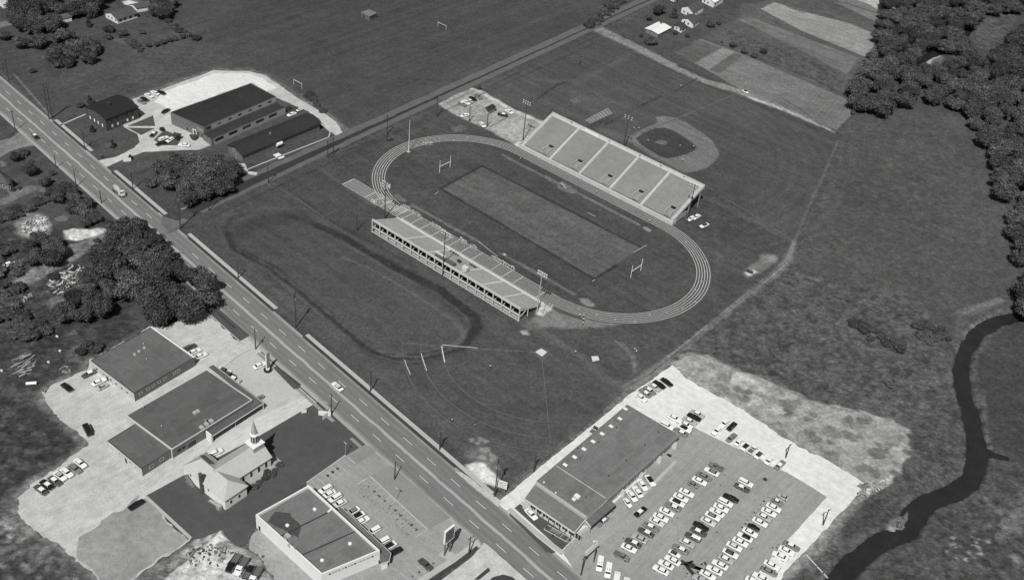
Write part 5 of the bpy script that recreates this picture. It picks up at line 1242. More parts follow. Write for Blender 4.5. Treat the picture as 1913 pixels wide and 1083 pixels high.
ORD = ['first', 'second', 'third', 'fourth', 'fifth', 'sixth', 'seventh', 'eighth', 'ninth', 'tenth', 'eleventh', 'twelfth', 'thirteenth', 'fourteenth', 'fifteenth', 'sixteenth', 'seventeenth', 'eighteenth', 'nineteenth']
def row(items, place, d, group, crop=(0, 0, 1), z=.06, jitter=True):
    for i, it in enumerate(items):
        x, y = it[0], it[1]; body = it[2]; roof = it[3] if len(it) > 3 and it[3] else None; kind = it[4] if len(it) > 4 else 'sedan'
        dd = it[5] if len(it) > 5 else d
        s = -1 if (it[6] if len(it) > 6 else rnd.random() < .3) else 1
        car((crop[0] + x * crop[2], crop[1] + y * crop[2]), (dd[0] * s, dd[1] * s), '%s in %s' % (ORD[i], place) if len(items) > 1 else place, body, roof, kind, group, z)
W_, PG, GR, DG, BK, CR = 'white', 'pale grey', 'grey', 'dark grey', 'black', 'cream'
A = (1200, 860, .2059); B = (960, 860, .2059)
g1 = 'cars parked in the first row of the car park'
row([(672,52,GR,None,'pickup_truck'),(630,97,W_,GR),(563,140,GR),(520,182,W_),(465,215,GR,None,'small_car'),(403,288,W_),(350,332,W_),(318,375,W_,BK),(280,415,GR,W_),(222,462,W_),(168,512,W_),(130,552,CR,W_),(82,600,GR,W_),(35,648,DG,W_),(-26,702,PG),(-81,742,DG,W_),(-121,790,W_,None,'coupe')], 'the showroom row from its far end', (145, 70), g1, A)
row([(978,862,GR,None,'pickup_truck')], 'standing apart at the near end of the first row', (145, 75), g1, B)
g2 = 'cars parked in the second row of the car park'
row([(940,195,W_,None,'station_wagon'),(905,243,DG,W_),(805,335,BK),(755,375,W_,None,'station_wagon'),(715,425,W_),(678,465,W_),(640,500,W_,GR),(597,550,CR,W_),(532,592,BK),(512,642,DG,W_),(462,690,DG,W_,'station_wagon'),(405,740,PG,W_),(348,800,GR,W_),(292,840,W_,DG,'small_car'),(275,900,W_),(215,940,W_,None,'coupe'),(168,988,W_)], 'the second row from its far end', (145, 75), g2, A)
g3 = 'cars parked in the third row of the car park'
row([(1278,325,PG,None,'small_car'),(1225,370,GR,W_,'small_car'),(1192,422,W_),(1148,465,W_),(1105,508,PG,W_),(1068,555,W_),(1012,600,BK,None,'small_car'),(978,648,W_),(932,690,W_,BK),(890,735,W_),(835,775,W_,CR),(800,838,W_,DG),(758,890,PG,W_),(705,940,W_),(655,990,W_),(595,1035,W_),(530,1075,PG,None)], 'the third row from its far end', (145, 75), g3, A)
g4 = 'cars parked along the gravel edge of the car park'
row([(1355,770,GR,W_),(1310,815,W_),(1250,862,W_),(1175,945,W_),(1150,1000,GR),(1075,1055,W_),(1010,1090,W_)], 'the outer row by the white gravel', (120, 62), g4, A)
E_ = (1230, 740, .2031)
g5 = 'cars parked on the pale gravel'
row([(610,245,W_),(540,312,W_),(677,274,BK),(675,377,GR),(745,412,W_),(808,455,W_,BK),(868,485,W_,None,'pickup_truck'),(933,530,W_,DG),(1025,582,W_),(1120,628,GR,W_)], 'the gravel row from the left', (85, -78), g5, E_)
row([(148,198,W_),(80,265,W_,None,'station_wagon'),(290,225,PG,W_),(255,258,W_),(330,188,BK),(362,160,PG,W_),(240,292,W_,BK),(205,328,GR,W_)], 'the cluster behind the showroom', (115, 60), 'cars clustered behind the showroom', E_)
F_ = (1000, 700, .1847)
row([(1330,70,BK),(1255,95,BK),(1207,120,PG,W_),(1158,155,GR,W_),(1112,180,GR,W_),(1068,225,W_)], 'the short row by the ball field', (110, 78), 'cars parked against the ball field bank', F_)
row([(600,552,W_,DG,'pickup_truck',(60,-70))], 'on the pale drive behind the showroom', (60,-70), None, F_)
row([(1238,178,W_,BK),(1167,217,W_),(1122,278,W_),(1072,317,W_),(1032,378,W_,None,'small_car')], 'the slanted rank at the showroom', (62, 85), 'cars slanted along the showroom glass', B)
row([(1150,460,BK,W_)], 'driving alone in front of the showroom', (80, -62), None, B)
row([(805,545,GR,W_)], 'half under the showroom side canopy', (85, -75), None, B)
row([(158,482,W_)], 'displayed on the concrete pad of the front lawn', (105, 105), None, B, z=.26)
V_ = (1080, 990, .0941)
row([(432,672,W_,None,'panel_van'),(597,803,W_,None,'panel_van'),(765,945,W_,None,'panel_van'),(950,1060,W_,None,'panel_van')], 'the van rank beside the sign', (30, -200), 'white vans ranked beside the sign', V_)
M_ = (560, 900, .169)
g6 = 'cars nosed up to the market'
row([(278,78,W_,None,'station_wagon'),(318,132,W_),(385,172,W_,None,'station_wagon'),(438,235,CR,W_),(583,322,W_,GR),(635,372,W_,BK),(690,425,W_),(812,535,W_,None,'station_wagon'),(912,652,W_,None,'station_wagon'),(985,705,W_,BK),(1050,768,BK)], 'the market row from its far end', (-105, 58), g6, M_)
row([(415,975,DG,None,'sedan',(80,70))], 'alone by the tall market sign', (80,70), None, (680,783,.277))
g7 = 'cars parked along the rough field edge'
row([(275,472,DG,W_),(315,437,BK,W_),(370,412,DG,W_),(405,378,W_,PG),(450,355,W_),(505,330,GR),(540,293,W_)], 'the weed edge row from its lower end', (75, 55), g7, (0,783,.277))
row([(920,572,BK,None,'coupe')], 'alone beside the kerb below the church', (100,-60), None, (0,783,.277))
row([(592,76,BK,None,'panel_van')], 'alone near the annex at the weeds', (45,75), None, (0,783,.277))
X_ = (0, 530, .277)
row([(602,603,DG,W_),(667,658,W_),(693,690,PG,None,'small_car')], 'the rank at the workshop wall', (85,-42), 'cars at the workshop wall', X_)
row([(450,695,BK,None,'sedan')], 'alone at the gravel yard corner', (70,55), None, X_)
row([(1278,427,DG,None,'station_wagon'),(1310,455,W_),(1352,483,W_)], 'the rank east of the workshop', (85,-38), 'cars at the east corner of the workshop', X_)
Y_ = (340, 530, .277)
row([(285,583,W_,DG),(318,610,DG),(352,640,PG,W_)], 'the rank in front of the shop canopy', (75,32), 'cars in front of the shop canopy', Y_)
row([(525,547,W_)], 'beside the tall vertical sign on the customer lot', (88,-40), None, Y_)
row([(523,768,GR,None,'small_car')], 'tucked against the canopy corner', (35,-22), None, Y_)
row([(1048,690,W_,CR)], 'driving on the highway', (75,62), None, Y_, z=.14)
row([(237,917,BK,W_)], 'driving on the highway at the upper left', (45,55), None, (0,0,.277), z=.14)
row([(62,875,W_)], 'left among the scrub at the left edge', (50,-20), None, (0,250,.277))
row([(615,388,W_,None,'station_wagon')], 'behind the church roof on the dusty lane', (120,-60), None, (300,780,.1662))
U_ = (680, 0, .277)
row([(772,650,GR),(735,664,BK),(712,678,PG,W_),(690,690,W_),(663,698,GR,W_)], 'the head rank of the stadium lot', (50,32), 'cars at the head of the stadium lot', U_)
row([(680,777,W_),(800,840,W_,None,'sedan',(30,42)),(935,772,BK,W_,'sedan',(60,12)),(980,752,W_,None,'sedan',(58,30)),(1107,930,W_,None,'small_car',(45,-25))], 'the scattered cars of the stadium lot', (58,-18), 'cars scattered in the stadium lot', U_)
Z_ = (240, 160, .12)
row([(203,245,GR),(250,207,BK),(320,152,W_),(410,110,W_),(515,105,BK)], 'the upper rank of the school yard', (130,65), 'cars at the upper edge of the school yard', Z_)
row([(580,392,BK,None,'sedan',(110,-65)),(387,752,BK,W_,'sedan',(75,-85)),(545,818,W_,None,'station_wagon',(120,-45)),(510,895,BK,None,'sedan',(120,-40)),(650,840,W_,None,'sedan',(80,-50)),(865,920,W_,None,'sedan',(120,10))], 'the cars around the school island', (1,0), 'cars around the school grass island', Z_)
row([(740,770,W_,None,'sedan',(60,-22)),(795,738,W_,None,'small_car',(50,-20))], 'the pair behind the long brick block', (60,-22), 'pair behind the brick block', (340,0,.277))
S_ = (1160, 300, .1385)
row([(1018,757,W_,None,'sedan',(95,-52)),(948,778,W_,None,'sedan',(95,-52)),(1125,870,W_,DG,'sedan',(100,-45))], 'the trio at the grandstand end', (95,-52), 'cars by the end of the grandstand', S_)
row([(1345,617,W_,BK,'small_car')], 'on the pale dirt track beside the crop fields', (60,28), None, (1020,0,.277))
D_ = (300, 960, .115)
row([(1190,790,BK,None,'stake_truck',(-130,190)),(1320,850,W_,None,'stake_truck',(110,-190)),(1425,935,BK,None,'pickup_truck',(100,-170)),(1540,1010,W_,None,'stake_truck',(110,-190))], 'the group of trucks on the sand bank', (1,0), 'trucks on the sand bank', D_, z=1.1)
# concrete mixer truck on the highway
p = G(222, 362); mx = thing('mixer_truck', (p.x, p.y, .14), 'mottled grey mixer truck driving on the highway past the side road', 'truck')
def loc_build(mb, name, m, parent, smooth=False): return mb.build(name, m, parent, smooth, rel=False)
m = MB(); m.box(-3.6, -1.1, .7, 3.4, 1.1, 1.05); loc_build(m, 'chassis', bedm, mx)
m = MB(); m.box(2.0, -1.15, .9, 3.4, 1.15, 2.6); m.box(3.4, -.9, .9, 4.3, .9, 1.8); cb = loc_build(m, 'cab', cp('cream'), mx)
m = MB(); m.box(3.38, -.95, 1.85, 3.44, .95, 2.4); loc_build(m, 'windscreen', glass, cb)
m = MB(); m.cyl((-3.2, 0, 2.5), (-1.0, 0, 2.2), .7, 1.25, n=14); m.cyl((-1.0, 0, 2.2), (1.7, 0, 2.0), 1.25, .9, n=14); loc_build(m, 'mixer_drum', cp('pale grey'), mx)
m = MB(); m.add([(-3.9, -.6, 3.2), (-3.0, -.6, 3.2), (-3.0, .6, 3.2), (-3.9, .6, 3.2), (-3.5, -.2, 2.3), (-3.1, .2, 2.3)], [(0, 1, 4), (1, 2, 5, 4), (2, 3, 5), (3, 0, 4, 5)]); loc_build(m, 'hopper', steel, mx)
for x in (-2.6, -1.5, 2.9):
    for s in (-1, 1):
        m = MB(); m.cyl((x, s * .85, .5), (x, s * 1.15, .5), .5, n=12); loc_build(m, 'wheel', rubber, mx)
mx.rotation_euler = (0, 0, math.atan2(HD.y, HD.x))
# open trailer on the showroom lawn
p = G(1040, 999); tr = thing('flatbed_trailer', (p.x, p.y, .2), 'open frame trailer with crossed bars parked on the showroom lawn', 'trailer'); tr.rotation_euler = (0, 0, R(8))
m = MB()
for y in (-1.1, 1.1): m.bar((-4.2, y, .7), (4.0, y, .7), .14, .16)
for x in (-4.1, -2.2, -.3, 1.6, 3.9): m.bar((x, -1.1, .7), (x, 1.1, .7), .12, .12)
m.bar((4.0, -1.1, .7), (6.0, 0, .6), .1, .1); m.bar((4.0, 1.1, .7), (6.0, 0, .6), .1, .1); loc_build(m, 'frame', cp('cream'), tr)
m = MB()
for x in (-3.9, -2.6): m.bar((x, -1.1, .8), (x + .2, -1.0, 1.9), .1, .1); m.bar((x, 1.1, .8), (x + .2, 1.0, 1.9), .1, .1); m.bar((x + .2, -1.0, 1.9), (x + .2, 1.0, 1.9), .1, .1)
m.box(-1.8, -.5, .8, 1.2, .5, 1.3); m.cyl((1.4, 0, 1.0), (2.4, 0, 1.0), .3, n=10); loc_build(m, 'winch_gear', mat('rusty_grey', .18, .7), tr)
for s in (-1, 1):
    m = MB(); m.cyl((-.6, s * 1.15, .38), (-.6, s * 1.35, .38), .38, n=12); loc_build(m, 'wheel', rubber, tr)

# ------------------------------------------------------------------ poles and floodlights
wood = mat('creosote_pole', .055, .85, noise=((1.5, .8, 1.2),)); insul = mat('insulator', .5, .4); lampm = mat('lamp_housing', .62, .4)
def pole(base, top, label, arms=1, az=None, r=.24, group='poles along the highway', name='utility_pole', m=None, trans=False, hcap=26, arml=2.4):
    b = G(*base); h = min(hcap, max(4, HT(base, top))); o = thing(name, (b.x, b.y, 0), label, 'pole', group)
    mb = MB(); mb.cyl((b.x, b.y, 0), (b.x, b.y, h), r, r * .62, n=8); mb.build('pole', m or wood, o)
    az = R(85) if az is None else R(az)
    for k in range(arms):
        z = h - .5 - k * 1.1; dx, dy = math.cos(az) * arml / 2, math.sin(az) * arml / 2
        mb = MB(); mb.bar((b.x - dx + .12, b.y - dy, z), (b.x + dx + .12, b.y + dy, z), .17, .18); ca = mb.build('crossarm', m or wood, o)
        for t in (-.95, -.5, .5, .95):
            mb = MB(); mb.cyl((b.x + dx * t + .12, b.y + dy * t, z + .07), (b.x + dx * t + .12, b.y + dy * t, z + .27), .06, .04, n=6); mb.build('insulator', insul, ca)
    if trans: mb = MB(); mb.cyl((b.x + .35, b.y, h - 3.6), (b.x + .35, b.y, h - 2.5), .28, n=10); mb.build('transformer', steel, o)
    return o
PL = [((16.6,151),(13.9,111),'slim pole at the field corner by the upper left edge',1),
 ((29,243.8),(23.5,206),'pole left of the highway near the left edge of the photo',1),
 ((158.4,277),(156.5,246.5),'short pole on the lawn before the dark schoolhouse',1),
 ((105.3,313.7),(103,288.8),'pole left of the highway opposite the school drive',0),
 ((142.7,348.3),(140.4,316.5),'pole left of the highway beside the shrub thicket',0),
 ((189.7,380.2),(189,357),'pole left of the highway just above the big wood',0),
 ((248.7,353.9),(247.4,319.3),'pole on the walk before the round school grove',1),
 ((337.4,427.3),(333.8,360.8),'tall pole with two crossarms on the near corner of the side road',2),
 ((390.6,393.5),(387.8,355.3),'pole on the near side of the side road, first from the highway',1),
 ((501.5,341.4),(501.5,306.8),'pole on the near side of the side road, opposite the brick block gable',1),
 ((445.3,520),(443.3,489.6),'pole between the walk and the practice field, first past the corner',1),
 ((552.7,611.7),(550.5,546.6),'tallest roadside pole at the gap in the walk',2),
 ((692.3,730.8),(692.3,693.4),'pole by the walk, opposite the white car on the highway',1),
 ((477.7,651.9),(477.7,613),'pole at the entrance of the customer lot',0),
 ((389.3,566),(388.5,530),'pole at the lower tip of the big wood',1),
 ((619.2,773.8),(621.2,735),'pole behind the white plank sign, near side of the highway',0),
 ((821.3,839.8),(825.4,806.5),'pole by the walk with a wide double crossarm',2),
 ((737.3,895.2),(738.2,862),'bare pole at the edge of the market island',0),
 ((923.8,927),(930.7,856.4),'tall pole with parallel crossarms beside the square roadside board',2),
 ((996.6,881.3),(998.6,849.5),'pole on the bank beside the pale drive',1),
 ((875.8,1035),(878.9,1001.8),'pole on the grass strip beside the tall sign',1),
 ((1085,1073.9),(1089,1037.8),'pole with crossarm at the bottom edge by the rooftop-like sign',1),
 ((666.9,431.4),(666.9,401),'pole with crossarm at the left end of the small grandstand',1),
 ((815.7,219),(814.9,177),'pole where the side road meets the stadium lot',1),
 ((876.7,227),(880,199.4),'pole at the near side of the stadium lot',1),
 ((909.9,237),(911.5,210),'pole beside the little booth of the stadium lot',0),
 ((723,252),(721.6,214.7),'pole by the dark bush between side road and track',1),
 ((1467.6,855),(1475,829),'pole with side arms standing on the pale gravel row',1),
 ((1537.3,980.4),(1547.7,950.8),'pole with side arms on the white gravel strip above the creek',1),
 ((1082,122),(1083,104),'small pole on the far verge of the side road',1)]
for i, (b_, t_, lb, n_) in enumerate(PL): pole(b_, t_, lb, n_, az=85 if i not in (9, 10, 8, 23, 26) else 0, trans=i in (7, 11, 18, 13))
# H frame poles
def hframe(b1_, b2_, t_, label):
    a, c = G(*b1_), G(*b2_); h = HT(b1_, t_); o = thing('double_pole', ((a.x + c.x) / 2, (a.y + c.y) / 2, 0), label, 'pole', 'double poles')
    for p in (a, c): mb = MB(); mb.cyl((p.x, p.y, 0), (p.x, p.y, h), .25, .17, n=8); mb.build('pole', wood, o)
    d = (c - a).normalized()
    for z in (h - .6, h - 2.2, h - 3.8, h * .55): mb = MB(); mb.bar((a.x - d.x * .8, a.y - d.y * .8 + .02, z), (c.x + d.x * .8, c.y + d.y * .8 + .02, z), .14, .16); mb.build('crossarm', wood, o)
hframe((92,223.5), (97.5,221.6), (87,156), 'tall double pole beside the highway above the schoolhouse')
hframe((612.3,294.3), (623,288.8), (613.4,262.5), 'double pole with transformers beside the side road bend of the earth yard')
def flood(base, top, label, n, az, m=None, rows=2, h=None):
    b = G(*base); h = h or HT(base, top); o = thing('floodlight_mast', (b.x, b.y, 0), label, 'floodlight', 'stadium floodlight masts')
    mb = MB(); mb.cyl((b.x, b.y, 0), (b.x, b.y, h), .26, .15, n=8); mb.build('mast', m or wood, o)
    a = R(az); dx, dy = math.cos(a), math.sin(a)
    for k in range(rows):
        z = h - .3 - k * 1.2; mb = MB(); mb.bar((b.x - dx * 2.2, b.y - dy * 2.2, z), (b.x + dx * 2.2, b.y + dy * 2.2, z), .14, .14); ca = mb.build('crossarm', m or wood, o)
        for j in range(n):
            t = -2.0 + 4.0 * j / max(1, n - 1); mb = MB(); fx, fy = -dy, dx
            mb.cyl((b.x + dx * t - fx * .1, b.y + dy * t - fy * .1, z + .3), (b.x + dx * t + fx * .45, b.y + dy * t + fy * .45, z + .05), .14, .36, n=8); mb.build('lamp', lampm, ca)
    return o
flood((977,262.6), (983.3,189), 'tall floodlight mast at the left end of the big grandstand', 4, 180, rows=2)
flood((1164,281), (1172.4,215), 'floodlight mast behind the middle of the big grandstand', 3, 180, h=19)
flood((1283,416), (1299,344.5), 'tall leaning-looking floodlight mast at the right end of the big grandstand', 4, 180)
flood((718.8,409.3), (718.8,341.4), 'floodlight mast behind the left end of the small grandstand', 4, 0)
flood((826.8,514.5), (832.4,434.2), 'tallest floodlight mast at the middle of the small grandstand', 4, 0)
flood((1003,583), (1011.7,509), 'pale floodlight mast at the right end of the small grandstand', 5, 0, m=metal_l)
def lampost(base, top, label):
    b = G(*base); h = HT(base, top); o = thing('lamp_post', (b.x, b.y, 0), label, 'lamp post', 'thin lot lamp posts')
    mb = MB(); mb.cyl((b.x, b.y, 0), (b.x, b.y, h), .09, .06, n=6); mb.build('post', metal_l, o)
    mb = MB(); mb.bar((b.x - .7, b.y, h), (b.x + .7, b.y, h + .1), .25, .12); mb.build('lamp_head', metal_l, o)
lampost((645.3,850.9), (644.7,827), 'thin pale lamp post at the upper corner of the market lot')
lampost((740.4,932.6), (739.6,911.8), 'thin pale lamp post on the market island kerb')
lampost((608.7,771), (608.7,751.6), 'thin dark post beside the white plank sign')

# flagpole, goals, hurdles, backstop
wp = mat('white_post', .8, .5)
b = G(763.3, 284); o = thing('flagpole', (b.x, b.y, 0), 'tall white flagpole standing on its base at the top of the track bend', 'flagpole')
m = MB(); m.cyl((b.x, b.y, 0), (b.x, b.y, 16.8), .16, .08, n=8); m.build('pole', wp, o); m = MB(); m.blob((b.x, b.y, 16.9), .14, .14, .14); m.build('finial', wp, o); m = MB(); m.box(b.x - .7, b.y - .7, 0, b.x + .7, b.y + .7, .3); m.build('base', conc, o)
def goal(x, label, z=6.2, w=7.1):
    o = thing('goal_posts', (x, 0, 0), label, 'goal posts', 'football goal posts')
    for s in (-1, 1): m = MB(); m.cyl((x, s * w / 2, 0), (x, s * w / 2, z), .13, .1, n=8); m.build('upright', wp, o)
    m = MB(); m.cyl((x, -w / 2, 3.05), (x, w / 2, 3.05), .11, n=8); m.build('crossbar', wp, o)
goal(-54.9, 'white H shaped goal posts at the upper left end of the stadium pitch'); goal(54.9, 'white H shaped goal posts at the lower right end of the stadium pitch')
def soccer(a_, b_, label):
    a, c = G(*a_), G(*b_); o = thing('practice_goal', ((a.x + c.x) / 2, (a.y + c.y) / 2, 0), label, 'goal frame', 'practice goals')
    for p in (a, c): m = MB(); m.cyl((p.x, p.y, 0), (p.x, p.y, 2.8), .09, n=6); m.build('post', wp, o)
    m = MB(); m.bar((a.x, a.y, 2.75), (c.x, c.y, 2.75), .14, .14); m.build('crossbar', wp, o)
soccer((818,50), (833,57), 'low white practice goal out in the big upper field'); soccer((549,158), (564,166), 'low white practice goal near the corner of the school yard')
P0, P1, P2, P3 = G(1104, 246), G(1093, 224, 0), G(1135, 202), G(1143, 212)
bs = thing('backstop', (-34.5, 84, 0), 'tall wire mesh backstop leaning over the diamond behind the big grandstand', 'backstop')
q = [G(1103, 230, 5.2), G(1093.5, 224.5, 6.8), G(1135, 202.5, 6.8), G(1143.5, 212, 5.2)]
m = MB()
for i in range(9): t = i / 8; m.bar(q[0].lerp(q[3], t), q[1].lerp(q[2], t), .12, .12)
for i in range(5): t = i / 4; m.bar(q[0].lerp(q[1], t), q[3].lerp(q[2], t), .12, .12)
for i in range(16): t = i / 15; m.bar(q[0].lerp(q[3], t), q[1].lerp(q[2], t), .05, .05)
m.build('mesh_hood', mat('mesh_metal', L(205), .5), bs)
for i in range(4):
    t = i / 3; e = q[0].lerp(q[3], t); m = MB(); m.cyl((e.x, e.y, 0), tuple(e), .1, n=6); m.build('support_post', steel, bs)
m = MB()
for i in range(24): t = i / 23; e = q[0].lerp(q[3], t); m.bar((e.x, e.y, .1), (e.x, e.y, 5.1), .035, .035)
m.build('mesh_screen', steel, bs)
hp = None
def hurdle_row(a_, b_, n, label):
    global hp
    for i in range(n):
        p = G(a_[0] + (b_[0] - a_[0]) * i / max(1, n - 1), a_[1] + (b_[1] - a_[1]) * i / max(1, n - 1))
        if hp is None:
            hp = thing('hurdle', (0, 0, 0), label, 'hurdle', 'hurdles set beside the track')
            m = MB(); m.box(-.6, -.04, .9, .6, .04, 1.05); loc_build(m, 'top_board', wp, hp)
            for s in (-1, 1):
                m = MB(); m.cyl((s * .55, 0, 0), (s * .55, 0, .95), .035, n=5); m.bar((s * .55, 0, .04), (s * .55, -.7, .04), .07, .06); loc_build(m, 'upright', wp, hp)
            h_ = hp
        else: h_ = copy_tree(hp)
        h_.location = (p.x + rnd.uniform(-.25, .25), p.y + rnd.uniform(-.4, .4), .05); h_.rotation_euler = (0, 0, R(rnd.uniform(-40, 40))); h_['label'] = label; h_['group'] = 'hurdles set beside the track'
hurdle_row((755,386), (784,405), 11, 'white hurdle in the uppermost cluster inside the near straight')
hurdle_row((809,419), (841,442), 14, 'white hurdle in the long cluster near the middle of the straight')
hurdle_row((860,447), (871,455), 6, 'white hurdle in the short cluster below the middle of the straight')
hurdle_row((881,460), (889,465), 4, 'white hurdle in the smallest cluster inside the straight')
hurdle_row((920,481), (961,504), 16, 'white hurdle in the lowest cluster inside the straight')
hurdle_row((792,270), (807,269), 6, 'white hurdle on the grass at the top of the bend')
hurdle_row((714,346), (728,352), 8, 'white hurdle in the curve at the left of the track')
hurdle_row((695,377), (702,381), 5, 'white hurdle beside the sprint chute')

# boards and signs
def board(base_px, w, h, z0, az, label, name='billboard', m=None, legs=2, t=.15, cat='sign', leg_m=None):
    b = G(*base_px) if isinstance(base_px, tuple) else base_px; a = R(az); dx, dy = math.cos(a), math.sin(a)
    o = thing(name, (b.x, b.y, 0), label, cat)
    mb = MB(); mb.bar((b.x - dx * w / 2, b.y - dy * w / 2, z0 + h / 2), (b.x + dx * w / 2, b.y + dy * w / 2, z0 + h / 2), t, h); mb.build('panel', m or wall_w, o)
    for k in range(legs):
        s = 0 if legs == 1 else (-.85 + 1.7 * k / (legs - 1)); mb = MB(); mb.cyl((b.x + dx * w / 2 * s, b.y + dy * w / 2 * s + .02, 0), (b.x + dx * w / 2 * s, b.y + dy * w / 2 * s + .02, z0 + .3), .1, n=6); mb.build('leg', leg_m or wood, o)
    return o
sb = board((934.5, 919), 4.0, 3.2, 2.2, 20, 'square pale roadside board with dark block lettering beside the tallest pole')
b = G(934.5, 919); q_ = random.Random(5); m = MB(); a = R(20)
for i in range(7):
    for z in (2.7, 3.7, 4.6):
        t = -1.6 + i * .52; m.bar((b.x + math.cos(a) * t + .05, b.y + math.sin(a) * t - .12, z), (b.x + math.cos(a) * t + .05, b.y + math.sin(a) * t - .12, z + q_.uniform(.3, .7)), .1, .22)
m.build('sign_lettering', trim_d, sb)
for k, (bp, az_) in enumerate((((606.5,777), 40), ((611,779), 98))):
    board(bp, 4.2, 2.0, .3, az_, ['white roadside board facing up the highway at the lawn corner', 'white roadside board facing down the highway at the lawn corner'][k])
board((568,772), 1.8, 1.4, .3, 60, 'small white board on the lawn by the dusty lane')
board((204,277), 3.2, 2.4, .3, 70, 'small school notice board with a pale frame on the front lawn', m=brick_m)
board((238,303), 3.4, 1.8, .3, 60, 'broken pale board on the lawn across the school drive')
# pylon sign by the market lot: two posts, tall framed panels
pb, pc = G(830.1, 1037.6), G(839.6, 1030.2)
py = thing('pylon_sign', (pb.x, pb.y, 0), 'tall dark pylon sign with white frame edges on two posts by the market lot', 'sign')
for p in (pb, pc): m = MB(); m.box(p.x - .18, p.y - .18, 0, p.x + .18, p.y + .18, 10.6); m.build('post', steel, py)
m = MB(); m.box(pb.x - 2.0, pb.y - .2, 6.2, pb.x - 1.7, pc.y + .2, 10.8) if False else m.box(pb.x - .28, pb.y - .5, 5.9, pb.x + .28, pc.y + 1.1, 11.2); pn = m.build('sign_panel', tone('pylon_panel', 72), py)
m = MB()
for z in (5.8, 11.2): m.box(pb.x - .36, pb.y - .6, z, pb.x + .36, pc.y + 1.2, z + .14)
for y in (pb.y - .62, pc.y + 1.1): m.box(pb.x - .36, y, 5.8, pb.x + .36, y + .12, 11.3)
m.build('sign_frame', wall_w, py)
m = MB(); q_ = random.Random(8)
for k in range(4):
    z = 10.2 - k * 1.2
    y = pb.y - .3
    while y < pc.y + .8: m.box(pb.x + .29, y, z, pb.x + .32, y + q_.uniform(.12, .22), z + .5); y += .36
m.build('sign_lettering', tone('letter_grey', 165), py)
sheet('sign_pad', [(819,1038),(831,1024),(851,1035),(838,1046)], .10, conc)
# vertical blade sign
b = G(500.5, 692); vs_ = thing('blade_sign', (b.x, b.y, 0), 'narrow vertical sign blade in a round planter at the customer lot', 'sign')
m = MB(); m.box(b.x - .2, b.y - .5, 1.2, b.x + .2, b.y + .9, 7.8); m.build('blade', tone('blade_grey', 120), vs_)
m = MB(); m.box(b.x - .26, b.y - .62, 1.2, b.x + .26, b.y - .5, 7.9); m.build('white_edge', wall_w, vs_)
m = MB()
for k in range(7): m.box(b.x + .21, b.y - .2, 6.9 - k * .75, b.x + .24, b.y + .6, 7.3 - k * .75)
m.build('sign_lettering', tone('letter_grey', 165), vs_)
m = MB(); m.cyl((b.x, b.y, 0), (b.x, b.y, .7), 1.5, n=16); m.build('planter', tone('planter_dark', 60), vs_)
m = MB(); m.cyl((b.x, b.y, .7), (b.x, b.y, 1.3), .7, n=12); m.build('sign_foot', wall_w, vs_)
# long rooftop-style sign with crown at the bottom edge
b = G(1109, 1049); ls = thing('lot_sign', (b.x, b.y, 0), 'long pale slatted sign on a post with a small crown above, by the white vans', 'sign')
m = MB(); m.cyl((b.x, b.y, 0), (b.x, b.y, 6.0), .2, n=8); m.build('post', wood, ls)
m = MB()
for k in range(5): m.bar((b.x - 1.2 - .15 * k, b.y - 3.2, 4.2 + .35 * k), (b.x - 1.2 - .15 * k, b.y + 3.2, 4.2 + .35 * k), .1, .2)
m.build('slatted_face', wall_w, ls)
m = MB(); m.bar((b.x - 1.3, b.y - 3.3, 4.0), (b.x - 1.3, b.y + 3.3, 4.0), .4, .35); m.build('lower_edge', trim_d, ls)
m = MB(); m.cyl((b.x - 1.5, b.y + .6, 5.9), (b.x - 1.5, b.y + .6, 7.6), .12, n=6); m.blob((b.x - 1.5, b.y + .6, 7.8), .5, .5, .35); m.build('crown', trim_l, ls)
def bench_():
    pass

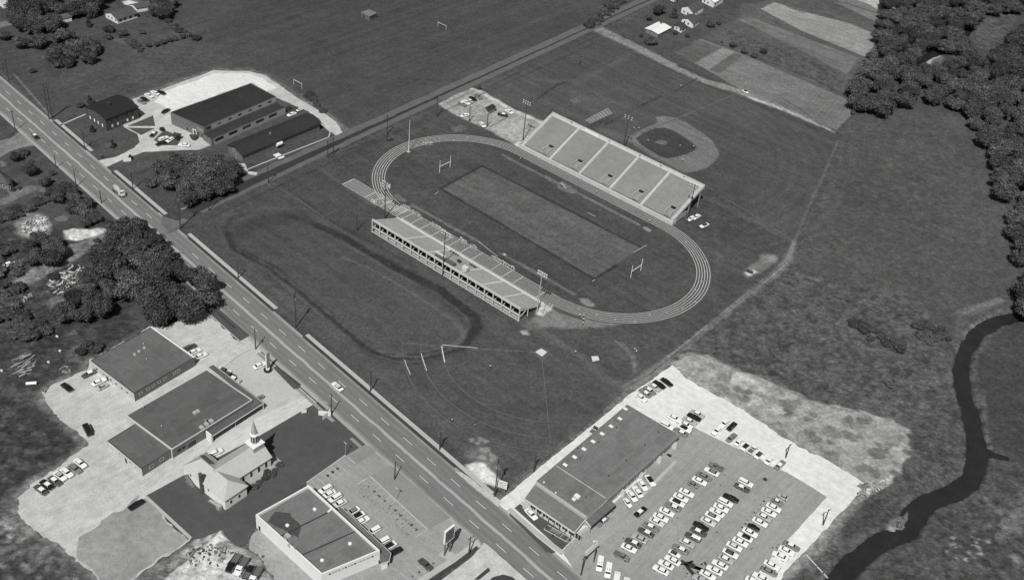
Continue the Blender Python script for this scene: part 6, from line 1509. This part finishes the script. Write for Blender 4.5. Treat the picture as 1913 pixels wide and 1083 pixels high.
# ------------------------------------------------------------------ trees and bushes
leafA = mat('foliage', .05, .8, spec=.08, attr='leaf', noise=((.15, .8, 1.25),))
_nt = leafA.node_tree; _b = _nt.nodes['Principled BSDF']; _s = _b.inputs['Base Color'].links[0].from_socket
_oi = _nt.nodes.new('ShaderNodeObjectInfo'); _mr = _nt.nodes.new('ShaderNodeMapRange'); _mr.inputs[3].default_value = .72; _mr.inputs[4].default_value = 1.45; _nt.links.new(_oi.outputs['Random'], _mr.inputs[0])
_mu = _nt.nodes.new('ShaderNodeMath'); _mu.operation = 'MULTIPLY'; _nt.links.new(_s, _mu.inputs[0]); _nt.links.new(_mr.outputs[0], _mu.inputs[1]); _nt.links.new(_mu.outputs[0], _b.inputs['Base Color'])
barkm = mat('bark', .07, .9)
def crown_mesh(name, seed, w=1.0, h=1.0, lobes=16, leaves=2400, size=.085, shape='round', val=(.034, .075)):
    "crown of unit width around z = 0.5..; leaves on lumpy lobes with gaps between"
    q = np.random.RandomState(seed); vs = []; fs = []; lv = []
    L_ = []
    for i in range(lobes):
        a = q.rand() * 2 * math.pi; u = q.rand() ** .5; t = q.rand()
        if shape == 'round': r = .34 * u; zc = .30 + .42 * t * (1 - .5 * u * u); s = q.uniform(.13, .22)
        elif shape == 'cone': zc = .15 + .65 * t; r = .30 * (1 - zc) * u * 1.2; s = .10 + .16 * (1 - zc)
        elif shape == 'willow': r = .36 * u; zc = .25 + .35 * t; s = q.uniform(.14, .2)
        else: r = .34 * u; zc = .25 + .2 * t; s = q.uniform(.14, .24)
        L_.append((r * math.cos(a) * w, r * math.sin(a) * w, zc * h, s, q.uniform(.7, 1.35)))
    per = leaves // lobes
    for (cx, cy, cz, s, br) in L_:
        for k in range(per):
            d = q.normal(size=3); d /= np.linalg.norm(d) + 1e-9
            if d[2] < -.55: d[2] *= -.6
            rr = s * (1 + .18 * q.normal()) ; c = np.array([cx + d[0] * rr, cy + d[1] * rr, cz + d[2] * rr * (.85 if shape != 'willow' else 1.25)])
            n = d + q.normal(size=3) * .55; n /= np.linalg.norm(n); t1 = np.cross(n, q.normal(size=3)); t1 /= np.linalg.norm(t1) + 1e-9; t2 = np.cross(n, t1)
            if shape == 'willow': t1 = np.array([d[0] * .3, d[1] * .3, -1.0]); t1 /= np.linalg.norm(t1); t2 = np.cross(n, t1); t2 /= np.linalg.norm(t2) + 1e-9
            z = size * q.uniform(.6, 1.3); b = len(vs)
            vs += [tuple(c - t1 * z * .6 - t2 * z * .35), tuple(c + t1 * z * .1 - t2 * z * .5), tuple(c + t1 * z * .7), tuple(c + t1 * z * .05 + t2 * z * .5)]
            fs.append((b, b + 1, b + 2, b + 3)); v = (val[0] + (val[1] - val[0]) * q.rand()) * br; lv += [v] * 4
    # inner branches' leaf mass so the crown is not see-through everywhere
    mb = MB(); rn = random.Random(seed)
    for (cx, cy, cz, s, br) in L_: mb.blob((cx, cy, cz), s * .8, s * .8, s * .72, 7, 5, .18, rn)
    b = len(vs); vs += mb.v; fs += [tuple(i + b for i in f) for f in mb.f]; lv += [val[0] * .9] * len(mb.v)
    me = bpy.data.meshes.new(name); me.from_pydata([tuple(map(float, v)) for v in vs], [], fs)
    at = me.attributes.new('leaf', 'FLOAT', 'POINT'); at.data.foreach_set('value', np.array(lv, 'f'))
    me.materials.append(leafA); me.update(); return me
def trunk_mesh(name, seed):
    rn = random.Random(seed); m = MB(); m.cyl((0, 0, 0), (.01, 0, .25), .035, .026, n=7); m.cyl((.01, 0, .25), (0, .01, .45), .026, .016, n=7)
    for k in range(6):
        a = k * 1.05 + rn.random(); z = .2 + .05 * k; m.cyl((0, 0, z), (.22 * math.cos(a), .22 * math.sin(a), z + .2), .014, .005, n=5)
    me = bpy.data.meshes.new(name); me.from_pydata(m.v, [], m.f); me.materials.append(barkm); return me
TR = {}
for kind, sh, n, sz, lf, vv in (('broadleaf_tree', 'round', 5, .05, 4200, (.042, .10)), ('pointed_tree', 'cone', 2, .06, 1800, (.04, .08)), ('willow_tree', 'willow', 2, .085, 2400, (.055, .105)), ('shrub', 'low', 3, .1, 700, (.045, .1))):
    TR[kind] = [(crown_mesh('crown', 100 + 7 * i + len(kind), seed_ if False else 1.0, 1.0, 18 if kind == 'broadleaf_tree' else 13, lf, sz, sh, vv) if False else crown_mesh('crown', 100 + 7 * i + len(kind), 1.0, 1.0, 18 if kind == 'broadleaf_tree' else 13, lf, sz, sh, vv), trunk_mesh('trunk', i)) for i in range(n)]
def tree(p, w, h, kind='broadleaf_tree', label=None, group=None, cat=None):
    me, tm = rnd.choice(TR[kind]); o = thing(kind, (p.x, p.y, max(-.3, p.z)), label, cat or ('shrub' if kind == 'shrub' else 'tree'), group, rz=rnd.uniform(0, 6.28))
    o.scale = (w, w * rnd.uniform(.88, 1.12), h)
    c = bpy.data.objects.new('crown', me); c.parent = o; COL.objects.link(c)
    t = bpy.data.objects.new('trunk' if kind != 'shrub' else 'stem', tm); t.parent = o; COL.objects.link(t)
    return o
def tpx(u, v, dpx, hr, kind, label, group=None):
    "single tree: crown centre pixel and crown width in pixels"
    p = G(u, v, 4); sc = (Vector((CX, CY, CZ)) - p).length / F; w = dpx * sc; h = w * hr; p = G(u, v, h * .5); p.z = 0
    return tree(p, w / .95, h / .92, kind, label, group)
def grove(P, spacing, hmin, hmax, label, group, kind='broadleaf_tree', holes=(), maxn=400, seed=1, wr=1.35, zz=None):
    rn = random.Random(seed); hm = (hmin + hmax) / 2 * .5 if zz is None else zz
    Q = [(q.x, q.y) for q in PX(P, hm)]; HO = [[(q.x, q.y) for q in PX(h, hm)] for h in holes]
    x0, x1 = min(q[0] for q in Q), max(q[0] for q in Q); y0, y1 = min(q[1] for q in Q), max(q[1] for q in Q); pts = []
    for _ in range(9000):
        c = (rn.uniform(x0, x1), rn.uniform(y0, y1))
        if not inside(c, Q) or any(inside(c, h) for h in HO): continue
        if all((c[0] - a[0]) ** 2 + (c[1] - a[1]) ** 2 > spacing ** 2 for a in pts): pts.append(c)
        if len(pts) >= maxn: break
    for c in pts:
        h = rn.uniform(hmin, hmax); tree(Vector((c[0], c[1], 0)), spacing * wr * rn.uniform(.7, 1.3), h, kind, label, group)
    return len(pts)
WOOD = [(1652,-10),(1652,40),(1640,85),(1618,125),(1600,170),(1603,196),(1640,200),(1672,198),(1694,184),(1735,186),(1780,198),(1818,214),(1834,250),(1850,290),(1862,345),(1893,380),(1885,410),(1898,445),(1912,500),(1905,560),(1925,580),(1975,575),(1985,-10)]
HOLE1 = [(1800,60),(1812,38),(1835,22),(1870,14),(1915,14),(1950,20),(1950,55),(1895,50),(1885,75),(1870,100),(1835,108),(1815,100)]
HOLE2 = [(1700,118),(1715,100),(1750,92),(1790,84),(1800,100),(1765,112),(1765,125),(1735,130),(1705,138)]
nw = grove([p for p in WOOD], 8.6, 8.5, 12.5, 'broadleaf tree in the dense creekside wood at the right', 'trees of the creekside wood', holes=(HOLE1, HOLE2), seed=3, maxn=290, wr=1.5)
BIGW = [(205,430),(222,415),(252,412),(262,428),(290,445),(312,470),(348,497),(372,512),(392,538),(392,552),(360,572),(330,572),(300,582),(272,572),(250,555),(228,540),(210,520),(200,490),(190,465)]
grove(BIGW, 7.0, 11, 15, 'tall broadleaf tree in the big wood beside the highway', 'trees of the roadside wood', seed=5, wr=1.45)
grove([(165,520),(195,490),(215,530),(205,565),(185,580),(150,588),(125,588),(105,570),(135,550)], 6.0, 7, 10, 'broadleaf tree at the lower left of the roadside wood', 'trees of the lower grove', seed=6, wr=1.5)
grove([(52,450),(80,432),(108,448),(125,458),(122,468),(100,482),(70,486),(50,475)], 5.5, 6, 9, 'broadleaf tree in the clump beside the dirt road', 'trees of the dirt road clump', seed=7, wr=1.5)
grove([(300,318),(330,300),(395,295),(430,310),(440,330),(420,350),(380,362),(350,372),(330,350),(305,335)], 7.0, 8, 11, 'broadleaf tree in the grove between highway and brick block', 'trees of the school grove', seed=8, wr=1.5)
grove([(98,345),(130,350),(160,378),(178,400),(180,415),(165,420),(150,400),(120,380),(98,365)], 4.4, 4.5, 7, 'small tree in the thicket beside the highway', 'trees of the roadside thicket', seed=9, wr=1.5)
grove([(28,28),(60,18),(100,14),(175,14),(185,-14),(30,-14)], 7.5, 9, 13, 'big tree in the dark belt at the top left corner', 'trees of the top left belt', seed=10, wr=1.5)
grove([(25,12),(22,40),(50,48),(95,55),(105,38),(60,25)], 6.5, 8, 11, 'dark tree over the top left driveway', 'trees by the top left driveway', seed=20, wr=1.4)
grove([(282,18),(292,0),(308,-8),(322,-4),(318,18),(300,25)], 5.5, 7, 9, 'dark round tree at the end of the ranch house', 'trees at the ranch house end', seed=11, wr=1.5)
grove([(80,105),(120,82),(165,78),(180,90),(165,105),(130,112),(95,118)], 5.5, 5, 8, 'feathery willow in the row beyond the highway field', 'willows in the upper left row', kind='willow_tree', seed=12, wr=1.6)
grove([(0,450),(30,470),(40,530),(30,560),(0,600),(-10,500)], 7.0, 2, 4.5, 'low scrub bush at the left edge', 'scrub bushes at the left edge', kind='shrub', seed=13, wr=1.1, zz=1)
grove([(10,600),(40,585),(75,600),(85,618),(50,630),(20,622)], 4.5, 2.5, 4.5, 'low scrub bush in the dark patch above the junk pile', 'scrub bushes above the junk pile', kind='shrub', seed=14, wr=1.4, zz=1)
for u, v, d, hr, kd, lb in ((36,78,26,.95,'broadleaf_tree','round dark tree left of the grey roofed cottage lawn'), (70,76,36,.7,'broadleaf_tree','wide pale tree in the middle of the upper left garden'), (117,66,36,.75,'broadleaf_tree','wide tree beside the small pale shed'), (6,66,22,.8,'broadleaf_tree','dark tree cut by the left edge below the driveway'),
   (170,22,20,1.1,'pointed_tree','taller tree left of the ranch house'), (165,42,11,1.5,'pointed_tree','narrow dark conifer left of the ranch house'), (204,52,20,.8,'shrub','bushy shrub before the ranch house, left one'), (228,62,20,.7,'broadleaf_tree','small tree before the ranch house porch'), (266,58,12,.8,'shrub','lone round bush on the ranch house lawn'), (203,68,15,.7,'shrub','low bush at the edge of the ranch garden'),
   (278,82,11,1.1,'shrub','first bush of the garden hedge line'), (291,80,12,1.1,'shrub','second bush of the garden hedge line'), (304,77,12,1.0,'shrub','third bush of the garden hedge line'), (316,73,11,1.0,'shrub','fourth bush of the garden hedge line'), (329,70,12,1.0,'shrub','fifth bush of the garden hedge line'), (341,67,11,1.0,'shrub','sixth bush of the garden hedge line'), (353,63,12,1.0,'shrub','seventh bush of the garden hedge line'), (366,69,18,.6,'shrub','wide low bush ending the garden hedge line'),
   (60,130,14,.7,'shrub','lone bush in the field above the highway'), (168,186,12,1.4,'pointed_tree','small tree behind the schoolhouse corner'), (150,196,16,.6,'shrub','low shrub row behind the schoolhouse'), (172,240,11,1.2,'pointed_tree','small conifer on the schoolhouse lawn'), (210,268,12,1.2,'pointed_tree','small conifer behind the school notice board'), (190,292,6,.8,'shrub','tiny bush by the school drive'), (243,293,10,1.2,'pointed_tree','small conifer behind the broken board'),
   (302,240,10,1.0,'shrub','small bush at the tip of the school island'), (330,254,14,1.1,'broadleaf_tree','leafy small tree on the school island'), (360,254,20,.5,'shrub','flat dark shrub bed at the hall door'), (283,338,26,.8,'shrub','wide shrub left of the school grove'), (55,315,26,1.0,'broadleaf_tree','largest round tree on the left lawn'), (28,292,19,1.1,'broadleaf_tree','dark round tree at the top of the left lawn'), (46,284,18,.6,'shrub','pale spreading shrub beside the dark lawn tree'), (83,338,21,1.0,'broadleaf_tree','round tree right of the flower bed'), (97,322,14,.7,'shrub','small bush by the highway on the left lawn'), (24,353,11,.6,'shrub','left bush of the round flower bed'), (34,350,10,.6,'shrub','right bush of the round flower bed'),
   (60,388,16,.7,'shrub','bush at the near end of the left hedge'), (1213,32,13,1.1,'broadleaf_tree','dark tree left of the white-roofed house'), (1232,18,26,.8,'broadleaf_tree','wide tree above the white-roofed house'), (1260,24,16,1.2,'pointed_tree','tall tree between the two white houses'), (1262,60,9,1.1,'shrub','dark bush beside the little white shed'), (1284,66,9,.9,'shrub','lone bush on the lawn below the houses'), (1216,76,26,.5,'shrub','low spread of bushes below the white-roofed house'), (1198,66,8,1,'shrub','small dark bush left of the white-roofed house'), (1328,44,18,.7,'shrub','dark bush right of the houses'), (1342,42,10,.8,'shrub','small bush right of the dark bush'),
   (1370,82,14,.9,'shrub','round bush on the hedge bank, first from the houses'), (1392,94,14,.8,'shrub','round bush on the hedge bank, second from the houses'), (1410,103,13,.7,'shrub','round bush on the hedge bank, third from the houses'), (1427,94,15,.8,'shrub','round bush on the hedge bank, fourth from the houses'), (1348,78,6,.8,'shrub','tiny bush on the hedge bank'),
   (1593,208,11,1.0,'shrub','bush at the tip of the ploughed field'), (728,256,15,.8,'shrub','dark ragged bush between side road and track'), (895,163,10,.9,'shrub','bush at the entrance of the stadium lot'), (180,648,24,.6,'shrub','bushes along the workshop back wall, left clump'), (150,655,22,.6,'shrub','tangled bush by the rubble patch'), (163,640,18,.7,'shrub','small bush above the rubble patch'), (100,512,22,.8,'shrub','bush between the dirt road and the rubble'), (181,448,14,.5,'shrub','low bush beside the pale drive mouth'), (60,300,10,.6,'shrub','tiny shrub on the left lawn'), (1660,716,20,.45,'shrub','flat dark bush in the lower meadow'), (1772,632,12,.7,'shrub','small bush on the creek bank'), (1150,286,8,1,'shrub','dark bush behind the middle of the big grandstand')):
    tpx(u, v, d, hr, kd, lb)
grove([(1595,602),(1625,606),(1665,622),(1690,645),(1685,655),(1650,640),(1610,625)], 3.4, 1.2, 2.4, 'low dark shrub in the long thicket of the lower meadow', 'shrubs of the meadow thicket', kind='shrub', seed=15, wr=1.5, zz=.5)
grove([(1712,610),(1735,600),(1762,612),(1758,630),(1735,638),(1715,625)], 3.0, 1.4, 2.6, 'low dark shrub in the round thicket by the creek', 'shrubs of the creek thicket', kind='shrub', seed=16, wr=1.6, zz=.5)
grove([(0,398),(60,372),(100,358),(108,364),(60,386),(40,400),(0,412)], 2.6, 2.2, 3.2, 'clipped shrub in the long left hedge', 'shrubs of the left hedge', kind='shrub', seed=17, wr=1.6, zz=1)
grove([(238,68),(262,88),(268,96),(258,96),(240,82),(228,68)], 2.8, 1.4, 2.2, 'low shrub in the dark row before the ranch garden', 'shrubs of the ranch garden row', kind='shrub', seed=18, wr=1.5, zz=.5)
grove([(310,33),(325,45),(355,60),(350,66),(320,52),(305,38)], 3.0, 1.4, 2.2, 'low shrub in the row behind the ranch lawn', 'shrubs behind the ranch lawn', kind='shrub', seed=21, wr=1.5, zz=.5)
grove([(1095,45),(1130,12),(1150,-5),(1165,0),(1140,25),(1105,52)], 4.0, 2.0, 3.2, 'grey shrub on the far bank of the side road', 'shrubs on the side road bank', kind='shrub', seed=22, wr=1.5, zz=1)
grove([(470,914),(484,905),(524,872),(530,862),(520,862),(480,896)], 1.9, 1.3, 1.8, 'round shrub in the bed along the church nave', 'shrubs along the church nave', kind='shrub', seed=23, wr=1.6, zz=.5)
grove([(312,1080),(400,1015),(404,1020),(325,1082)], 4.0, .8, 1.6, 'ragged weed clump on the edge of the sand bank', 'weeds on the sand bank edge', kind='shrub', seed=24, wr=1.3, zz=.5)
for u, v, d in ((413,1050,16),(398,1060,12),(470,1040,8),(492,1038,6)): tpx(u, v, d, .35, 'shrub', 'dark low clump lying on the sand bank' , 'clumps on the sand bank')
grove([(578,172),(600,195),(608,206),(600,208),(582,190),(570,176)], 2.8, 1.2, 2.0, 'dark shrub in the ragged line beside the school yard', 'shrubs beside the school yard', kind='shrub', seed=25, wr=1.5, zz=.5)

bt = Bld('ticket_booth', quad([(908,210),(913,214),(924,208)], 0), 2.5, 'little dark-roofed booth in the middle of the stadium lot', 'booth', wall=wall_l, flat=False)
gable(bt, bt.P, 2.5, 3.2, 0, .7, tone('booth_roof', 62), hip=1.0); bt.openings(0, [1.5], 1.0, 2.0, 1.2, fr=trim_d)
# ------------------------------------------------------------------ fences
def fence(P, label, h=1.2, sp=3.0, m=None, rails=2, name='wire_fence'):
    W3 = PX(P); o = thing(name, tuple(W3[0]), label, 'fence'); posts = MB(); rl = MB(); m = m or tone('fence_grey', 110)
    for a, b in zip(W3, W3[1:]):
        n = max(1, int((b - a).length / sp))
        for k in range(n): p = a.lerp(b, k / n); posts.cyl((p.x, p.y, 0), (p.x, p.y, h), .07, n=5)
        for k in range(rails): z = h * (k + 1) / rails - .06; rl.bar((a.x, a.y, z), (b.x, b.y, z), .05, .05)
    posts.build('post_line', m, o); rl.build('rails', m, o)
fence([(1566,262),(1530,345),(1504,400),(1484,452)], 'thin fence along the right edge of the ball field')
fence([(1482,455),(1472,488),(1440,515),(1400,548),(1330,606),(1262,662),(1215,700),(1170,724)], 'thin fence between the stadium field and the meadow')
fence([(1170,724),(1115,775),(1060,825),(1000,872),(960,908)], 'thin fence on the bank beside the pale drive')
fence([(1140,82),(1300,152),(1400,190),(1500,230),(1566,262)], 'fence between the ball fields and the dirt track')
fence([(560,372),(640,430),(668,443)], 'short fence left of the small grandstand', m=trim_d)
fence([(305,440),(600,300),(700,262)], 'low fence on the near verge of the side road')

# ------------------------------------------------------------------ junk, rubble and lumber
def rubble(P, n, label, name='rubble_pile', lo=.3, hi=1.4, tones=(200, 150, 110), seed=3, z=.0, flat=False):
    rn = random.Random(seed); Q = [(q.x, q.y) for q in PX(P)]; c = PX(P)[0]; o = thing(name, tuple(c), label, 'rubble'); mbs = [MB() for _ in tones]
    x0, x1 = min(q[0] for q in Q), max(q[0] for q in Q); y0, y1 = min(q[1] for q in Q), max(q[1] for q in Q); k = 0
    while k < n:
        p = (rn.uniform(x0, x1), rn.uniform(y0, y1))
        if not inside(p, Q): continue
        k += 1; mb = rn.choice(mbs); a = rn.uniform(0, 3.14) if not flat else R(92) + rn.uniform(-.35, .35); l = rn.uniform(lo, hi); zz = z + rn.uniform(.0, .5)
        mb.bar((p[0] - math.cos(a) * l, p[1] - math.sin(a) * l, zz + rn.uniform(0, .3)), (p[0] + math.cos(a) * l, p[1] + math.sin(a) * l, zz + rn.uniform(0, .3)), rn.uniform(.15, .6) if not flat else rn.uniform(.12, .3), rn.uniform(.15, .45))
    for t, mb in zip(tones, mbs):
        if mb.v: ob = mb.build('debris', tone('debris_%d' % t, t), o); ob['kind'] = 'stuff'
rubble([(28,672),(42,660),(58,668),(66,682),(50,700),(30,704)], 70, 'heap of broken planks in the weeds at the left', 'lumber_heap', .6, 2.2, (150, 110, 185), 4, flat=True)
rubble([(90,532),(112,515),(135,498),(155,496),(158,512),(150,525),(125,540),(112,552),(98,548)], 170, 'sprawling heap of pale building rubble under the trees', 'rubble_pile', .3, 1.5, (215, 170, 70, 120), 5)
rubble([(35,425),(60,408),(85,408),(90,425),(78,440),(50,440)], 60, 'scattered rubble on the bare patch at the left', 'rubble_pile', .2, .6, (220, 170), 6)
rubble([(40,558),(58,548),(66,552),(48,570)], 16, 'small heap of debris by the bare branches', 'rubble_pile', .3, 1.0, (140, 180), 7)
rubble([(136,655),(150,645),(155,655),(145,668)], 26, 'small rubble patch behind the square workshop', 'rubble_pile', .2, .7, (160, 120), 8)
rubble([(1606,903),(1640,902),(1665,890),(1660,905),(1630,925),(1600,935)], 60, 'tipped stone rubble down the bank beside the creek meadow', 'stone_spill', .2, .7, (215, 170, 120), 9)
rubble([(345,1035),(400,1005),(420,1000),(405,1015),(360,1045)], 60, 'churned clods along the ditch of the sand bank', 'clod_line', .2, .7, (150, 100, 190), 10)
rubble([(375,1030),(400,1020),(440,1040),(400,1065),(350,1060)], 60, 'scattered clods and stones on the sand bank', 'clod_field', .1, .5, (120, 170, 80), 11, z=1.0)
rubble([(115,688),(128,684),(131,696),(120,702)], 12, 'twisted scrap frame at the yard edge', 'scrap_frame', .5, 1.3, (150, 100), 12)
rubble([(1000,560),(1035,560),(1035,575),(1010,585)], 8, 'stacked slabs at the end of the small grandstand', 'slab_stack', .6, 1.2, (205, 180), 13)
rubble([(1672,972),(1684,968),(1684,985),(1674,984)], 14, 'drift wood on the creek sandbar', 'drift_pile', .3, .9, (140, 100), 14, z=-.7)
b = G(58, 718); o = thing('steel_tank', (b.x, b.y, 0), 'white cylindrical tank lying in the weeds below the plank heap', 'tank'); m = MB(); m.cyl((b.x - .9, b.y - 1.2, .6), (b.x + 1.1, b.y + 1.5, .6), .55, n=14); m.build('tank', wall_w, o)
for s in (-.6, .8): m = MB(); m.box(b.x + s - .1, b.y + s * 1.3 - .5, 0, b.x + s + .1, b.y + s * 1.3 + .5, .2); m.build('cradle', trim_d, o)
b = G(82, 734); o = thing('barrel', (b.x, b.y, 0), 'pale upright barrel at the mouth of the weedy track', 'barrel'); m = MB(); m.cyl((b.x, b.y, 0), (b.x, b.y, 1.1), .55, .5, n=12); m.build('shell', wall_l, o); m = MB(); m.cyl((b.x, b.y, 1.1), (b.x, b.y, 1.16), .4, n=12); m.build('lid', trim_d, o)
for i, (u, v) in enumerate(((83,624),(107,629),(112,656),(91,677),(3,693),(8,583))):
    b = G(u, v); m = MB(); m.blob((b.x, b.y, .25), .7, .5, .4, 7, 4, .2, random.Random(i)); tag(m.build('litter_heap', wall_l), ['white scrap heap in the grass below the lower grove', 'small pale scrap right of the white heap', 'crumpled pale sheet left of the bush tangle', 'pale scrap below the dark lawn', 'pale scrap at the left edge', 'pale scrap high at the left edge'][i], 'litter')
b = G(1400, 509); o = thing('burnt_stump', (b.x, b.y, 0), 'dark stump heap on the bare patch by the meadow fence', 'stump'); m = MB()
for k in range(9): a = k * .7; m.bar((b.x + .3 * math.cos(a), b.y + .3 * math.sin(a), .1), (b.x + 1.6 * math.cos(a), b.y + 1.2 * math.sin(a), .9 + .3 * math.sin(k)), .3, .25)
m.build('roots', trim_d, o); m = MB(); m.blob((b.x, b.y, .5), .9, .7, .6, 8, 5, .2, random.Random(2)); m.build('trunk_base', wood, o)
# bare scrub branches at the left
b = G(35, 560); o = thing('bare_tree', (b.x, b.y, 0), 'leafless branching tree in the scrub at the left edge', 'tree'); rn = random.Random(9)
def limb(mb, p, d, l, r, n):
    e = p + d * l; mb.cyl(tuple(p), tuple(e), r, r * .6, n=5, caps=False)
    if n > 0:
        for _ in range(3): limb(mb, e, (d + Vector((rn.uniform(-.8, .8), rn.uniform(-.8, .8), rn.uniform(-.1, .4)))).normalized(), l * .72, r * .6, n - 1)
m = MB(); limb(m, Vector((b.x, b.y, 0)), Vector((0, 0, 1)), 2.6, .22, 4); m.build('branches', barkm, o)
# footbridge plank over the creek at the bottom
a_, b_ = G(1505, 1035), G(1547, 1078); o = thing('plank_line', (a_.x, a_.y, 0), 'pale pipe running down the bank to the creek at the bottom', 'pipe'); m = MB(); m.bar((a_.x, a_.y, .15), (b_.x, b_.y, -.3), .3, .25); m.build('pipe', trim_l, o)
for t in (.2, .5, .8): p = a_.lerp(b_, t); m = MB(); m.box(p.x - .2, p.y - .2, -.6, p.x + .2, p.y + .2, .05); m.build('support_block', trim_d, o)

# ------------------------------------------------------------------ people
skin_m = mat('skin', .35, .6); shirt_w = mat('white_shirt', .8, .8); trous = mat('dark_trousers', .05, .8); hair_m = mat('hair', .03, .8)
def skinned(name, verts, edges, radii, m, parent, root=0, sub=1):
    me = bpy.data.meshes.new(name + '_cage'); me.from_pydata(verts, edges, []); ob = bpy.data.objects.new(name + '_cage', me); COL.objects.link(ob)
    md = ob.modifiers.new('s', 'SKIN'); md.use_smooth_shade = True
    for i, r in enumerate(radii): me.skin_vertices[0].data[i].radius = (r, r) if not isinstance(r, tuple) else r; me.skin_vertices[0].data[i].use_root = (i == root)
    if sub: s = ob.modifiers.new('u', 'SUBSURF'); s.levels = sub; s.render_levels = sub
    dg = bpy.context.evaluated_depsgraph_get(); dg.update(); nm = bpy.data.meshes.new_from_object(ob.evaluated_get(dg)); bpy.data.objects.remove(ob); bpy.data.meshes.remove(me)
    nm.materials.clear(); nm.materials.append(m); nm.name = name; o = bpy.data.objects.new(name, nm); o.parent = parent; COL.objects.link(o); return o
def make_person():
    r = bpy.data.objects.new('person', None); COL.objects.link(r); r.empty_display_size = .5
    V = [(0,0,.98),(0,0,1.2),(0,.0,1.42),(0,0,1.52),(0,.01,1.6),(0,.01,1.72)]; E = [(0,1),(1,2),(2,3),(3,4),(4,5)]; Rr = [(.15,.11),(.14,.1),(.12,.09),.05,.085,.075]
    for s in (-1, 1):
        b = len(V); V += [(s*.19,0,1.42),(s*.27,.02,1.15),(s*.3,.1,.9),(s*.3,.13,.83)]; E += [(2,b),(b,b+1),(b+1,b+2),(b+2,b+3)]; Rr += [.055,.042,.028,.03]
        for k, (dx, dy, l) in enumerate(((-.03,.0,.07),(-.01,.0,.085),(.01,.0,.08),(.028,.0,.065))):
            f = len(V); V += [(s*.3+dx,.15+dy,.80),(s*.3+dx,.155+dy,.80-l)]; E += [(b+3,f),(f,f+1)]; Rr += [.009,.008]
        f = len(V); V += [(s*.27,.17,.83),(s*.26,.19,.78)]; E += [(b+3,f),(f,f+1)]; Rr += [.011,.009]
        b = len(V); V += [(s*.1,0,.92),(s*.11,.02,.5),(s*.12,-.02*s,.09),(s*.13,.14,.04)]; E += [(0,b),(b,b+1),(b+1,b+2),(b+2,b+3)]; Rr += [.085,.058,.04,.04]
    f = len(V); V += [(0,.095,1.63)]; E += [(4,f)]; Rr += [.015]
    skinned('body', V, E, Rr, skin_m, r)
    skinned('shirt', [(0,0,.97),(0,0,1.2),(0,0,1.42),(-.2,0,1.43),(-.25,.01,1.24),(.2,0,1.43),(.25,.01,1.24)], [(0,1),(1,2),(2,3),(3,4),(2,5),(5,6)], [(.17,.13),(.16,.12),(.14,.11),.075,.06,.075,.06], shirt_w, r)
    skinned('trousers', [(0,0,1.0),(-.1,0,.9),(-.11,.02,.5),(-.12,.0,.12),(.1,0,.9),(.11,.02,.5),(.12,0,.12)], [(0,1),(1,2),(2,3),(0,4),(4,5),(5,6)], [(.17,.13),.105,.08,.065,.105,.08,.065], trous, r)
    m = MB(); m.blob((0, -.01, 1.70), .1, .1, .09, 10, 6); loc_build(m, 'hair', hair_m, r, True)
    return r
pp = make_person(); PF = False
for (u, v, az, lb) in ((915.5,688,30,'person in a white shirt standing alone inside the throwing sector'), (844.5,788,80,'person in a white shirt at the left of the outer sector arc'), (887,798,120,'person in a white shirt right of the outer sector arc'), (1074.5,661,200,'person standing on the path beside the throwing pads'), (1185,656,160,'person in white near the right arc of the small sector'), (1188,660,200,'second person right beside the one at the small arc'),
    (1090,593,30,'person at the head of the group below the track'), (1090,600,60,'person in the middle of the group below the track'), (1088.5,607,10,'person at the tail of the group below the track'), (1083,592,200,'person left of the group below the track'), (1046,347,90,'person in white at the far straight sand pit'), (1049,349,20,'second person at the far straight sand pit'), (1114,362,70,'person on the far straight'), (1193,243,40,'person by home plate of the ball diamond'), (1184,243,70,'second person left of home plate'), (1210,266,10,'person on the infield grass left of the mound'), (1270,276,90,'person on the infield grass right of the mound'), (1295,277,40,'person at second base of the ball diamond'), (1275,302,200,'person on the dirt at the right of the diamond'), (1271,164,60,'person walking in the far outfield'), (1213,416,20,'person beside the track at the end of the far straight'), (1300,404,100,'person near the white cars at the grandstand end'), (972,300,80,'person on the grass before the big grandstand')):
    o = pp if not PF else copy_tree(pp); PF = True
    p = G(u, v); o.location = (p.x, p.y, .08); o.rotation_euler = (0, 0, R(az)); o['label'] = lb; o['category'] = 'person'; o['group'] = 'people out on the fields'
# figures on the back walk of the grandstand
for (x, lb) in ((-33.5, 'person on the back walkway of the big grandstand, left one'), (-10, 'person on the back walkway of the big grandstand, second'), (8, 'person on the back walkway of the big grandstand, third'), (20, 'person on the back walkway of the big grandstand, fourth'), (33, 'person on the back walkway of the big grandstand, right one')):
    o = copy_tree(pp); o.location = (x, y1 + 1.2, z1 - .1); o['label'] = lb
